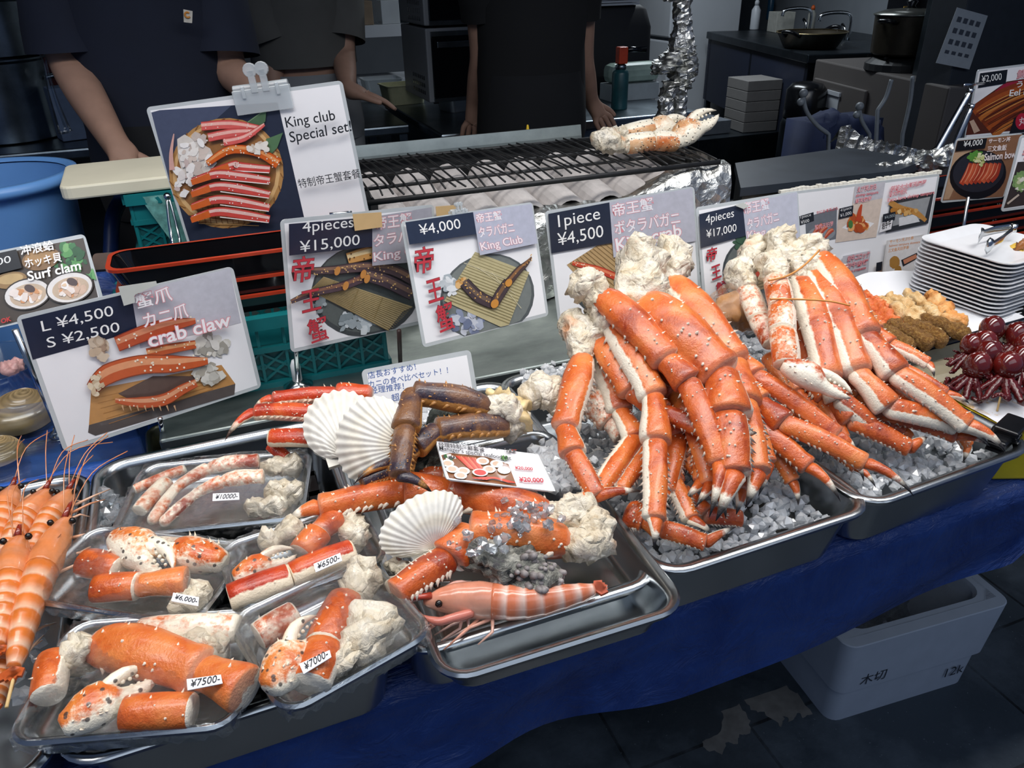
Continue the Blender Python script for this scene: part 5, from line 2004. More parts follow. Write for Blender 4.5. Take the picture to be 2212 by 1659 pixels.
C7.text('Extra large shrimp tempura', (1914, 438), (2015, 420), (1915, 428), 'e08a90', .02)
C7.poly([(1816, 572), (1877, 545), (1866, 632), (1806, 648)], 'a9a4a8')
C7.poly([(1818, 552), (1877, 540), (1872, 590), (1812, 602)], 'c6c4ca')
C7.blobs(1838, 618, 20, 18, ['6e4430', '8a5a3c', 'a87a4c', '54342a'], 36, 7)
C7.text('和牛コロッケ', (1826, 565), (1874, 553), (1828, 552), 'e0a8ae', .01, RED)
C7.text('和牛肉饼', (1822, 580), (1870, 569), (1824, 568), 'e0a8ae', .01, RED)
C7.text('Wagyu croquette', (1819, 592), (1866, 581), (1820, 584), RED, .02)
C7.poly([(1797, 586), (1818, 580), (1816, 596), (1795, 602)], '22262f')
C7.text('00', (1800, 597), (1810, 594), (1800, 587), 'dcdcdc')
C7.poly([(1889, 572), (1902, 567), (1898, 620), (1884, 625)], '8a6a58')
C7.poly([(1889, 566), (1902, 563), (1900, 582), (1888, 585)], '22262f')
C7.poly([(1911, 518), (1991, 505), (1978, 612), (1896, 628)], 'd6d2d0')
C7.poly([(1914, 521), (1988, 509), (1976, 609), (1900, 624)], 'e2dedd')
C7.text('サーモン天ぷら串', (1917, 525), (1968, 516), (1918, 517), 'd8945a', .015)
C7.text('Salmon tempura skewers', (1915, 534), (1982, 525), (1916, 527), 'd08a5a', .015)
C7.text('三文鱼天妇罗串', (1914, 544), (1958, 536), (1915, 536), 'd8945a', .015)
C7.ell(1928, 565, 11, 14, 'b08040', 10, wob=.06)
C7.ell(1934, 592, 9, 20, 'a87a3c', 8, wob=.06)
C7.poly([(1942, 560), (1976, 544), (1979, 556), (1946, 574)], '2a2c32')
C7.poly([(1946, 560), (1974, 547), (1976, 555), (1949, 569)], 'd08868')
C7.done()
m = MB()
for k in range(40):
    f = k / 39
    m.box((C7.w * f - .006, C7.h - .002, -.013), (C7.w * f + .006, C7.h + .004 + random.uniform(0, .004), -.002))
m.build('foam_edge', plain('foam_board', 'dcd8cc', .9, var=.1), C7.root)
m = MB()
for e in (.1, .9):
    m.box((C7.w * e - .01, -.06, -.012), (C7.w * e + .01, .02, -.002))
m.build('board_foot', M_white, C7.root)

# cards at the right edge
C8 = Card('sign_card', [(2114, 153), (2352, 120), (2318, 276), (2078, 300)], .21, 1.42, 'eel bowl sign at 2,000 yen in the upper right corner', 'sign', 12)
C8.poly([(2098, 230), (2175, 176), (2340, 150), (2320, 270), (2086, 292)], '5a2a1a')
C8.poly([(2170, 180), (2330, 150), (2330, 166), (2120, 222)], 'a0203a')
for k in range(9):
    C8.stroke([(2098 + k * 6, 238 + k * 7), (2160 + k * 5, 200 + k * 7), (2290, 150 + k * 11)], [12, 13, 12], ['8a3a16', 'a8501e', '6c2a12', 'b8682a', '7a3414'][k % 5])
for k in range(14):
    y = random.uniform(0, 60)
    C8.stroke([(2105 + y * .8, 236 + y * .9), (2170 + y * .7, 202 + y * .9), (2240, 178 + y * .9)], [1, 2.2, 1], random.choice(['3a1a10', 'd8924a', '4a2012']))
C8.stroke([(2098, 260), (2110, 285)], [10, 14], 'c8a890')
C8.poly([(2190, 255), (2260, 225), (2260, 285), (2180, 288)], '1a1a1e')
C8.ell(2207, 262, 14, 18, 'b8223a', 10)
C8.text('丸', (2200, 272), (2216, 268), (2200, 254), 'e8c8cc', .02)
C8.poly([(2117, 158), (2176, 150), (2172, 180), (2112, 190)], '14161c')
C8.text('¥2,000', (2120, 180), (2163, 174), (2120, 163), 'ecece8')
C8.text('鰻丼', (2196, 170), (2240, 163), (2198, 152), 'e0b0b4', .01, RED)
C8.text('うな丼', (2194, 190), (2250, 182), (2196, 175), 'f0ecea', .015)
C8.text('Eel bowl', (2179, 208), (2250, 200), (2181, 194), 'f0ecea', .015)
C8.done()
C9 = Card('sign_card', [(2066, 301), (2212, 286), (2168, 428), (2032, 437)], .155, 1.1, 'salmon bowl sign at 4,000 yen under the eel bowl sign', 'sign', 12, wa=.6)
C9.poly([(2068, 304), (2209, 290), (2166, 425), (2036, 433)], '8a6248')
C9.poly([(2060, 330), (2100, 322), (2050, 430), (2038, 431)], 'b8977a')
C9.ell(2112, 377, 62, 52, '15161c', -16)
C9.ell(2113, 371, 56, 43, '2a2c36', -16)
for k in range(8):
    x = 2076 + k * 9
    C9.stroke([(x, 398 - k * 1), (x + 12, 376), (x + 20, 352)], [11, 12, 7], ['b8442c', 'd0603e', 'c24e34', 'a83a28'][k % 4])
    C9.stroke([(x - 1, 394 - k), (x + 10, 374), (x + 17, 354)], [1, 2.5, 1], 'e89a78')
C9.ell(2106, 338, 17, 12, '5a9440', -20, wob=.2)
C9.blobs(2116, 344, 14, 12, ['c9d08a', 'a8b860', 'e0e0b0'], 22, 4)
C9.poly([(2068, 304), (2131, 298), (2126, 320), (2063, 326)], '14161c')
C9.text('¥4,000', (2079, 319), (2120, 314), (2081, 304), 'ecece8')
C9.text('サーモン丼', (2133, 310), (2180, 305), (2135, 299), 'f0e4e4', .015)
C9.text('三文魚飯', (2130, 328), (2172, 324), (2132, 315), 'f0e4e4', .015)
C9.text('Salmon bowl', (2124, 347), (2194, 340), (2126, 331), 'f0e4e4', .02)
C9.done()
C9.pole(yat(2092, 425, 1.32), (yat(2092, 425, 1.32).x - .0, 1.30, WT - .05), .004)
C10 = Card('sign_card', [(2208, 292), (2350, 276), (2310, 436), (2157, 459)], .17, 1.0, 'white food sign cut off by the right edge beside the salmon bowl', 'sign', 12, wa=.6)
C10.poly([(2198, 350), (2330, 340), (2300, 430), (2168, 450)], '3a3230')
C10.ell(2205, 392, 18, 22, '7a9a60', 10, wob=.2)
C10.blobs(2208, 395, 14, 16, ['cdd0a8', '8aa868', 'e4e0d0'], 18, 5)
C10.stroke([(2175, 440), (2200, 420)], 4, 'c8b8a8')
C10.text('う', (2208, 345), (2222, 342), (2208, 325), 'e0b0b4', .02, RED)
C10.done()

# small cards among the food
C11 = Card('sign_card', [(784, 800), (1014, 754), (1044, 908), (806, 962)], .121, 1.5, 'small laminated card of blue handwriting-style Japanese behind the scallops', 'sign', 30, border=.008)
C11.text('店長おすすめ！', (796, 819), (899, 799), (793, 804), '3a5a9c')
C11.text('カニの食べ比べセット！！', (797, 838), (968, 806), (795, 823), '3a5a9c')
C11.text('经理推荐！', (800, 851), (873, 841), (798, 836), '3a5a9c')
C11.text('超值对比！！', (846, 868), (942, 848), (844, 852), '3a5a9c')
C11.text('¥15,000', (958, 866), (1016, 853), (956, 853), 'b83038', .01)
C11.text('Comparison set', (880, 897), (975, 879), (878, 884), '3a5a9c', .005)
C11.text('¥13,000', (966, 908), (1024, 895), (964, 896), 'b83038', .01)
C11.done()
m = MB()
a = yat(905, 915, 1.055)
m.tube([a, (a.x, a.y + .015, .845)], .003, 8)
C11.part(m, 'stand_pole', M_chrome, True)

C12 = Card('sign_card', [(939, 950), (1166, 984), (1200, 1060), (965, 1038)], .088, 1.62, "small white card reading Manager's special seafood set resting on the orange leg", 'sign', 55, border=.001, wa=.4)
C12.poly([(953, 984), (972, 979), (1050, 987), (1098, 1003), (1117, 1053), (970, 1033)], '8a5a3a')
C12.blobs(970, 990, 12, 8, ['d8d4d0', '4a4a48', '3a6a3c'], 14, 4)
for k in range(9):
    C12.stroke([(985 + k * 5, 986 + k * .6), (1015 + k * 4, 1014 + k)], [3, 4, 3], ['c83a26', 'd8563a', 'e07858'][k % 3])
for cx, cy in ((1042, 998), (1072, 1004), (1088, 1018), (1056, 1016), (976, 1016), (1000, 1020), (994, 1030), (966, 1004)):
    C12.ell(cx, cy, 14, 8, 'eceae6', 5)
    C12.ell(cx, cy, 9, 5, 'd8b8a0', 5)
C12.ell(1036, 1024, 17, 8, 'ecebe8', 5)
C12.ell(1036, 1024, 13, 6, 'd0301c', 5)
for k in range(8):
    C12.stroke([(1020 + k * 4, 1036 + k * .6), (1066, 1036), (1112 - k * 2, 1046)], [2, 4, 2], ['c8301c', 'e05030'][k % 2])
C12.blobs(1092, 992, 8, 4, ['3a6a34', '5a8a4a'], 8, 4)
C12.text('店長のスペシャルセット', (943, 958), (1078, 977), (943, 950), '22242a', .01)
C12.text('经理特制海鮮套餐', (946, 969), (1046, 981), (945, 959), '22242a', .01)
C12.text("Manager's special seafood set", (948, 979), (1104, 1001), (947, 968), '22242a', .012)
C12.text('¥20,000', (1111, 1019), (1150, 1022), (1110, 1011), 'c03040', .02)
C12.text('¥20,000', (1120, 1047), (1173, 1049), (1119, 1035), 'c03040', .02)
C12.blobs(1100, 976, 14, 6, ['5a5a5c', 'b83a2a', '8a8a8a'], 12, 3)
C12.done()

# ------------------------------------------------------------------ behind the trays
def box_thing(name, a, b, mat, label, cat, group=None, bevel=.003, rz=0.0):
    c = ((a[0] + b[0]) / 2, (a[1] + b[1]) / 2, a[2])
    m = MB()
    m.box(tuple(a[i] - c[i] for i in range(3)), tuple(b[i] - c[i] for i in range(3)))
    o = m.build(name, mat, bevel=bevel, label=label, cat=cat, group=group)
    o.location = c
    o.rotation_euler = (0, 0, rz)
    return o


M_teal = plain('teal_plastic', '0f6e72', .4, var=.12, scale=14)


def crate(label, x0, y0, z0, x1, y1, z1, rz=0.0, text=None, group=None):
    """plastic carrier crate: rim, pierced lattice walls with ribs, solid panel"""
    w, d, h = x1 - x0, y1 - y0, z1 - z0
    root = empty('plastic_crate', ((x0 + x1) / 2, (y0 + y1) / 2, z0), rz, label, 'crate', group)
    m = MB()
    t = .006
    hw, hd = w / 2, d / 2
    for z, e in ((0, .004), (h * .5, .002), (h - .022, .008)):
        th = .022 if z > h * .7 else .010
        for s in (-1, 1):
            m.box((-hw - e, s * hd - t - (e if s < 0 else 0), z), (hw + e, s * hd + t + (e if s > 0 else 0), z + th))
            m.box((s * hw - t - (e if s < 0 else 0), -hd, z), (s * hw + t + (e if s > 0 else 0), hd, z + th))
    m.build('rim', M_teal, root)
    m = MB()
    n = max(5, int(w / .04))
    for s in (-1, 1):
        for k in range(n + 1):
            x = -hw + w * k / n
            m.box((x - .0025, s * hd - .005, 0), (x + .0025, s * hd + .005, h - .01))
        m.box((-hw, s * hd - .003, h * .52), (-hw + w * .42, s * hd + .003, h - .01))
        for k in range(n):
            xa, xb = -hw + w * k / n, -hw + w * (k + 1) / n
            for z in (.012, h * .25):
                for q in (0, 1):
                    p0 = Vector((xa if q else xb, s * hd, z))
                    p1 = Vector((xb if q else xa, s * hd, z + h * .24))
                    m.tube([p0, p1], .0028, 4)
        nn = max(3, int(d / .05))
        for k in range(nn + 1):
            y = -hd + d * k / nn
            m.box((s * hw - .004, y - .0025, 0), (s * hw + .004, y + .0025, h - .01))
    m.build('lattice_wall', M_teal, root)
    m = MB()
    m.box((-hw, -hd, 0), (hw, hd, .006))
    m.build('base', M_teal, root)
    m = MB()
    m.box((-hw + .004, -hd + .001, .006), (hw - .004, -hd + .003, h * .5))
    m.build('shade_panel', plain('teal_shadow_panel', '0b5054', .5), root)  # shade behind the lattice painted as a darker teal sheet
    if text:
        for body, xa, za, hh in text:
            vs, fs = glyphs(body)
            mm = MB()
            x0_, y0_ = min(v[0] for v in vs), min(v[1] for v in vs)
            k = hh / (max(v[1] for v in vs) - y0_)
            # the crate stands upside down, so its marking does too
            mm.add([(xa - (v[0] - x0_) * k, -hd - .0086, za - (v[1] - y0_) * k) for v in vs], fs, rgb('b9c4c2'))
            mm.build('lettering', M_ink, root)
    return root


crate('long teal crate standing upside down behind the crab claw sign, marked 414 S', -.20, 1.285, WT, .236, 1.57, WT + .135, 0, [('414', .175, .118, .016), ('S', .07, .118, .016)])
crate('teal crate under the white cutting board, upper of the stacked pair', -.165, 1.70, WT + .14, .07, 1.98, WT + .268, 0, group=None)
crate('teal crate at the bottom of the pair stacked under the cutting board', -.17, 1.70, WT, .07, 1.98, WT + .136, 0, group=None)
m = MB()
out = rrect(.34, .22, .02, 4)
m.rings([[(x, y, 0) for x, y in out], [(x, y, .026) for x, y in out]])
o = m.build('cutting_board', plain('cream_plastic_board', 'd9d3bc', .45, var=.06, scale=8), bevel=.004, label='thick cream cutting board on the teal crates beside the blue bucket', cat='cutting board')
o.location = (-.115, 1.80, WT + .270)
o.rotation_euler = (0, 0, .05)
m = MB()
rows = []
for i in range(9):
    row = []
    for j in range(12):
        f = j / 11
        w_ = .045 * (1 - .75 * f)
        x = -.10 + w_ * (i / 4 - 1) + .02 * f
        row.append((x, 1.688 - .004 * abs(math.sin(i * 1.9 + f * 3)), WT + .262 - .13 * f))
    rows.append(row)
m.rings(rows, closed=False, cap0=False, cap1=False)
m.rings([[(x, y + .003, z) for x, y, z in r] for r in rows], closed=False, cap0=False, cap1=False)
m.build('wet_rag', plain('blotched_rag', '5f9690', .8, var=.5, scale=60), smooth=True, label='blotched grey green rag hanging on the teal crate under the board', cat='cloth', loc=(-.10, 1.69, WT + .13))

M_lacq = plain('black_lacquer', '0c0d10', .1, var=.1, spec=.7)
M_red = plain('red_lacquer', 'a8361e', .25, var=.1)


def lacquer_tray(label, x0, y0, x1, y1, z, h=.035, group=None):
    root = empty('lacquer_tray', ((x0 + x1) / 2, (y0 + y1) / 2, z), 0, label, 'tray', group)
    w, d = x1 - x0, y1 - y0
    m = MB()
    m.rings([[(x, y, zz) for x, y in rrect(w * s, d * s, .025, 5)] for s, zz in ((.9, 0), (1, h), (.97, h), (.88, .006))])
    edge_smooth(m.build('tray_body', M_lacq, root, smooth=True), 40)
    m = MB()
    m.rings([[(x, y, zz) for x, y in rrect(w + e, d + e, .026, 5)] for e, zz in ((.0, h - .004), (.006, h - .003), (.006, h + .002), (-.008, h + .002))], cap0=False, cap1=False)
    m.build('red_rim', M_red, root)
    return root


lacquer_tray('black lacquer tray with red rim on the teal crate, top of the stack', -.185, 1.30, .22, 1.405, WT + .19, .05)
lacquer_tray('black lacquer tray with red rim, second of the stack on the teal crate', -.18, 1.302, .225, 1.405, WT + .163, .035)
lacquer_tray('black lacquer tray with red rim lowest on the teal crate', -.182, 1.30, .222, 1.405, WT + .137, .03)


def tongs(label, a, b, spread, z0=None, parent=None, name='tongs', mat=None, grip=.45):
    """two sprung arms from pivot a to scalloped ends near b"""
    a, b = Vector(a), Vector(b)
    t = (b - a).normalized()
    L = (b - a).length
    side = spread.normalized() if spread.length else t.orthogonal()
    root = empty(name, min((a, b), key=lambda p: p.z), 0, label, 'tongs')
    nrm = t.cross(side).normalized()
    for s in (-1, 1):
        m = MB()
        rings = []
        for u, w, o in ((0, .006, .0), (.1, .008, .25), (.5, .009, .8), (.8, .008, 1.0), (.86, .013, 1.0), (.95, .018, .9), (1.0, .010, .7)):
            c = a + t * L * u + side * s * spread.length * o
            rings.append([c + nrm * w + side * .0012, c + nrm * w * .5 + side * s * .004, c - nrm * w * .5 + side * s * .004, c - nrm * w + side * .0012, c - nrm * w * .5 - side * .001 * s, c + nrm * w * .5 - side * .001 * s])
        m.rings(rings)
        build_rel(m, 'arm', mat or M_chrome, root)
    m = MB()
    m.tube([a - nrm * .008, a + nrm * .008], .007, 10)
    build_rel(m, 'pivot', mat or M_chrome, root)
    return root


tongs('steel tongs hanging on the teal crate beside the king crab set sign', yat(362, 425, 1.66), yat(383, 535, 1.62), Vector((.006, 0, 0)))
tongs('steel tongs lying in the black lacquer tray behind the big sign', yat(600, 560, 1.42), yat(572, 612, 1.36), Vector((.014, .0, .004)))

# blue bucket and what it stands on
box_thing('black_crate', (-.72, 1.72, 0), (-.22, 2.16, .74), M_blackmat, 'black box under the light blue bucket', 'box')
rt = empty('bucket', (-.452, 1.93, .742), 0, 'light blue plastic bucket at the left edge behind the surf clam sign', 'bucket')
M_bluepl = plain('light_blue_plastic', '5f8fc8', .35, var=.06, scale=6)
m = MB()
m.lathe([(.125, 0), (.13, .01), (.165, .46), (.160, .465), (.122, .02), (.05, .014)], (0, 0, 0), 48)
edge_smooth(m.build('bucket_body', M_bluepl, rt, smooth=True), 40)
m = MB()
m.lathe([(.163, .455), (.178, .452), (.182, .462), (.178, .474), (.165, .476), (.158, .468)], (0, 0, 0), 48, caps=(False, False))
m.build('rolled_rim', M_bluepl, rt, smooth=True)

# left: clam table with acrylic box, blue tarp, plates
M_tarp_lit = tarp_mat('lit_blue_tarpaulin', '1a4aa6', '3670cc')  # lit copy of the same tarpaulin, brightness painted into the blue
ct = empty('clam_table', (-.7, 1.42, 0), 0, 'low table wrapped in blue tarpaulin coloured as lit, holding the clams, left side', 'table')
m = MB()
rows = []
for i in range(50):
    x = -1.3 + 1.13 * i / 49
    row = []
    for j, (y, z) in enumerate(((1.185, .70), (1.182, .80), (1.184, .862), (1.196, .885), (1.215, .885), (1.225, .862), (1.5, .860), (1.70, .860), (1.72, .84))):
        row.append((x, y + .004 * math.sin(x * 31 + j), z + .004 * noise.noise(Vector((x * 22, y * 22, 2)))))
    rows.append(row)
m.rings(rows, closed=False, cap0=False, cap1=False)
build_rel(m, 'tarpaulin_cover', M_tarp_lit, ct)
m = MB()
m.box((-1.28, 1.2, .4), (-.175, 1.7, .85))
build_rel(m, 'table_body', M_blackmat, ct, smooth=False)
m = MB()
for x0_, x1_, y0_, y1_ in ((-1.2, -.195, 1.235, 1.238), (-1.2, -.195, 1.36, 1.363), (-.198, -.195, 1.235, 1.363), (-1.2, -1.197, 1.235, 1.363)):
    m.box((x0_, y0_, .866), (x1_, y1_, .94))
m.box((-1.2, 1.235, .866), (-.195, 1.363, .869))
m.build('acrylic_box', M_clear, label='long clear acrylic box with a puddle in front of the clams, left', cat='box', loc=(-.7, 1.3, .866))
M_clam = colmat('clam_shell', .25, 50, .2, coat=.5)


def clam(label, c, sx, sy, sz, rz, rx=0.0):
    mb = MB()
    root = empty('clam', c, rz, label, 'clam')
    root.rotation_euler = (rx, 0, rz)
    for s, nm in ((1, 'upper_shell'), (-1, 'lower_shell')):
        mb = MB()
        vs, fs, cs = [], [], []
        nu, nv = 20, 40
        for i in range(nu + 1):
            u = i / nu
            for j in range(nv):
                a = 2 * math.pi * j / nv
                k = u
                hx, hy = .35 * (1 - u), .6 * (1 - u)
                z = sz * (1 - u ** 2.2) ** .6 * s * (1 if s > 0 else .7)
                z += .0012 * math.sin(u * 70) * s
                vs.append(Vector(((math.cos(a) * k + hx) * sx, (math.sin(a) * k + hy) * sy, z + .6 * sz)))
                g = .5 + .5 * math.sin(u * 70)
                q = .34 + .34 * g ** 2 + .2 * noise.noise(Vector((u * 9, a, 3)))
                cs.append((q * .62, q * .44, q * .22))
        for i in range(nu):
            for j in range(nv):
                fs.append((i * nv + j, i * nv + (j + 1) % nv, (i + 1) * nv + (j + 1) % nv, (i + 1) * nv + j))
        mb.add(vs, fs, cs)
        mb.build(nm, M_clam, root, smooth=True)
    return root


pc = zat(38, 884, .90)
clam('big glossy golden brown clam beside the crab claw sign', (pc.x, pc.y, .868), .060, .046, .036, .2, .35)
pc = zat(-6, 975, .89)
clam('dark brown clam cut off by the left edge of the picture', (pc.x, pc.y, .872), .04, .032, .02, .5, .2)
pc = zat(-10, 1000, .88)
m = MB()
pc = zat(20, 770, .93)
m = MB()
m.lathe([(.09, 0), (.095, .002), (.10, .05), (.104, .052), (.097, .05), (.09, .004)], (pc.x - .05, pc.y + .02, .864), 36)
m.build('glass_bowl', M_clear, smooth=True, label='round clear bowl behind the golden clam at the left', cat='bowl', loc=(pc.x - .05, pc.y + .02, .864))
lumpc = Pile(0, .885, 1, .885)
lump_thing('pink and white clam meat in the clear bowl at the left edge', lumpc, [(16, 800), (40, 786)], [.02, .018], name='clam_meat', mat=plain('clam_pink', 'd9a6a0', .3, var=.25, scale=60), rag=.5, cat='clam')

# steel gastro tray with puddle and red scraps, between clam table and pans
tray('shallow_tray', (.0, 1.225, .905), .36, .10, .06, .03, steel('dull_steel', '6a6a5e', '8c8a72', .3, 8.0), 'dull stained steel tray behind the wrapped packs holding a red scrap', r=.02, lip=.004)
crab_leg('thin flat red crab scrap lying in the dull stained tray', Pile(0, .90, 1, .90), [(390, 928), (470, 922), (500, 914)], 'XX', .009, M_crabred, None, 1, name='crab_scrap', spiny=.4, cat='crab piece')

# blue wrapped bundle with a brown tag, and hose, left of the crates
m = meat_mesh([Vector((-.30, 1.60, .93)), Vector((-.26, 1.58, 1.0)), Vector((-.22, 1.60, 1.01))], [.09, .10, .07], .3, 3.3, 20)
zmin = min(p[2] for p in m.v)
m.build('tarp_bundle', M_tarp, smooth=True, label='rumpled blue tarpaulin bundle left of the black lacquer trays', cat='bundle', loc=(-.27, 1.6, zmin))
pt = yat(236, 568, 1.5)
m = MB()
out = rrect(.055, .04, .006, 3)
m.rings([[(x, y, 0) for x, y in out], [(x, y, .006) for x, y in out]])
o = m.build('wooden_tag', plain('brown_tag', '4a3a32', .5, var=.2), label='small dark brown wooden tag on the blue bundle', cat='tag')
o.location = pt
o.rotation_euler = (.5, 0, -.2)
m = MB()
m.tube(catmull([yat(262, 430, 1.95), yat(244, 470, 1.9), yat(240, 540, 1.85), yat(238, 600, 1.8)], 6), .016, 10)
m.build('water_hose', plain('dark_blue_hose', '16264e', .35), smooth=True, label='dark blue hose curving down between bucket and teal crates', cat='hose', loc=yat(238, 600, 1.8))

# ------------------------------------------------------------------ grill
GZ = 1.195
GX0, GX1, GY0, GY1 = .285, 1.045, 1.48, 1.86
g = empty('charcoal_grill', (.67, 1.67, WT), 0, 'long charcoal grill wrapped in aluminium foil behind the price signs', 'grill')
m = MB()
m.box((GX0, GY0 + .03, WT + .006), (GX1, GY1, 1.08))
for a, b in (((GX0, GY0 + .06, WT + .05), (GX0 + .015, GY1, GZ - .03)), ((GX1 - .015, GY0 + .06, WT + .05), (GX1, GY1, GZ - .03)), ((GX0, GY1 - .015, WT + .05), (GX1, GY1, GZ - .01))):
    m.box(a, b)
build_rel(m, 'fire_box', M_blackmat, g, smooth=False)
m = MB()
n = 70
rows = []
for j, (dy, z) in enumerate(((.06, 1.105), (.02, 1.125), (-.012, 1.12), (-.03, 1.08), (-.025, 1.03), (-.035, .98), (-.03, WT + .004))):
    row = []
    for i in range(n + 1):
        x = GX0 - .03 + (GX1 - GX0 + .08) * i / n
        zz = z + (.055 * smoothstep(.82, 1.0, x) if j < 4 else 0) + .008 * noise.noise(Vector((x * 25, j * 1.3, 0)))
        row.append((x, GY0 + dy + .014 * noise.noise(Vector((x * 18, j * .9, 7))) + .006 * math.sin(x * 70 + j * 2), max(zz, WT + .004)))
    rows.append(row)
m.rings(rows, closed=False, cap0=False, cap1=False)
rows = []
for j in range(14):
    y = GY0 - .01 + (GY1 - GY0) * .8 * j / 13
    rows.append([(GX1 + .022 + .012 * noise.noise(Vector((y * 20, z * 20, 4))), y, max(WT + .004, min(z + (.07 if z > 1.05 else 0) + .006 * noise.noise(Vector((y * 30, z * 9, 1))), 1.2))) for z in (WT, .97, 1.01, 1.05, 1.09, 1.12)])
m.rings(rows, closed=False, cap0=False, cap1=False)
build_rel(m, 'foil_wrap', M_foil, g)
m = MB()
rows = []
for i in range(40):
    x = GX0 + (GX1 - GX0 - .12) * i / 39
    rows.append([(x, GY1 + .02, GZ - .06), (x, GY1 + .028, GZ - .01), (x, GY1 + .034, GZ + .016), (x, GY1 + .038, GZ + .016), (x, GY1 + .034, GZ - .06)])
m.rings(rows, cap0=True, cap1=True)
build_rel(m, 'back_plate', M_worktop, g, smooth=False)
M_tile = plain('ash_white_heater_tile', 'c4bebb', .8, var=.2, scale=18, bump=.3)
for k in range(8):
    cx = GX0 + .05 + k * .094
    m = MB()
    rows = []
    for y, z in ((GY0 + .05, 1.005), (GY1 - .12, 1.05)):
        for q in ((.062, 0), (.055, 1)):
            pass
    ro = [[(cx + .047 * math.cos(a), y, z + .056 * math.sin(a)) for a in np.linspace(0, math.pi, 13)] + [(cx + .041 * math.cos(a), y, z + .048 * math.sin(a)) for a in np.linspace(math.pi, 0, 13)] for y, z in ((GY0 + .015, 1.085), (GY0 + .15, 1.10), (GY1 - .07, 1.115))]
    m.rings(ro)
    build_rel(m, 'heater_tile', M_tile, g, smooth=False)
gr = empty('grill_rack', (.67, 1.67, GZ - .01), 0, 'blackened wire rack lying across the top of the grill', 'grill rack')
m = MB()
for y in (GY0 - .01, GY0 + .09, GY0 + .2, GY1 - .03):
    m.tube([(GX0 - .02, y, GZ - .008), (GX1 + .02, y, GZ - .008)], .0042, 6)
m.box((GX0 - .02, GY0 - .016, GZ - .014), (GX1 + .02, GY0 - .010, GZ - .004))
build_rel(m, 'rail', M_blackmat, gr)
m = MB()
nb = 38
for k in range(nb):
    x = GX0 - .01 + (GX1 - GX0 + .02) * k / (nb - 1)
    bend = .012 * math.sin(k * 1.3) * (0.4 + .6 * (k % 5 == 0)) + .012
    P = [(x + bend * math.sin(f * 3.1) - .01 * f, GY0 - .014 + (GY1 - GY0 - .04) * f, GZ + .004 * math.sin(f * 6 + k)) for f in np.linspace(0, 1, 7)]
    m.tube(P, .0021, 6)
build_rel(m, 'wires', M_blackmat, gr)
# charred claws on the rack
PG = Pile(1.60, GZ + .02, 1.69, GZ + .34)
M_cook = crab_mat('grilled_claw_shell', 'c86a30', 'd9a878', 'e8cdb0', 'e9e0cc', '1e1814', .35, 110.0)
a1 = crab_leg('front grilled crab claw on the rack, orange blotched pincer pointing up right', PG, [(1352, 312), (1410, 304), (1462, 306)], 'XX', .026, M_cook, None, 2.6, [(1286, 296), (1300, 300), (1326, 306)], [.02, .032, .03], name='grilled_claw', cat='crab claw')
fr, ln = frame_px(PG, (1448, 310), (1550, 244), .0, -.6)
c_ = crab_claw('x', fr, ln * 1.0, M_cook, None, .05)
for ch in list(c_.children):
    ch.parent = None
    ch.matrix_world = Matrix.Translation(c_.location)
    child_world(ch, a1)
bpy.data.objects.remove(c_)
PG2 = Pile(1.68, GZ + .02, 1.77, GZ + .34)
a2 = crab_leg('rear grilled crab claw on the rack, blunt dotted white pincer', PG2, [(1350, 290), (1410, 276)], 'X', .026, M_cook, None, 2.6, [(1300, 292), (1330, 292)], [.02, .026], name='grilled_claw', cat='crab claw')
fr, ln = frame_px(PG2, (1396, 284), (1492, 264), .0, -.3)
c_ = crab_claw('x', fr, ln, M_cook, None, .0, wide=1.1)
for ch in list(c_.children):
    ch.parent = None
    ch.matrix_world = Matrix.Translation(c_.location)
    child_world(ch, a2)
bpy.data.objects.remove(c_)

# yellow squeeze bottle behind the grill
pb = yat(1140, 300, 2.14)
b = empty('squeeze_bottle', (pb.x, 2.14, WT), 0, 'yellow squeeze bottle cap and nozzle showing behind the grill', 'bottle')
M_yel = plain('yellow_plastic', 'e0b81c', .35, var=.05)
m = MB()
m.lathe([(.026, 0), (.03, .005), (.03, .155), (.024, .17), (.019, .175)], (0, 0, 0), 24)
m.build('bottle_body', M_yel, b, smooth=True)
m = MB()
m.lathe([(.02, .172), (.021, .174), (.021, .194), (.019, .197), (.009, .2), (.003, .245), (.002, .247)], (0, 0, 0), 24)
edge_smooth(m.build('nozzle_cap', M_yel, b, smooth=True), 30)

# foil wrapped pole
pp = yat(1458, 250, 2.10)
m = MB()


def foiltube(m, pts, rad, amp):
    P = catmull(pts, 8)
    rr = list(np.interp(np.linspace(0, 1, len(P)), np.linspace(0, 1, len(rad)), rad))
    rings = []
    for i, p in enumerate(P):
        rings.append([p + Vector((math.cos(a), math.sin(a), 0)) * rr[i] * (1 + amp * noise.noise(Vector((math.cos(a) * 2.2, math.sin(a) * 2.2, i * .8))) + amp * .5 * random.uniform(-1, 1)) + Vector((0, 0, .004 * random.uniform(-1, 1))) for a in np.linspace(0, 2 * math.pi, 15)[:-1]])
    m.rings(rings)


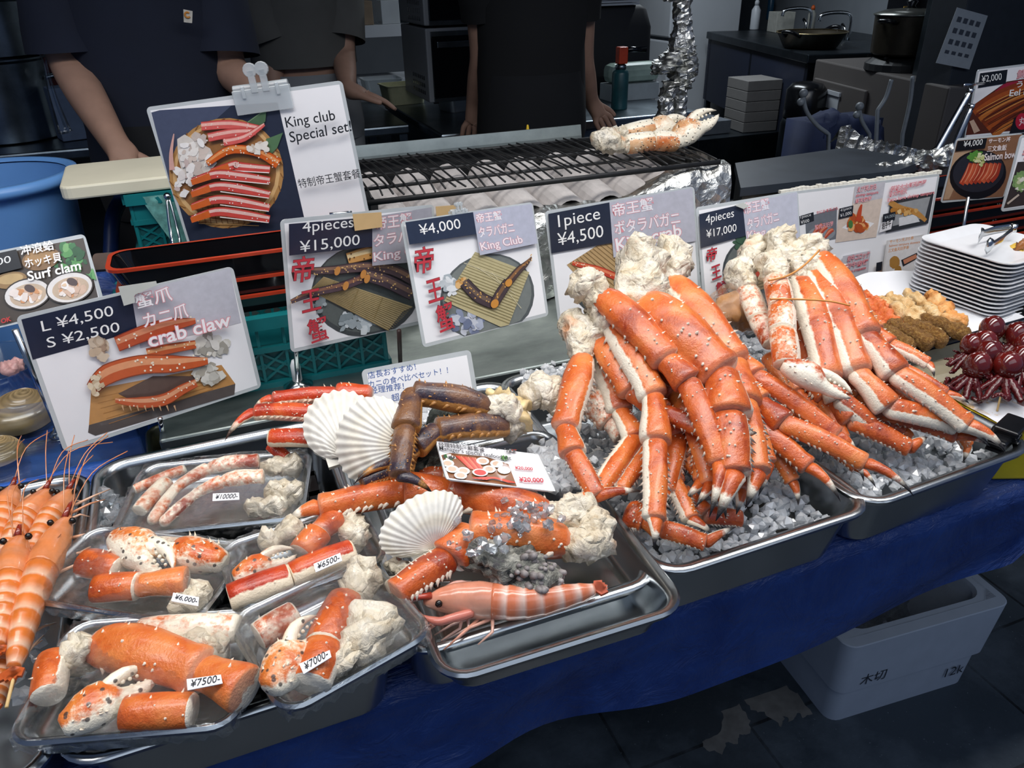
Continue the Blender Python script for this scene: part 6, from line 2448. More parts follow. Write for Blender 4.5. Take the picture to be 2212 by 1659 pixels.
yq = 2.10
foiltube(m, [yat(1434, 262, yq), yat(1440, 215, yq), yat(1452, 175, yq)], [.024, .022, .03], .35)
foiltube(m, [yat(1468, 262, yq), yat(1470, 200, yq), yat(1472, 160, yq)], [.02, .021, .03], .3)
foiltube(m, [yat(1470, 190, yq), yat(1474, 150, yq), yat(1472, 110, yq), yat(1474, 60, yq), yat(1474, 10, yq), yat(1476, -60, yq), yat(1478, -140, yq)], [.03, .045, .04, .026, .026, .03, .026], .3)
foiltube(m, [yat(1424, 160, yq - .02), yat(1440, 140, yq - .02), yat(1460, 118, yq), yat(1480, 100, yq)], [.02, .042, .045, .03], .4)
foiltube(m, [yat(1448, 2, yq), yat(1462, -4, yq), yat(1480, -10, yq)], [.018, .03, .03], .4)
foiltube(m, [Vector((yat(1468, 262, yq).x, yq, WT + .002)), Vector((yat(1468, 262, yq).x, yq, 1.0)), yat(1468, 262, yq)], [.02, .02, .02], .15)
m.build('foil_wrapped_pole', M_foil, label='pole wrapped in crumpled aluminium foil behind the right end of the grill', cat='pole', loc=(yat(1468, 262, yq).x, yq, WT))

# griddle plate
gd = empty('griddle', (1.6, 1.62, 0), 0, 'black flat griddle plate to the right of the foil wrapped grill', 'griddle')
m = MB()
Q = [zat(1600, 406, 1.12), zat(1588, 352, 1.12), zat(1830, 318, 1.12), zat(2000, 345, 1.12), zat(1940, 368, 1.12)]
m.rings([[(p.x, p.y, 1.10) for p in Q], [(p.x, p.y, 1.12) for p in Q]])
build_rel(m, 'hot_plate', plain('worn_griddle_iron', '2a3038', .45, var=.3, scale=7, bump=.2), gd, smooth=False)
m = MB()
m.rings([[(p.x * .98 + .02 * 1.6, p.y * .98 + .02 * 1.62, z) for p in Q] for z in (.9, 1.10)])
build_rel(m, 'burner_body', plain('greasy_steel', '4a4740', .4, .6, var=.4, scale=20), gd, smooth=False)
m = MB()
m.box((1.25, 1.62, 0), (1.95, 2.05, .90))
build_rel(m, 'stand', M_blackmat, gd, smooth=False)
m = MB()
rows = []
for i in range(30):
    f = i / 29
    a = yat(1812 + 200 * f, 282 + 48 * f - 18 * math.exp(-((f - .1) * 12) ** 2), 1.98)
    rows.append([Vector((a.x, a.y + .004, .901)), a + Vector((0, .01 * math.sin(i * 2.1), -.06)), a + Vector((0, -.004 + .008 * math.sin(i * 1.7), .004 * math.sin(i * 3))), a + Vector((0, .03, -.05))])
m.rings(rows, closed=False, cap0=False, cap1=False)
m.build('foil_shield', M_foil, label='crumpled foil screen with dark front standing behind the griddle', cat='foil', loc=yat(1830, 330, 1.98))
m = meat_mesh([yat(1900, 372, 1.5), yat(1950, 358, 1.5), yat(2010, 346, 1.5), yat(2050, 340, 1.5)], [.02, .022, .035, .03], .6, 8, 14)
m.build('crumpled_foil', M_foil, label='crumpled greasy foil behind the tempura menu board', cat='foil', loc=yat(1960, 380, 1.5))

# ------------------------------------------------------------------ right end: skewers, octopus, plates
M_pap = plain('greaseproof_paper', 'dcdde0', .6, var=.05, scale=5, bump=.15)
box_thing('foam_box', (1.06, .96, TT + .002), (1.50, 1.22, .915), plain('cream_box', 'c9c2ac', .6, var=.06), 'cream box under the black tray of fried skewers', 'box')
box_thing('steel_bar', (1.06, .855, TT + .002), (1.75, .935, .912), plain('cream_steel', 'b5ab92', .3, .5, var=.1), 'cream steel bar between the fried skewer tray and the yellow tray', 'bar', bevel=.02)
trk = tray('skewer_tray', (1.29, 1.075, .945), .42, .27, .06, .026, M_lacq, 'black tray of fried skewers on white paper behind the crab bundle', r=.02, lip=.004)
m = MB()
rows = []
for i in range(22):
    row = []
    for j in range(18):
        u, v = -1 + 2 * i / 21, -1 + 2 * j / 17
        z = .007 + .045 * max(0, v - .55) ** 1.2 * 1.6 + .02 * max(0, abs(u) - .8) + .004 * noise.noise(Vector((u * 4, v * 4, 1)))
        z += .05 * max(0, v - .7) * math.exp(-((u - .0) * 3) ** 2)
        row.append((1.29 + u * .205 + .02 * v, 1.075 + v * .135, .925 + z))
    rows.append(row)
m.rings(rows, closed=False, cap0=False, cap1=False)
m.build('greaseproof_paper', M_pap, smooth=True, label='white paper lining the black tray under the fried skewers', cat='paper', loc=(1.29, 1.075, .932))
PT = Pile(0, .955, 1, .955)


def fried_mat(name, a, b, c, bump=.8, sc=90):
    t = NT(name)
    v = t.coord()
    n = t.noise(v, sc, 5, .65)
    t.set(Base_Color=t.ramp(n, [(.3, rgb(a)), (.5, rgb(b)), (.72, rgb(c))]), Roughness=.5)
    t.bump(n, bump, .009)
    return t.m


M_crumb = fried_mat('breaded_crust', '6b4416', '8e6024', 'c29a54', 1.0, 210)
M_temp = fried_mat('pale_tempura', 'c08a4a', 'd8b47e', 'e8d2aa', .7, 50)
M_salm = fried_mat('salmon_tempura', 'b9662a', 'd9964e', 'e9c48e', .6, 40)
M_kani = fried_mat('orange_crab_stick', 'b8481a', 'd4682e', 'e8a878', .6, 45)
for lab, pts, rad, mt, nm, grp, stick in [
    ('breaded skewer at the front right of the fried skewer tray', [(1992, 690), (2040, 706), (2086, 722)], [.016, .019, .016], M_crumb, 'breaded_skewer', 'breaded skewers in the black tray', None),
    ('breaded skewer second from the right in the tray', [(1950, 696), (1996, 716), (2038, 734)], [.016, .02, .017], M_crumb, 'breaded_skewer', 'breaded skewers in the black tray', None),
    ('breaded skewer third from the right in the tray', [(1924, 700), (1966, 722), (2006, 742)], [.016, .02, .017], M_crumb, 'breaded_skewer', 'breaded skewers in the black tray', None),
    ('breaded skewer at the left, half under the crab legs', [(1896, 706), (1930, 728), (1966, 748)], [.015, .018, .015], M_crumb, 'breaded_skewer', 'breaded skewers in the black tray', None),
    ('salmon tempura skewer alone at the right, its stick to the front', [(2014, 636), (2030, 664), (2058, 690), (2082, 698)], [.018, .021, .023, .016], M_salm, 'tempura_skewer', 'pale tempura skewers in the black tray', ((2078, 698), (2100, 724))),
    ('pale tempura skewer next to the lone salmon one', [(1958, 632), (1986, 650), (2010, 672), (2022, 684)], [.013, .015, .016, .014], M_temp, 'tempura_skewer', 'pale tempura skewers in the black tray', None),
    ('pale tempura skewer third from the right at the back', [(1922, 640), (1950, 656), (1980, 678), (2000, 690)], [.013, .018, .018, .012], M_temp, 'tempura_skewer', 'pale tempura skewers in the black tray', ((2000, 690), (2034, 712))),
    ('pale tempura skewer fourth from the right with grey end', [(1900, 646), (1926, 664), (1956, 690), (1980, 702)], [.014, .02, .022, .014], M_temp, 'tempura_skewer', 'pale tempura skewers in the black tray', None),
    ('orange crab stick skewer at the left of the pale ones', [(1860, 646), (1890, 668), (1920, 692), (1940, 706)], [.014, .02, .022, .014], M_kani, 'crab_stick_skewer', 'orange crab stick skewers in the black tray', None),
    ('orange crab stick skewer closest to the banded crab legs', [(1838, 654), (1862, 676), (1890, 700), (1908, 714)], [.014, .018, .02, .014], M_kani, 'crab_stick_skewer', 'orange crab stick skewers in the black tray', None),
    ('orange crab stick skewer at the back beside the menu board', [(1846, 636), (1874, 644), (1898, 656), (1916, 668)], [.012, .015, .015, .012], M_kani, 'crab_stick_skewer', 'orange crab stick skewers in the black tray', None),
]:
    P = [PT.at(x, y) for x, y in pts]
    low = min(P, key=lambda p: p.z)
    root = empty(nm, low - Vector((0, 0, .012)), 0, lab, 'fried skewer', grp)
    mb = meat_mesh(P, rad, .28 if mt is M_crumb else .5, random.uniform(0, 30), 16)
    build_rel(mb, 'fried_body', mt, root)
    if stick:
        m = MB()
        m.tube([PT.at(*stick[0]), PT.at(*stick[1])], .0016, 7)
        build_rel(m, 'bamboo_stick', M_wood, root)

# yellow tray with the octopus skewers
yt = empty('yellow_tray', (1.31, .80, TT + .002), 0, 'shallow yellow tray lined with stained white paper under the octopus skewers', 'tray')
m = MB()
Q = [zat(2000, 838, .925), zat(2330, 760, .925), zat(2330, 930, .925), zat(2176, 932, .925)]
Qb = [Vector((p.x, p.y, TT + .002)) for p in Q]
c0 = sum(Q, Vector()) / 4
m.rings([[tuple(p) for p in Qb], [tuple(p) for p in Q]])
build_rel(m, 'tray_body', plain('yellow_tray', 'd8c02a', .4, var=.08), yt, smooth=False, bevel=.004)


def stained():
    t = NT('stained_paper')
    v = t.coord()
    n = t.noise(t.coord((1, .6, 1)), 38, 4, .6, .8)
    t.set(Base_Color=t.ramp(n, [(.0, rgb('dfdfe2')), (.56, rgb('dcdce0')), (.66, rgb('c9a878')), (.8, rgb('a8763c'))]), Roughness=.5)
    t.bump(t.noise(v, 20, 4), .3, .004)
    return t.m


m = MB()
rows = []
for i in range(16):
    f = i / 15
    row = []
    for j in range(12):
        q = j / 11
        p = (Q[0] * (1 - f) + Q[1] * f) * (1 - q) + (Q[3] * (1 - f) + Q[2] * f) * q
        p = c0 + (p - c0) * .955
        row.append((p.x, p.y, .928 + .003 * noise.noise(Vector((f * 5, q * 5, 2)))))
    rows.append(row)
m.rings(rows, closed=False, cap0=False, cap1=False)
build_rel(m, 'paper_lining', stained(), yt)
M_octo = plain('glazed_octopus', '5c1612', .12, var=.45, scale=22, spec=.7, Coat_Weight=.6)
M_tent = plain('octopus_tentacle', '4a0f12', .18, var=.5, scale=60, bump=.6)
for lab, hd, ft, s in [
    ('octopus skewer with the darkest round head, highest of the group', (2143, 710, 1.02), (2120, 850, .928), .020),
    ('octopus skewer behind the front one, reddish folded head', (2126, 742, 1.0), (2130, 862, .928), .021),
    ('octopus skewer at the left of the group, head leaning left', (2100, 746, .995), (2066, 852, .928), .019),
    ('octopus skewer in the middle of the group with a split head', (2136, 764, .99), (2140, 850, .928), .022),
    ('front octopus skewer, very dark purple head', (2112, 790, .98), (2074, 858, .928), .0215),
    ('right front octopus skewer with spread red tentacles', (2176, 792, .98), (2154, 888, .928), .023),
    ('octopus skewer at the right edge, upper head', (2196, 724, 1.01), (2180, 866, .928), .021),
    ('octopus skewer at the right edge, middle head partly cut off', (2214, 746, 1.0), (2212, 860, .928), .021),
    ('octopus skewer at the right edge, lower head partly cut off', (2208, 776, .985), (2176, 862, .928), .022),
]:
    H = zat(*hd)
    Fp = zat(*ft)
    root = empty('octopus_skewer', (Fp.x, Fp.y, .926), 0, lab, 'octopus skewer', 'glazed octopus skewers on the yellow tray')
    m = MB()
    sph(m, H, s, 18, 12, sq=(1, 1, 1.18), disp=lambda d: -.1 * max(0, 1 - abs(d.x) * 5) * (1 if d.z > 0 else 0))
    build_rel(m, 'head', M_octo, root)
    m = MB()
    ax = (Fp - H).normalized()
    for k in range(8):
        a = k * .785 + random.uniform(-.2, .2)
        o_ = Vector((math.cos(a), math.sin(a), 0))
        b0 = H + ax * s * 1.0 + o_ * s * .3
        b1 = H + ax * s * 1.6 + o_ * s * .9
        b2 = H + ax * s * random.uniform(1.7, 2.4) + o_ * s * random.uniform(1.1, 1.6)
        b3 = b2 + Vector((random.uniform(-1, 1), random.uniform(-1, 1), random.uniform(.2, 1))).normalized() * s * .6
        b4 = b3 + Vector((random.uniform(-1, 1), random.uniform(-1, 1), random.uniform(-1, .6))).normalized() * s * .5
        P = catmull([b0, b1, b2, b3, b4], 5)
        m.tube(P, [s * (.3 - .22 * i / len(P)) * (1 + .25 * (i % 2)) for i in range(len(P))], 7)
        for i in range(2, len(P), 2):
            sph(m, P[i] + o_ * s * .15, s * .12, 6, 4)
    build_rel(m, 'tentacles', M_tent, root)
    m = MB()
    m.tube([H, Fp], .0016, 7)
    build_rel(m, 'bamboo_stick', M_wood, root)

# black spring clamp on the yellow tray corner
pk = zat(2180, 940, .93)
k = empty('spring_clamp', pk, 0, 'black spring clamp gripping the corner of the yellow tray', 'clamp')
m = MB()
m.box((-.055, -.012, -.004), (.04, .014, .012))
m.box((-.03, -.018, .010), (.03, .018, .022))
m.tube([(-.02, -.02, .01), (-.02, .02, .01)], .01, 10)
o = m.build('clamp_body', M_black, k, bevel=.003)
o.rotation_euler = (0, 0, .35)
m = MB()
for s in (-1, 1):
    m.box((-.06, -.01, .004 * s), (-.03, .012, .004 * s + .004))
o = m.build('clamp_jaw', M_black, k)
o.rotation_euler = (0, 0, .35)

# plates
M_plate = plain('white_porcelain', 'dedfe2', .18, var=.02)
zt0 = TT + .045 + 20 * .0085
_pc = zat(2142, 530, zt0)
base = (_pc.x, _pc.y)
lacquer_tray('black ribbed tray under the tall stack of white plates', base[0] - .16, base[1] - .13, base[0] + .2, base[1] + .14, TT + .002, .04)
for q, nm in enumerate(('lowest', 'second', 'third', 'topmost')):
    lacquer_tray('black red-rimmed tray behind the plates, %s of its stack' % nm, 1.68, 1.43, 2.15, 1.60, TT + .03 + .045 * q, .04, 'black red-rimmed trays behind the plate stack')
box_thing('black_box', (1.68, 1.44, TT + .002), (2.15, 1.6, TT + .029), M_blackmat, 'flat black box under the red-rimmed trays behind the plates', 'box')
NPL = 20
pl = None
pz = TT + .045
for k in range(NPL):
    if pl is None:
        m = MB()
        m.rings([[(x, y, z) for x, y in rrect(.21 * s, .21 * s, .03 * s, 6)] for s, z in ((.6, 0), (.62, .0), (.98, .012), (1.0, .0135), (1.0, .0155), (.97, .0155), (.74, .006), (.7, .005))])
        pl = edge_smooth(m.build('plate', M_plate, smooth=True), 40)
        o = pl
    else:
        o = pl.copy()
        col.objects.link(o)
    o.location = (base[0] + random.uniform(-.002, .002), base[1] + random.uniform(-.002, .002), pz + k * .0085)
    o.rotation_euler = (0, 0, .12 + random.uniform(-.012, .012))
    if k == NPL - 1:
        tag(o, 'topmost square white plate of the stack, tongs lying on it', 'plate', 'square white plates stacked at the right')
    else:
        tag(o, 'square white plate in the tall stack beneath the tongs', 'plate', 'square white plates stacked at the right')
zt = pz + NPL * .0085 + .014
tongs('steel tongs lying open on the topmost white plate', zat(2190, 492, zt + .012), zat(2122, 522, zt + .008), Vector((.022, .03, 0)))
# omelette tray at the right edge
box_thing('foam_box', (1.52, .99, TT + .002), (1.95, 1.13, .945), plain('foam_cream', 'bfb8ac', .8, var=.06), 'grey white foam box under the black omelette tray, right edge', 'box')
lacquer_tray('black tray with rolled omelette at the right edge', 1.50, .98, 1.9, 1.14, .99, .022)
box_thing('blue_box', (1.54, 1.0, .946), (1.9, 1.12, .989), plain('greyblue_box', '5a7a8c', .6), 'blue grey box between the foam box and the omelette tray', 'box')
for lab, x0, mt in (('yellow rolled omelette topped with brown eel in the right edge tray', 1.53, None), ('second rolled omelette cut off by the right edge', 1.66, None)):
    root = empty('rolled_omelette', (x0 + .06, 1.06, 1.0), 0, lab, 'omelette', 'rolled omelettes in the black tray')
    mb = meat_mesh([Vector((x0, 1.06, 1.018)), Vector((x0 + .055, 1.06, 1.02)), Vector((x0 + .115, 1.06, 1.018))], [.03, .034, .03], .25, x0 * 9, 18)
    build_rel(mb, 'egg_roll', plain('egg_yellow', 'd8b040', .45, var=.12, scale=60), root)
    mb = meat_mesh([Vector((x0, 1.055, 1.042)), Vector((x0 + .055, 1.06, 1.05)), Vector((x0 + .115, 1.055, 1.043))], [.018, .022, .018], .8, x0 * 5, 18)
    build_rel(mb, 'eel_topping', plain('glazed_eel', '8a5426', .2, var=.5, scale=70, bump=.5), root)
# tongs holder at the upper right: tongs hooked on the eel sign's arm
for q, (lab, a, b, y) in enumerate((('long steel tongs hooked left of the eel bowl sign, outer pair', (2096, 196), (2010, 350), 1.62), ('long steel tongs hooked left of the eel bowl sign, inner pair', (2098, 230), (2048, 350), 1.6))):
    tongs(lab, yat(*a, y), yat(*b, y), Vector((.008, .004, .004)))
m = MB()
m.tube([yat(2082, 184, 1.60), yat(2126, 180, 1.78)], .004, 8)
m.build('wire_arm', M_chrome, smooth=True, label='chrome wire arm the tongs hang on, beside the eel bowl sign', cat='wire arm', loc=yat(2082, 184, 1.6))

# ------------------------------------------------------------------ people behind the stall
M_shirt_navy = plain('navy_tshirt', '0c1426', .9, var=.12, scale=8)
M_shirt_grey = plain('grey_tshirt', '4c4c4a', .9, var=.1, scale=8)
M_shirt_black = plain('black_tshirt', '07080b', .9, var=.1, scale=8)
M_trous = plain('dark_trousers', '0d0f13', .9, var=.15, scale=8)
M_lightpants = plain('pale_apron_cloth', '7a7d80', .9, var=.1, scale=8)
M_hair = plain('black_hair', '0d0b0a', .5, var=.3, scale=90)


KF = .22      # the kitchen floor is a step up from the paving
m = MB()
m.box((-2.4, 2.24, 0), (7.1, 8.75, KF))
m.build('floor', plain('kitchen_floor', '20242a', .5, var=.2, scale=5), kind='structure')


class Body:
    """one skinned body grown from a joint skeleton"""

    def __init__(s):
        s.v, s.e, s.r = [], [], []

    def p(s, co, r, frm=None):
        s.v.append(Vector(co))
        s.r.append(r if isinstance(r, tuple) else (r, r))
        i = len(s.v) - 1
        if frm is not None:
            s.e.append((frm, i))
        return i

    def chain(s, frm, pts):
        for co, r in pts:
            frm = s.p(co, r, frm)
        return frm

    def hand(s, wrist_i, fwd, side, down, k=1.0, curl=.5, spread=1.0):
        """palm, four unequal fingers and a thumb; side points to the thumb, down is the palm side"""
        w = s.v[wrist_i]
        fwd, side, down = fwd.normalized(), side.normalized(), down.normalized()
        palm = s.p(w + fwd * .035 * k, (.026 * k, .02 * k), wrist_i)
        for q, (o, ln) in enumerate(((.030, .070), (.010, .078), (-.011, .072), (-.031, .056))):
            kn = s.p(w + (fwd * (.078 - .004 * abs(q - 1)) + side * o * spread) * k, .0105 * k, palm)
            c1, c2 = curl * .7, curl * 1.5
            d1 = (fwd * math.cos(c1) + down * math.sin(c1) + side * o * 2.2 * (spread - .6))
            d2 = (fwd * math.cos(c2) + down * math.sin(c2) + side * o * 1.5 * (spread - .6))
            m_ = s.p(s.v[kn] + d1 * ln * .5 * k, .0088 * k, kn)
            t_ = s.p(s.v[m_] + d2 * ln * .32 * k, .0078 * k, m_)
            s.p(s.v[t_] + d2 * ln * .2 * k, .0062 * k, t_)
        t0 = s.p(w + (fwd * .03 + side * .032 + down * .006) * k, .0125 * k, palm)
        t1 = s.p(w + (fwd * .058 + side * .052 + down * .012) * k, .0105 * k, t0)
        s.p(w + (fwd * .086 + side * .058 + down * .016) * k, .008 * k, t1)

    def build(s, name, mat, parent):
        me = bpy.data.meshes.new(name)
        org = parent.location
        me.from_pydata([tuple(p - org) for p in s.v], s.e, [])
        o = bpy.data.objects.new(name, me)
        col.objects.link(o)
        o.parent = parent
        o.modifiers.new('skin', 'SKIN')
        sv = me.skin_vertices[0].data
        for i, r in enumerate(s.r):
            sv[i].radius = r
        sv[0].use_root = True
        sb = o.modifiers.new('sub', 'SUBSURF')
        sb.levels = sb.render_levels = 2
        bpy.context.view_layer.update()
        m2 = bpy.data.meshes.new_from_object(o.evaluated_get(bpy.context.evaluated_depsgraph_get()))
        o.modifiers.clear()
        o.data = m2
        m2.materials.clear()
        m2.materials.append(mat)
        m2.polygons.foreach_set('use_smooth', [True] * len(m2.polygons))
        return o


def ell_ring(c, rx, ry, ax, n=28, ay=None, wob=0.0, sd=0.0):
    ay = ay or Vector((0, 0, 1)).cross(ax).normalized()
    return [Vector(c) + ax * rx * math.cos(a) * (1 + wob * noise.noise(Vector((math.cos(a) * 2, math.sin(a) * 2, c[2] * 9 + sd)))) + ay * ry * math.sin(a) * (1 + wob * noise.noise(Vector((math.cos(a) * 2, math.sin(a) * 2, c[2] * 9 + sd + 4)))) for a in np.linspace(0, 2 * math.pi, n + 1)[:-1]]


def person(label, base, face, hgt, L, R, shirt, trous, hem, sleeve=.55, lean=Vector((0, 0, 0)), bulk=1.0, armk=1.2):
    """base: floor point between the feet; face: direction faced; L, R: (elbow, wrist, hand forward, thumb side, palm side, curl)"""
    face = Vector(face).normalized()
    side = face.cross(Vector((0, 0, 1))).normalized()      # to the person's right
    B = Vector((base[0], base[1], KF))
    root = empty('person', B, 0, label, 'person')
    H = hgt
    up = Vector((0, 0, 1))
    hem += 0
    pel = B + up * .52 * H
    che = B + up * .72 * H + lean * .6
    nek = B + up * .84 * H + lean
    hed = B + up * .93 * H + lean * 1.15
    b = Body()
    p0 = b.p(pel, .10 * bulk)
    sp = b.p(pel.lerp(che, .5), .115 * bulk, p0)
    ch = b.p(che, .13 * bulk, sp)
    nk = b.p(nek - up * .02, .055, ch)
    nk2 = b.p(nek + up * .04, .052, nk)
    h1 = b.p(hed - up * .03, (.075, .085), nk2)
    h2 = b.p(hed + up * .05, (.074, .086), h1)
    for sgn, arm in ((1, R), (-1, L)):
        hip = b.p(pel + side * sgn * .09 - up * .04, .078, p0)
        kn = b.p(B + side * sgn * .11 + up * .27 * H + face * .015, .056, hip)
        an = b.p(B + side * sgn * .12 + up * .055, .038, kn)
        b.p(B + side * sgn * .13 + up * .035 + face * .14, .034, an)
        sh = che.lerp(nek, .55) + side * sgn * .17 * bulk
        s_ = b.p(sh, .058, ch)
        el, wr, fw, th, pa, cu = arm
        el, wr = Vector(el), Vector(wr)
        b.p(sh.lerp(el, .5), .045 * armk, s_)
        e_ = b.p(el, .038 * armk, len(b.v) - 1)
        f_ = b.p(el.lerp(wr, .3), .039 * armk, e_)
        w_ = b.p(wr, (.029 * armk, .024 * armk), f_)
        b.hand(w_, Vector(fw), Vector(th), Vector(pa), 1.12, cu)
    b.build('body', M_skin, root)
    # face and hair
    m = MB()
    sph(m, hed + face * .082 - up * .005, .016, 8, 6, sq=(1, 1, 1.5))
    build_rel(m, 'nose', M_skin, root)
    m = MB()
    for sgn in (-1, 1):
        sph(m, hed + face * .072 + side * sgn * .03 + up * .015, .011, 8, 6, (.05, .04, .04))
    build_rel(m, 'eyes', plain('dark_eyes', '1a1412', .2), root)
    m = MB()
    m.tube([hed + face * .078 - up * .048 - side * .024, hed + face * .085 - up * .05, hed + face * .078 - up * .048 + side * .024], .006, 6)
    build_rel(m, 'mouth', plain('lips', '8a4a42', .5), root)
    m = MB()
    for sgn in (-1, 1):
        sph(m, hed + side * sgn * .082, .022, 8, 6, sq=(.5, 1, 1.3))
    build_rel(m, 'ears', M_skin, root)
    m = MB()
    sph(m, hed + up * .035 - face * .014, .098, 18, 12, sq=(1, 1, 1.02), disp=lambda d: (-.5 if (d.dot(face) > .25 and d.z < .35) or d.z < -.35 else .04 * noise.noise(d * 5)))
    build_rel(m, 'hair', M_hair, root)
    # shirt: trunk and two sleeves in one garment
    m = MB()
    z0 = hem
    lv = []
    for f, rx, ry in ((0, .195, .135), (.12, .19, .13), (.35, .185, .125), (.62, .2, .135), (.8, .215, .14), (.92, .19, .12), (1.0, .10, .085), (1.03, .075, .075)):
        z = z0 + (nek.z - z0) * f
        t_ = max(0, min(1.2, (z - pel.z) / (nek.z - pel.z)))
        c = B + lean * t_ + up * z
        lv.append(ell_ring(c, rx * bulk, ry * bulk, side, wob=.06, sd=base[0] * 7))
    m.rings(lv, cap0=False, cap1=False)
    for sgn, arm in ((1, R), (-1, L)):
        sh = che.lerp(nek, .55) + side * sgn * .13 * bulk
        el = Vector(arm[0])
        ends = [sh, sh.lerp(el, .25) + side * sgn * .025, sh.lerp(el, sleeve * .7) + side * sgn * .015, sh.lerp(el, sleeve)]
        m.tube(ends, [.085 * bulk, .09 * bulk, .06 * armk + .014, .058 * armk + .022], 18, caps=False)
    build_rel(m, 'tshirt', shirt, root)
    m = MB()
    m.rings([ell_ring(pel + up * .12, .18 * bulk, .135 * bulk, side), ell_ring(pel - up * .08, .195 * bulk, .15 * bulk, side), ell_ring(pel - up * .13, .19 * bulk, .14 * bulk, side)], cap1=False, cap0=False)
    for sgn in (1, -1):
        hip = pel + side * sgn * .09 - up * .06
        m.tube([hip, B + side * sgn * .11 + up * .27 * H + face * .01, B + side * sgn * .12 + up * .05], [.115, .085, .065], 16, caps=False)
    build_rel(m, 'trousers', trous, root)
    m = MB()
    for sgn in (1, -1):
        c = B + side * sgn * .125 + face * .05
        m.rings([[c + face * x * .15 * s_ + side * y * .05 * s_ + up * z for x, y in [(math.cos(a), math.sin(a)) for a in np.linspace(0, 2 * math.pi, 17)[:-1]]] for s_, z in ((.95, 0.0), (1, .03), (.8, .07), (.5, .1))])
    build_rel(m, 'shoes', M_blackmat, root)
    return root, che, side, face


# person at the left, navy T-shirt, hand on the cutting board
P1y = 2.42
e1 = yat(148, 140, P1y - .02)
w1 = yat(256, 322, P1y - .28)
e2 = yat(492, 150, P1y - .03)
w2 = yat(590, 230, P1y - .24)
b1 = yat(312, 60, P1y)
pr, che, sd, fc = person('person in navy T-shirt with small white chest label, arm down to the board', (b1.x, P1y), (.06, -1, 0), 1.72,
                         (e2, w2, (.5, -.6, -.5), (-.6, -.2, .3), (0, .3, -1), .5),
                         (e1, w1, w1 - e1 + Vector((0, -.1, 0)), (1, -.2, 0), (-.2, 1, -.2), .6),
                         M_shirt_navy, M_trous, .90, .84, bulk=1.08, armk=1.35)
m = MB()
q = [yat(396, 20, P1y - .172), yat(416, 24, P1y - .172), yat(415, 50, P1y - .168), yat(397, 48, P1y - .168)]
m.rings([[p + Vector((0, .0015, 0)) for p in q], [tuple(p) for p in q]])
o = m.build('chest_label', plain('woven_label', 'c9c4b8', .8), label='small white woven label with an orange mark')
child_world(o, pr)
m = MB()
cc = (q[0] + q[2]) / 2 + Vector((0, -.002, .003))
m.tube([cc + Vector((.006 * math.cos(a), 0, .006 * math.sin(a))) for a in np.linspace(.7, 5.6, 12)], .0022, 6)
o2 = m.build('label_mark', plain('label_orange', 'c8812e', .7))
child_world(o2, o)

# person in grey behind, hand on the side table
P2y = 3.3
b2 = yat(650, 60, P2y)
eL, wL = yat(742, 120, P2y - .05), yat(752, 196, P2y - .28)
eR, wR = yat(590, 120, P2y - .05), yat(588, 205, P2y - .12)
person('person in a dim grey T-shirt leaning one hand on the side table', (b2.x, P2y), (.15, -1, 0), 1.72,
       (eL, wL, (1, -.25, -.25), (.2, -1, 0), (0, -.1, -1), .35),
       (eR, wR, (0, -.3, -1), (1, 0, 0), (0, 1, 0), .5),
       M_shirt_grey, M_lightpants, 1.04, .8, bulk=1.06, armk=1.25)

# person in black leaning back on the rear counter
P3y = 2.82
b3 = yat(1148, 100, P3y)
eL, wL = yat(1256, 130, P3y + .06), yat(1276, 222, P3y + .16)
eR, wR = yat(1042, 130, P3y + .06), yat(1022, 226, P3y + .16)
person('person in plain black leaning back with both hands on the rear counter edge', (b3.x, P3y), (-.05, -1, 0), 1.73,
       (eL, wL, (.55, -.25, -.75), (.9, .1, .4), (0, .6, -.6), .35),
       (eR, wR, (-.12, -.1, -1), (1, -.2, 0), (0, 1, -.1), .45),
       M_shirt_black, M_trous, .80, .5, bulk=1.1, armk=1.25)
m = None

# ------------------------------------------------------------------ kitchen behind them
M_kst = steel('kitchen_steel', '5c666e', '8b969e', .3, 5.0, bump=.05)
M_grey = plain('grey_enamel', '878b90', .4, var=.06, scale=6)
M_dark = plain('dark_glass', '0c0e13', .12, var=.1)
M_wht = plain('offwhite_enamel', 'a7abb0', .4, var=.04, scale=5)


def table(name, label, x0, x1, y0, y1, z, cat='counter', th=.04, mat=None, cab=False, rz=0.0):
    cx, cy = (x0 + x1) / 2, (y0 + y1) / 2
    root = empty(name, (cx, cy, 0), rz, label, cat)
    w, d = (x1 - x0) / 2, (y1 - y0) / 2
    m = MB()
    m.box((-w, -d, z - th), (w, d, z))
    m.build('top', mat or M_kst, root, bevel=.008)
    if cab:
        m = MB()
        m.box((-w + .02, -d + .03, KF), (w - .02, d, z - th))
        m.build('cabinet_body', M_kst, root)
        n = max(1, int((x1 - x0) / .55))
        for k in range(n):
            xa, xb = -w + .03 + (2 * w - .06) * k / n, -w + .03 + (2 * w - .06) * (k + 1) / n - .01
            m = MB()
            m.box((xa, -d + .012, KF + .06), (xb, -d + .03, z - th - .05))
            dd = m.build('door', M_kst, root, bevel=.003)
            m = MB()
            m.box((xa + .06, -d + .002, z - th - .11), (xb - .06, -d + .012, z - th - .085))
            m.build('handle', M_dark, dd)
    else:
        for sx in (-1, 1):
            for sy in (-1, 1):
                m = MB()
                m.box((sx * (w - .03) - .018, sy * (d - .03) - .018, KF), (sx * (w - .03) + .018, sy * (d - .03) + .018, z - th))
                m.build('leg', M_kst, root)
    return root


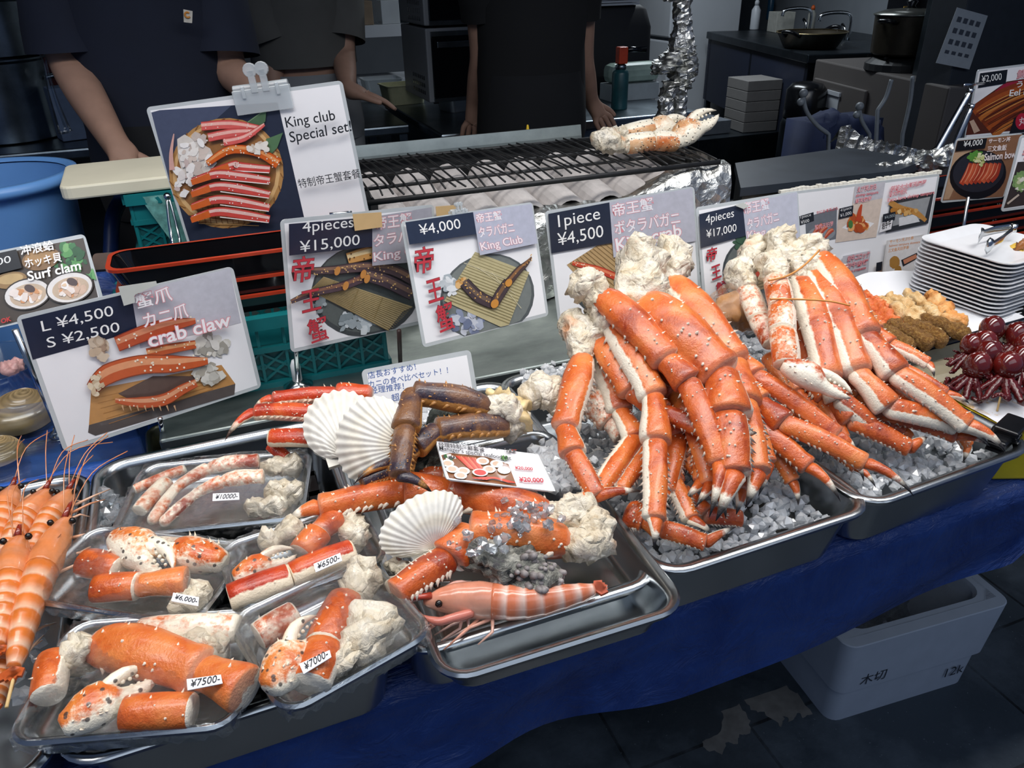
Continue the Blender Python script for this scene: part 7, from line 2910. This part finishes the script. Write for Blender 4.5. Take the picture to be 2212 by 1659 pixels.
CZ1 = 1.0
fa, fb = zat(1015, 285, CZ1), zat(1480, 232, CZ1)
table('rear_counter', 'steel cold counter behind the person in black, hands resting on it', zat(905, 262, CZ1).x + .0, fb.x, fa.y, fa.y + 1.0, CZ1, cab=True)
ta = zat(895, 268, .98)
table('side_table', 'low steel table at the centre left where the grey shirted person leans', ta.x - .85, ta.x - .02, ta.y, ta.y + .75, .98, 'table')
tl = zat(60, 330, 1.0)
table('side_table', 'dark steel table at the far left carrying the big pot', tl.x - 1.2, tl.x + .32, tl.y, tl.y + .8, 1.0, 'table')

# pots at the upper left
_py = tl.y + .36
pp_ = yat(4, 150, _py)
_zr = yat(30, 128, _py - .15).z
for k, (z, h, lab) in enumerate(((1.002, _zr - 1.008, 'lower big steel stock pot at the upper left corner'), (_zr + .004, .2, 'upper steel stock pot standing on the lower one, upper left corner'))):
    rt_ = empty('stock_pot', (pp_.x - .03, _py, z), 0, lab, 'pot', 'stock pots stacked at the upper left')
    m = MB()
    m.lathe([(.17, 0), (.18, .006), (.182, h - .01), (.195, h), (.195, h + .006), (.176, h + .002), (.172, .012)], (0, 0, 0), 40)
    edge_smooth(m.build('pot_body', M_kst, rt_, smooth=True), 40)
    m = MB()
    m.tube(catmull([(.18, -.05, h * .75), (.23, -.04, h * .78), (.23, .04, h * .78), (.18, .05, h * .75)], 4), .008, 8)
    m.build('handle', M_kst, rt_, smooth=True)
box_thing('red_box', (pp_.x - .2, tl.y + .62, 1.002), (pp_.x + .16, tl.y + .78, 1.62), plain('dull_red', '5a1c20', .6), 'dim red box behind the stock pots, upper left', 'box')
cb = zat(160, 300, 1.0)
cbx = box_thing('drink_carton', (cb.x - .05, cb.y - .05, 1.002), (cb.x + .07, cb.y + .06, 1.2), plain('pale_blue_carton', '5a6a82', .6), 'pale blue carton half hidden by the navy sleeved arm', 'carton', rz=.3)
m = MB()
hb = [Vector((yat(92, 92, 2.75).x - .1, tl.y + .3, 1.22)), yat(92, 92, 2.75), yat(96, 130, 2.75), yat(112, 200, 2.75), yat(136, 272, 2.75), yat(142, 288, 2.75)]
m.tube(catmull(hb, 6), list(np.interp(np.linspace(0, 1, 31), [0, .25, .4, .45, .7, .9, 1], [.012, .022, .006, .006, .014, .022, .01])), 8)
m.build('plastic_bag', M_clear, smooth=True, label='twisted clear plastic bag hanging beside the stock pots', cat='bag', loc=hb[-1])

# microwave oven and the oven under it
oy = fa.y + .35


def oven(label, x0, y0, x1, y1, Y, depth, vent):
    a, b = yat(x0, y0, Y), yat(x1, y1, Y)
    c = ((a.x + b.x) / 2, Y + depth / 2, b.z)
    root = empty('oven', c, 0, label, 'oven')
    w, d, h = (b.x - a.x) / 2, depth / 2, a.z - b.z
    m = MB()
    m.box((-w, -d, .01), (w, d, h))
    m.build('casing', M_grey, root, bevel=.006)
    m = MB()
    m.box((-w + .02, -d - .012, .03), (w - .12, -d, h - .03))
    dd = m.build('door', M_dark, root, bevel=.003)
    m = MB()
    m.box((-w + .04, -d - .03, h - .075), (w - .15, -d - .018, h - .05))
    m.build('handle', M_kst, dd, bevel=.003)
    m = MB()
    m.box((-w + .02, -d - .014, h - .03), (w - .02, -d, h - .012))
    m.box((-w + .02, -d - .014, .012), (w - .02, -d, .028))
    m.build('trim', M_kst, root)
    m = MB()
    m.box((w - .11, -d - .008, .03), (w - .02, -d, h - .03))
    m.build('control_panel', M_blackmat, root)
    m = MB()
    for i in range(7):
        for j in range(3):
            m.box((-w - .001, -d + .06 + i * .03, h * .12 + j * .03), (-w + .0005, -d + .075 + i * .03, h * .12 + j * .03 + .016))
    m.build('side_vents', M_dark, root)
    for sx in (-1, 1):
        for sy in (-1, 1):
            m = MB()
            m.lathe([(.012, 0), (.012, .012)], (sx * (w - .04), sy * (d - .04), 0), 10)
            m.build('foot', M_blackmat, root)
    return root, a, b


_, oa, ob = oven('large grey oven with dark glass door standing on the rear counter', 918, 62, 1180, 208, oy, .42, 1)
ov2, _, ob2 = oven('grey microwave with dark door on top of the larger oven', 908, -70, 1176, 50, oy, .40, 1)

# containers left of the oven
for k, (px, py, w, h, z, lab, mt) in enumerate((
        (826, 205, .20, .08, CZ1, 'frosted lidless container nearer the table edge left of the oven', M_frost),
        (872, 222, .20, .085, CZ1, 'yellowish frosted container beside the oven foot', plain('yellow_frost', 'a8a888', .4)),
        (845, 165, .20, .07, CZ1, 'clear container with a folded rim behind the frosted ones', M_frost))):
    c = zat(px, py, z)
    rt_ = empty('food_container', (c.x, max(c.y, fa.y + .12) if k != 2 else fa.y + .55, z + .001), .1 * k, lab, 'container')
    m = MB()
    m.rings([[(x, y, zz) for x, y in rrect(w * s, w * .8 * s, .02, 4)] for s, zz in ((.86, 0), (.98, h), (1.04, h), (1.04, h + .004), (.96, h + .004), (.84, .004))])
    m.build('tub', mt, rt_)
    if k == 1:
        m = MB()
        m.rings([[(x, y, zz) for x, y in rrect(w * .7, w * .55, .02, 4)] for zz in (.006, .03)])
        m.build('pale_filling', plain('pale_food', 'b5b08a', .6), rt_)

# gas torch, glove boxes, black bag right of the person in black
c = zat(1262, 212, CZ1)
gt = empty('gas_torch', (c.x, fa.y + .22, CZ1), 0, 'green gas cartridge with an orange torch head on the rear counter', 'gas torch')
m = MB()
m.lathe([(.036, 0), (.037, .003), (.037, .15), (.033, .16), (.02, .168)], (0, 0, 0), 24)
m.build('cartridge', plain('teal_can', '1f4a50', .35, var=.3, scale=14), gt, smooth=True)
m = MB()
m.lathe([(.02, .166), (.024, .17), (.024, .185), (.015, .19)], (0, 0, 0), 20)
m.build('valve_collar', M_kst, gt, smooth=True)
m = MB()
m.box((-.02, -.02, .19), (.024, .02, .26))
m.build('torch_head', plain('torch_orange', 'b23a18', .4), gt, bevel=.005)
m = MB()
m.tube([(.02, 0, .245), (.06, 0, .246), (.12, 0, .244)], [.012, .012, .014], 12)
m.build('burner_tube', M_dark, gt, smooth=True)
gx, gy = zat(1320, 200, CZ1).x, fa.y + .40
box_thing('glove_box', (gx - .15, gy, CZ1), (gx + .11, gy + .12, CZ1 + .075), plain('white_carton', '9aa3a6', .6, var=.06), 'white glove carton on the rear counter, lower of the two', 'box')
o = box_thing('glove_pack', (gx - .15, gy + .005, CZ1 + .078), (gx + .12, gy + .11, CZ1 + .165), plain('pale_green_pack', '93a79c', .35, var=.2, scale=12), 'pale green plastic pack lying on the glove carton', 'pack', bevel=.03)
c = yat(1340, 150, fa.y + .62)
m = MB()
m.rings([[(x, y, z) for x, y in rrect(.40 * s, .14 * s, .04, 5)] for s, z in ((.95, 0), (1, .05), (.98, .3), (.85, .38), (.7, .40))])
o = m.build('black_bag', plain('black_bag_cloth', '0c0e14', .7), smooth=True, label='upright black bag behind the gas torch', cat='bag')
o.location = (c.x, fa.y + .72, CZ1 + .001)
m = MB()
for k in range(4):
    m.box((-.12, -.08, .012 * k), (.12, .08, .012 * k + .009))
o = m.build('folded_papers', M_wht, label='pale folded papers on top of the black bag', cat='papers')
o.location = (c.x - .02, fa.y + .72, CZ1 + .404)

# fridge: its doors face left, its side faces the street
FY = 5.75
fx0, fx1 = yat(1447, 60, FY).x, yat(1600, 30, FY).x
fr_ = empty('fridge', ((fx0 + fx1) / 2, FY + .4, KF), 0, 'pale fridge behind the foil wrapped pole, its side towards the street', 'fridge')
w = (fx1 - fx0) / 2
zg = yat(1447, 86, FY).z - KF
m = MB()
m.box((-w + .06, -.4, .02), (w, .4, 1.7))
m.build('cabinet', M_wht, fr_, bevel=.008)
for za, zb in ((.06, zg - .012), (zg + .012, 1.69)):
    m = MB()
    m.box((-w, -.4, za), (-w + .055, .4, zb))
    d_ = m.build('door', M_wht, fr_, bevel=.012)
    m = MB()
    m.box((-w - .03, -.3, (za + zb) / 2 - .1), (-w, -.27, (za + zb) / 2 + .1))
    m.build('handle', M_grey, d_)

# sink counter along the right, with pans
sz = 1.10
na, nb_ = zat(1746, 118, sz), zat(1500, 62, sz)
dirv = Vector((nb_.x - na.x, nb_.y - na.y, 0)).normalized()
nrm = Vector((dirv.y, -dirv.x, 0))
ang = math.atan2(dirv.y, dirv.x)
Ln = min(1.85, (nb_ - na).length)
sk = empty('sink_counter', (na.x, na.y, 0), ang, 'dark steel sink counter along the right wall carrying a frying pan', 'counter')
M_dk = steel('dim_steel', '2e353c', '4a525a', .4, 5.0)
M_navyp = plain('navy_panel', '10182c', .6, var=.1)
m = MB()
m.box((0, -1.0, sz - .05), (Ln, 0, sz))
m.build('top', M_dk, sk, bevel=.006)
m = MB()
m.box((.02, -.97, sz - .5), (Ln, -.02, sz - .05))
m.build('apron_panel', M_navyp, sk)
m = MB()
m.box((.1, -.7, .4), (Ln, -.05, .44))
m.build('shelf', M_dk, sk)
for a, b in ((.04, -.04), (.04, -.95), (Ln - .06, -.04), (Ln - .06, -.95), (Ln / 2, -.04)):
    m = MB()
    m.box((a - .02, b - .02, KF), (a + .02, b + .02, sz - .05))
    m.build('leg', M_dk, sk)
for k, f in enumerate((.42, .75)):
    c = na + dirv * Ln * f + nrm * .62
    rt_ = empty('tap', (c.x, c.y, sz), ang, ('chrome tap nearer the frying pan on the sink counter', 'chrome tap farther along the sink counter')[k], 'tap')
    m = MB()
    m.tube(catmull([(0, -.0, 0), (0, 0, .14), (.02, .06, .17), (.04, .18, .16), (.04, .2, .12)], 5), .012, 8)
    m.build('spout', M_chrome, rt_, smooth=True)
    m = MB()
    m.tube([(.06, 0, .0), (.06, 0, .07), (.11, 0, .09)], .012, 8)
    m.build('handle', M_chrome, rt_, smooth=True)
M_pan = plain('dark_brass_pan', '4a443a', .35, .8, var=.2, scale=14)
c = zat(1752, 84, sz + .05)
fp = empty('frying_pan', (c.x, c.y, sz + .002), .3, 'shallow dark frying pan with brassy rim on the sink counter', 'pan')
m = MB()
m.lathe([(.15, 0), (.16, .005), (.205, .085), (.21, .088), (.20, .083), (.152, .012)], (0, 0, 0), 36)
edge_smooth(m.build('pan_body', M_pan, fp, smooth=True), 40)
m = MB()
m.lathe([(.203, .085), (.213, .086), (.212, .092), (.203, .091)], (0, 0, 0), 36, caps=(False, False))
m.build('rim', plain('brass_rim', '9a8a66', .3, .9), fp, smooth=True)
for s_ in (-1, 1):
    m = MB()
    m.tube(catmull([(s_ * .2, -.05, .075), (s_ * .26, -.03, .1), (s_ * .26, .03, .1), (s_ * .2, .05, .075)], 4), .011, 8)
    m.build('handle', M_black, fp, smooth=True)
for k, (px, py, rr, hh, mt, lab) in enumerate((
        (1604, 30, .035, .2, M_wht, 'white spray bottle with black print on the sink counter'),
        (1640, 10, .03, .24, plain('blue_bottle', '1c4a66', .3), 'blue detergent bottle behind the white spray bottle'),
        (1725, 30, .03, .16, plain('clear_orange', '8a8a84', .3), 'sauce bottle with orange cap behind the frying pan'))):
    c = zat(px, py + 20, sz + .05)
    rt_ = empty('bottle', (c.x + nrm.x * .1, c.y + nrm.y * .1, sz + .001), 0, lab, 'bottle')
    m = MB()
    m.lathe([(rr * .95, 0), (rr, .005), (rr, hh * .7), (rr * .5, hh * .85), (rr * .4, hh * .88)], (0, 0, 0), 18)
    m.build('bottle_body', mt, rt_, smooth=True)
    m = MB()
    m.lathe([(rr * .5, hh * .87), (rr * .5, hh), (rr * .2, hh * 1.08)], (0, 0, 0), 14)
    m.build('cap', plain('orange_cap', 'b8501c', .4) if k == 2 else M_wht, rt_, smooth=True)
c = zat(1690, 70, sz)
box_thing('utensil_tub', (c.x - .07, c.y - .02, sz + .001), (c.x + .1, c.y + .12, sz + .14), plain('pale_tub', '8f8f88', .5), 'pale square tub of utensils beside the tap', 'tub', rz=ang)

# wall along the sink counter
m = MB()
m.box((-2.4, -1.20, 0), (4.2, -1.06, 2.75))
o = m.build('wall_right', M_wall, kind='structure')
o.location = (na.x, na.y, 0)
o.rotation_euler = (0, 0, ang)
# stove cabinet nearer on the right, with stock pot
cz_ = 1.09
ca, cbb = zat(1762, 128, cz_), zat(1896, 156, cz_)
d2 = Vector((ca.x - cbb.x, ca.y - cbb.y, 0)).normalized()
n2 = Vector((d2.y, -d2.x, 0))
an2 = math.atan2(d2.y, d2.x)
L2 = (ca - cbb).length
cab = empty('stove_cabinet', (cbb.x, cbb.y, 0), an2, 'brownish grey cabinet with one recessed handle under the stock pot stove', 'cabinet')
M_cab = plain('taupe_enamel', '4e4a48', .5, var=.06, scale=4)
m = MB()
m.box((-.55, -.7, KF), (L2, 0, cz_))
m.build('body', M_cab, cab, bevel=.008)
m = MB()
m.box((.04, .002, KF + .08), (L2 - .05, .02, cz_ - .09))
dd = m.build('door', M_cab, cab, bevel=.006)
m = MB()
m.box((L2 * .42, .02, cz_ - .15), (L2 * .42 + .14, .03, cz_ - .13))
m.box((L2 * .42 + .01, .018, cz_ - .22), (L2 * .42 + .13, .024, cz_ - .15))
m.build('handle', M_wht, dd)
c = zat(1893, 152, cz_) + n2 * .12
st = empty('gas_stove', (c.x, c.y, cz_ + .001), an2, 'black gas ring under the lidded stock pot', 'stove')
m = MB()
m.lathe([(.2, 0), (.2, .05), (.16, .09), (.15, .09)], (0, 0, 0), 24)
m.build('burner', M_blackmat, st)
m = MB()
for k in range(6):
    a = k * math.pi / 3
    m.box((-.19, -.008, .09), (.19, .008, .11), m=Matrix.Rotation(a, 4, 'Z'))
m.build('pan_support', M_blackmat, st)
st.scale = (.82, .82, .62)
pt_ = empty('stock_pot', (c.x, c.y, cz_ + .072), .2, 'dark stock pot with a knobbed lid on the gas ring at the right', 'pot')
m = MB()
m.lathe([(.17, 0), (.18, .01), (.19, .21), (.2, .214), (.185, .21)], (0, 0, 0), 36)
edge_smooth(m.build('pot_body', M_pan, pt_, smooth=True), 40)
m = MB()
m.lathe([(.2, .214), (.2, .22), (.14, .24), (.03, .25)], (0, 0, 0), 36)
ld = m.build('lid', plain('pot_lid', '6a6c68', .3, .8), pt_, smooth=True)
m = MB()
m.lathe([(.03, .25), (.02, .262), (.032, .285), (.02, .292)], (0, 0, 0), 18)
m.build('knob', M_black, ld, smooth=True)
for s_ in (-1, 1):
    m = MB()
    m.tube(catmull([(s_ * .185, -.05, .18), (s_ * .24, -.03, .19), (s_ * .24, .03, .19), (s_ * .185, .05, .18)], 4), .012, 8)
    m.build('handle', M_black, pt_, smooth=True)

pt_.scale = (.82, .82, .82)

# stack of pale boxes, flask, navy cloth and hoses below the counters
bx = zat(1644, 284, .62)
for k in range(5):
    box_thing('paper_box', (bx.x - .12, bx.y, .62 + .062 * k), (bx.x + .12, bx.y + .25, .62 + .062 * k + .06), plain('dim_card', '6a6866', .7, var=.06), ('lowest', 'second', 'middle', 'fourth', 'topmost')[k] + ' grey carton of the stack under the sink counter', 'carton', 'grey cartons stacked under the sink counter', rz=-.1)
box_thing('pallet', (bx.x - .5, bx.y - .05, KF), (bx.x + .2, bx.y + .4, .618), M_dk, 'dark low stand under the grey cartons', 'stand')
box_thing('tray_stack', (bx.x - .48, bx.y + .05, .62), (bx.x - .2, bx.y + .35, .70), plain('dim_trays', '565b62', .5), 'pale stacked trays left of the grey cartons', 'trays')
fl = zat(1722, 330, .62)
f_ = empty('vacuum_flask', (fl.x, fl.y, KF), 0, 'dark steel flask standing right of the grey cartons', 'flask')
m = MB()
m.lathe([(.11, 0), (.115, .01), (.115, .56), (.1, .6)], (0, 0, 0), 28)
m.build('flask_body', M_dk, f_, smooth=True)
m = MB()
m.lathe([(.105, .59), (.108, .6), (.105, .74), (.08, .77), (.03, .78)], (0, 0, 0), 28)
m.build('flask_top', M_black, f_, smooth=True)
cl = [yat(1772, 205, 3.0), yat(1830, 200, 2.95), yat(1890, 235, 2.9), yat(1910, 262, 2.9)]
mb = meat_mesh([cl[0] + Vector((0, 0, -.15)), cl[1] + Vector((0, 0, -.19)), cl[2] + Vector((0, 0, -.17))], [.10, .14, .11], .3, 3, 24)
zmin = min(p[2] for p in mb.v)
for s_ in (0,):
    mb.box((cl[1].x - .2, cl[1].y - .05, KF), (cl[1].x + .2, cl[1].y + .15, cl[1].z - .12))
mb.build('draped_cloth', plain('navy_drape', '182444', .85, var=.2, scale=9), smooth=True, label='navy cloth draped over a low machine in front of the cabinet', cat='cloth', loc=(cl[1].x, cl[1].y, KF))
M_hose = plain('pale_hose', '7f858a', .4)
for k, (pts, lab) in enumerate((([(1735, 208), (1742, 240), (1764, 270), (1790, 290)], 'pale rubber hose with a tap at the left of the navy cloth'),
                                ([(1856, 236), (1862, 262), (1878, 290)], 'pale rubber hose over the right edge of the navy cloth'),
                                ([(1926, 172), (1914, 210), (1896, 238)], 'pale hose hanging from the stove cabinet'),
                                ([(1972, 165), (1966, 220), (1950, 290)], 'long pale hose hanging at the right of the cabinet'))):
    P = catmull([yat(x, y, 2.72) for x, y in pts], 6)
    m = MB()
    m.tube(P + [Vector((P[-1].x + .03, P[-1].y, P[-1].z - .15)), Vector((P[-1].x + .04, P[-1].y, KF + .01))], .009, 8)
    if k < 2:
        sph(m, P[0] + Vector((0, 0, .012)), .018, 10, 8)
        sph(m, P[0] + Vector((-.008, 0, -.022)), .016, 10, 8)
    m.build('hose', M_hose, smooth=True, label=lab, cat='hose', loc=P[-1])

# tall appliance and post with stuck papers at the right
ap = yat(2000, 90, 3.1)
box_thing('steel_post', (yat(2018, 90, 2.9).x - .03, 2.9, KF), (yat(2018, 90, 2.9).x + .03, 2.96, 1.9), M_kst, 'upright grey post between the stock pot and the notice sheet', 'post')
apo = box_thing('dispenser', (yat(1948, 90, 3.2).x, 3.2, KF), (yat(2008, 90, 3.2).x, 3.34, 1.9), M_dark, 'tall black appliance with stuck labels right of the stock pot', 'appliance')
for k, (x, y, w, h, c_) in enumerate(((1958, 28, .05, .06, 'b08a3a'), (1956, 84, .05, .065, '8f979c'), (1980, 105, .04, .05, '6f777c'), (1998, 40, .05, .07, '4a525a'))):
    p = yat(x, y, 3.198)
    m = MB()
    m.box((p.x - w / 2, 3.196, p.z - h / 2), (p.x + w / 2, 3.1995, p.z + h / 2))
    child_world(m.build('sticker', plain('sticker_' + str(k), c_, .5, var=.3, scale=60)), apo)
np_ = [yat(2068, 16, 2.6), yat(2134, 34, 2.6), yat(2094, 150, 2.6), yat(2022, 136, 2.6)]
ns = empty('notice_sheet', np_[3], 0, 'white notice sheet of small dark pictures hanging at the upper right', 'notice')
m = MB()
m.rings([[p + Vector((0, .002, 0)) for p in np_], [tuple(p) for p in np_]])
build_rel(m, 'sheet', plain('grey_sheet', '9aa0a4', .6, var=.05), ns, smooth=False)
m = MB()
for i in range(4):
    for j in range(4):
        u, v = .12 + .2 * j, .14 + .2 * i
        p = (np_[0] * (1 - u) + np_[1] * u) * (1 - v) + (np_[3] * (1 - u) + np_[2] * u) * v
        ex = (np_[1] - np_[0]) * .13
        ey = (np_[3] - np_[0]) * (.09 if i < 3 else .06)
        q = Vector((0, -.0012, 0))
        m.add([p + q, p + ex + q, p + ex + ey + q, p + ey + q], [(0, 1, 2, 3)], (.06, .07, .09))
build_rel(m, 'printed_picture', M_print, ns, smooth=False)
box_thing('machine_cabinet', (yat(2056, 150, 2.62).x, 2.62, KF), (yat(2330, 150, 2.62).x, 2.8, 1.75), plain('dark_machine', '2a2f36', .5, var=.1), 'tall dark machine cabinet at the far right behind the notice sheet', 'cabinet')

# shelves at the far back left
for k, (x0, x1, y, Y, zt_, lab) in enumerate(((470, 540, 30, 5.2, 0, 'pale shelf unit behind the navy and grey shirts'), (740, 900, 58, 5.4, 0, 'white shelf behind the grey shirted person'))):
    a, b = yat(x0, y, Y), yat(x1, y, Y)
    rt_ = empty('shelf_unit', ((a.x + b.x) / 2, Y + .2, 0), 0, lab, 'shelf')
    w = (b.x - a.x) / 2 + .1
    for q in range(4):
        m = MB()
        z = a.z - .33 * q
        m.box((-w, -.2, z - .07), (w, .2, z))
        m.build('shelf_board', M_wht if q < 2 else M_dk, rt_)
    for sx in (-1, 1):
        for sy in (-1, 1):
            m = MB()
            m.box((sx * w - .015, sy * .18 - .015, KF), (sx * w + .015, sy * .18 + .015, a.z + .3))
            m.build('upright', M_dk, rt_)
    for q in range(4):
        cx = -w + .08 + q * (2 * w - .16) / 3
        z = a.z
        cb_ = box_thing('storage_tub', ((a.x + b.x) / 2 + cx - .06, Y + .05, z + .001), ((a.x + b.x) / 2 + cx + .06, Y + .3, z + .14), [plain('bluish_tub', '46606e', .3), plain('clear_bag', '7a8890', .3, var=.3), plain('brown_carton', '6a5a48', .7), M_frost][(q + k) % 4], ['bluish', 'crumpled clear', 'brown', 'frosted'][(q + k) % 4] + ' tub on the ' + lab.split(' behind')[0] + (' at far back' if k else ' by the navy sleeve'), 'tub')
# ------------------------------------------------------------------ foam box under the stall
fb_ = zat(1790, 1562, .0)
fb2 = zat(2084, 1470, .0)
dv = (fb2 - fb_)
Lx = dv.length
ag = math.atan2(dv.y, dv.x)
fo_ = empty('styrofoam_box', (fb_.x, fb_.y, 0), ag, 'white styrofoam box lined with clear plastic on the pavement under the table', 'box')
M_sty = plain('styrofoam', 'a9b2bd', .75, var=.05, scale=14, bump=.15)
Dy = .34
m = MB()


def rr_at(w, d, r, z, cx, cy):
    return [(x + cx, y + cy, z) for x, y in rrect(w, d, r, 5)]


cx_, cy_ = Lx / 2, Dy / 2
hh = .275
m.rings([rr_at(Lx, Dy, .03, 0, cx_, cy_), rr_at(Lx + .012, Dy + .012, .03, .11, cx_, cy_), rr_at(Lx + .03, Dy + .03, .03, .115, cx_, cy_), rr_at(Lx + .05, Dy + .05, .03, hh - .002, cx_, cy_), rr_at(Lx + .046, Dy + .046, .03, hh, cx_, cy_), rr_at(Lx - .03, Dy - .03, .04, hh, cx_, cy_), rr_at(Lx - .04, Dy - .04, .04, hh - .01, cx_, cy_), rr_at(Lx - .06, Dy - .06, .04, .03, cx_, cy_)])
edge_smooth(m.build('foam_shell', M_sty, fo_, smooth=True), 30)
m = MB()
rows = []
for i in range(14):
    row = []
    for j in range(12):
        x, y = Lx * (i / 13), Dy * j / 11
        z = hh - .05 - .05 * math.sin(math.pi * i / 13) + .04 * noise.noise(Vector((i * .5, j * .5, 3)))
        if i in (0, 13) or j in (0, 11):
            z = hh + .004
        row.append((x, y, z))
    rows.append(row)
m.rings(rows, closed=False, cap0=False, cap1=False)
m.build('plastic_liner', M_film, fo_, smooth=True)
m = MB()
for body, x, z, w in (('木切', .04, .135, .07), ('12k', Lx - .085, .05, .055)):
    vs, fs = glyphs(body)
    x0_, x1_ = min(v[0] for v in vs), max(v[0] for v in vs)
    k_ = w / (x1_ - x0_)
    m.add([(x + (v[0] - x0_) * k_, -.0185 if z > .11 else -.0075, z + v[1] * k_) for v in vs], fs, rgb('2a2f36'))
m.build('marker_writing', M_ink, fo_)
mb = meat_mesh([Vector((.1, .15, .13)), Vector((.2, .17, .14)), Vector((.3, .16, .13))], [.06, .07, .06], .6, 2)
mb.build('waste_filling', plain('dark_waste', '3a4048', .4, var=.4, scale=30), fo_, smooth=True)
# grey flap hanging at the right end of the stall front
m = MB()
q = [yat(2208, 1030, .70), yat(2240, 1010, .70), yat(2240, 1140, .72), yat(2192, 1118, .72)]
m.rings([[p + Vector((0, .002, 0)) for p in q], [tuple(p) for p in q]])
m.build('hanging_flap', plain('grey_flap', '6a7076', .5), label='grey plastic flap hanging at the right end of the blue skirt', cat='flap', loc=q[3])
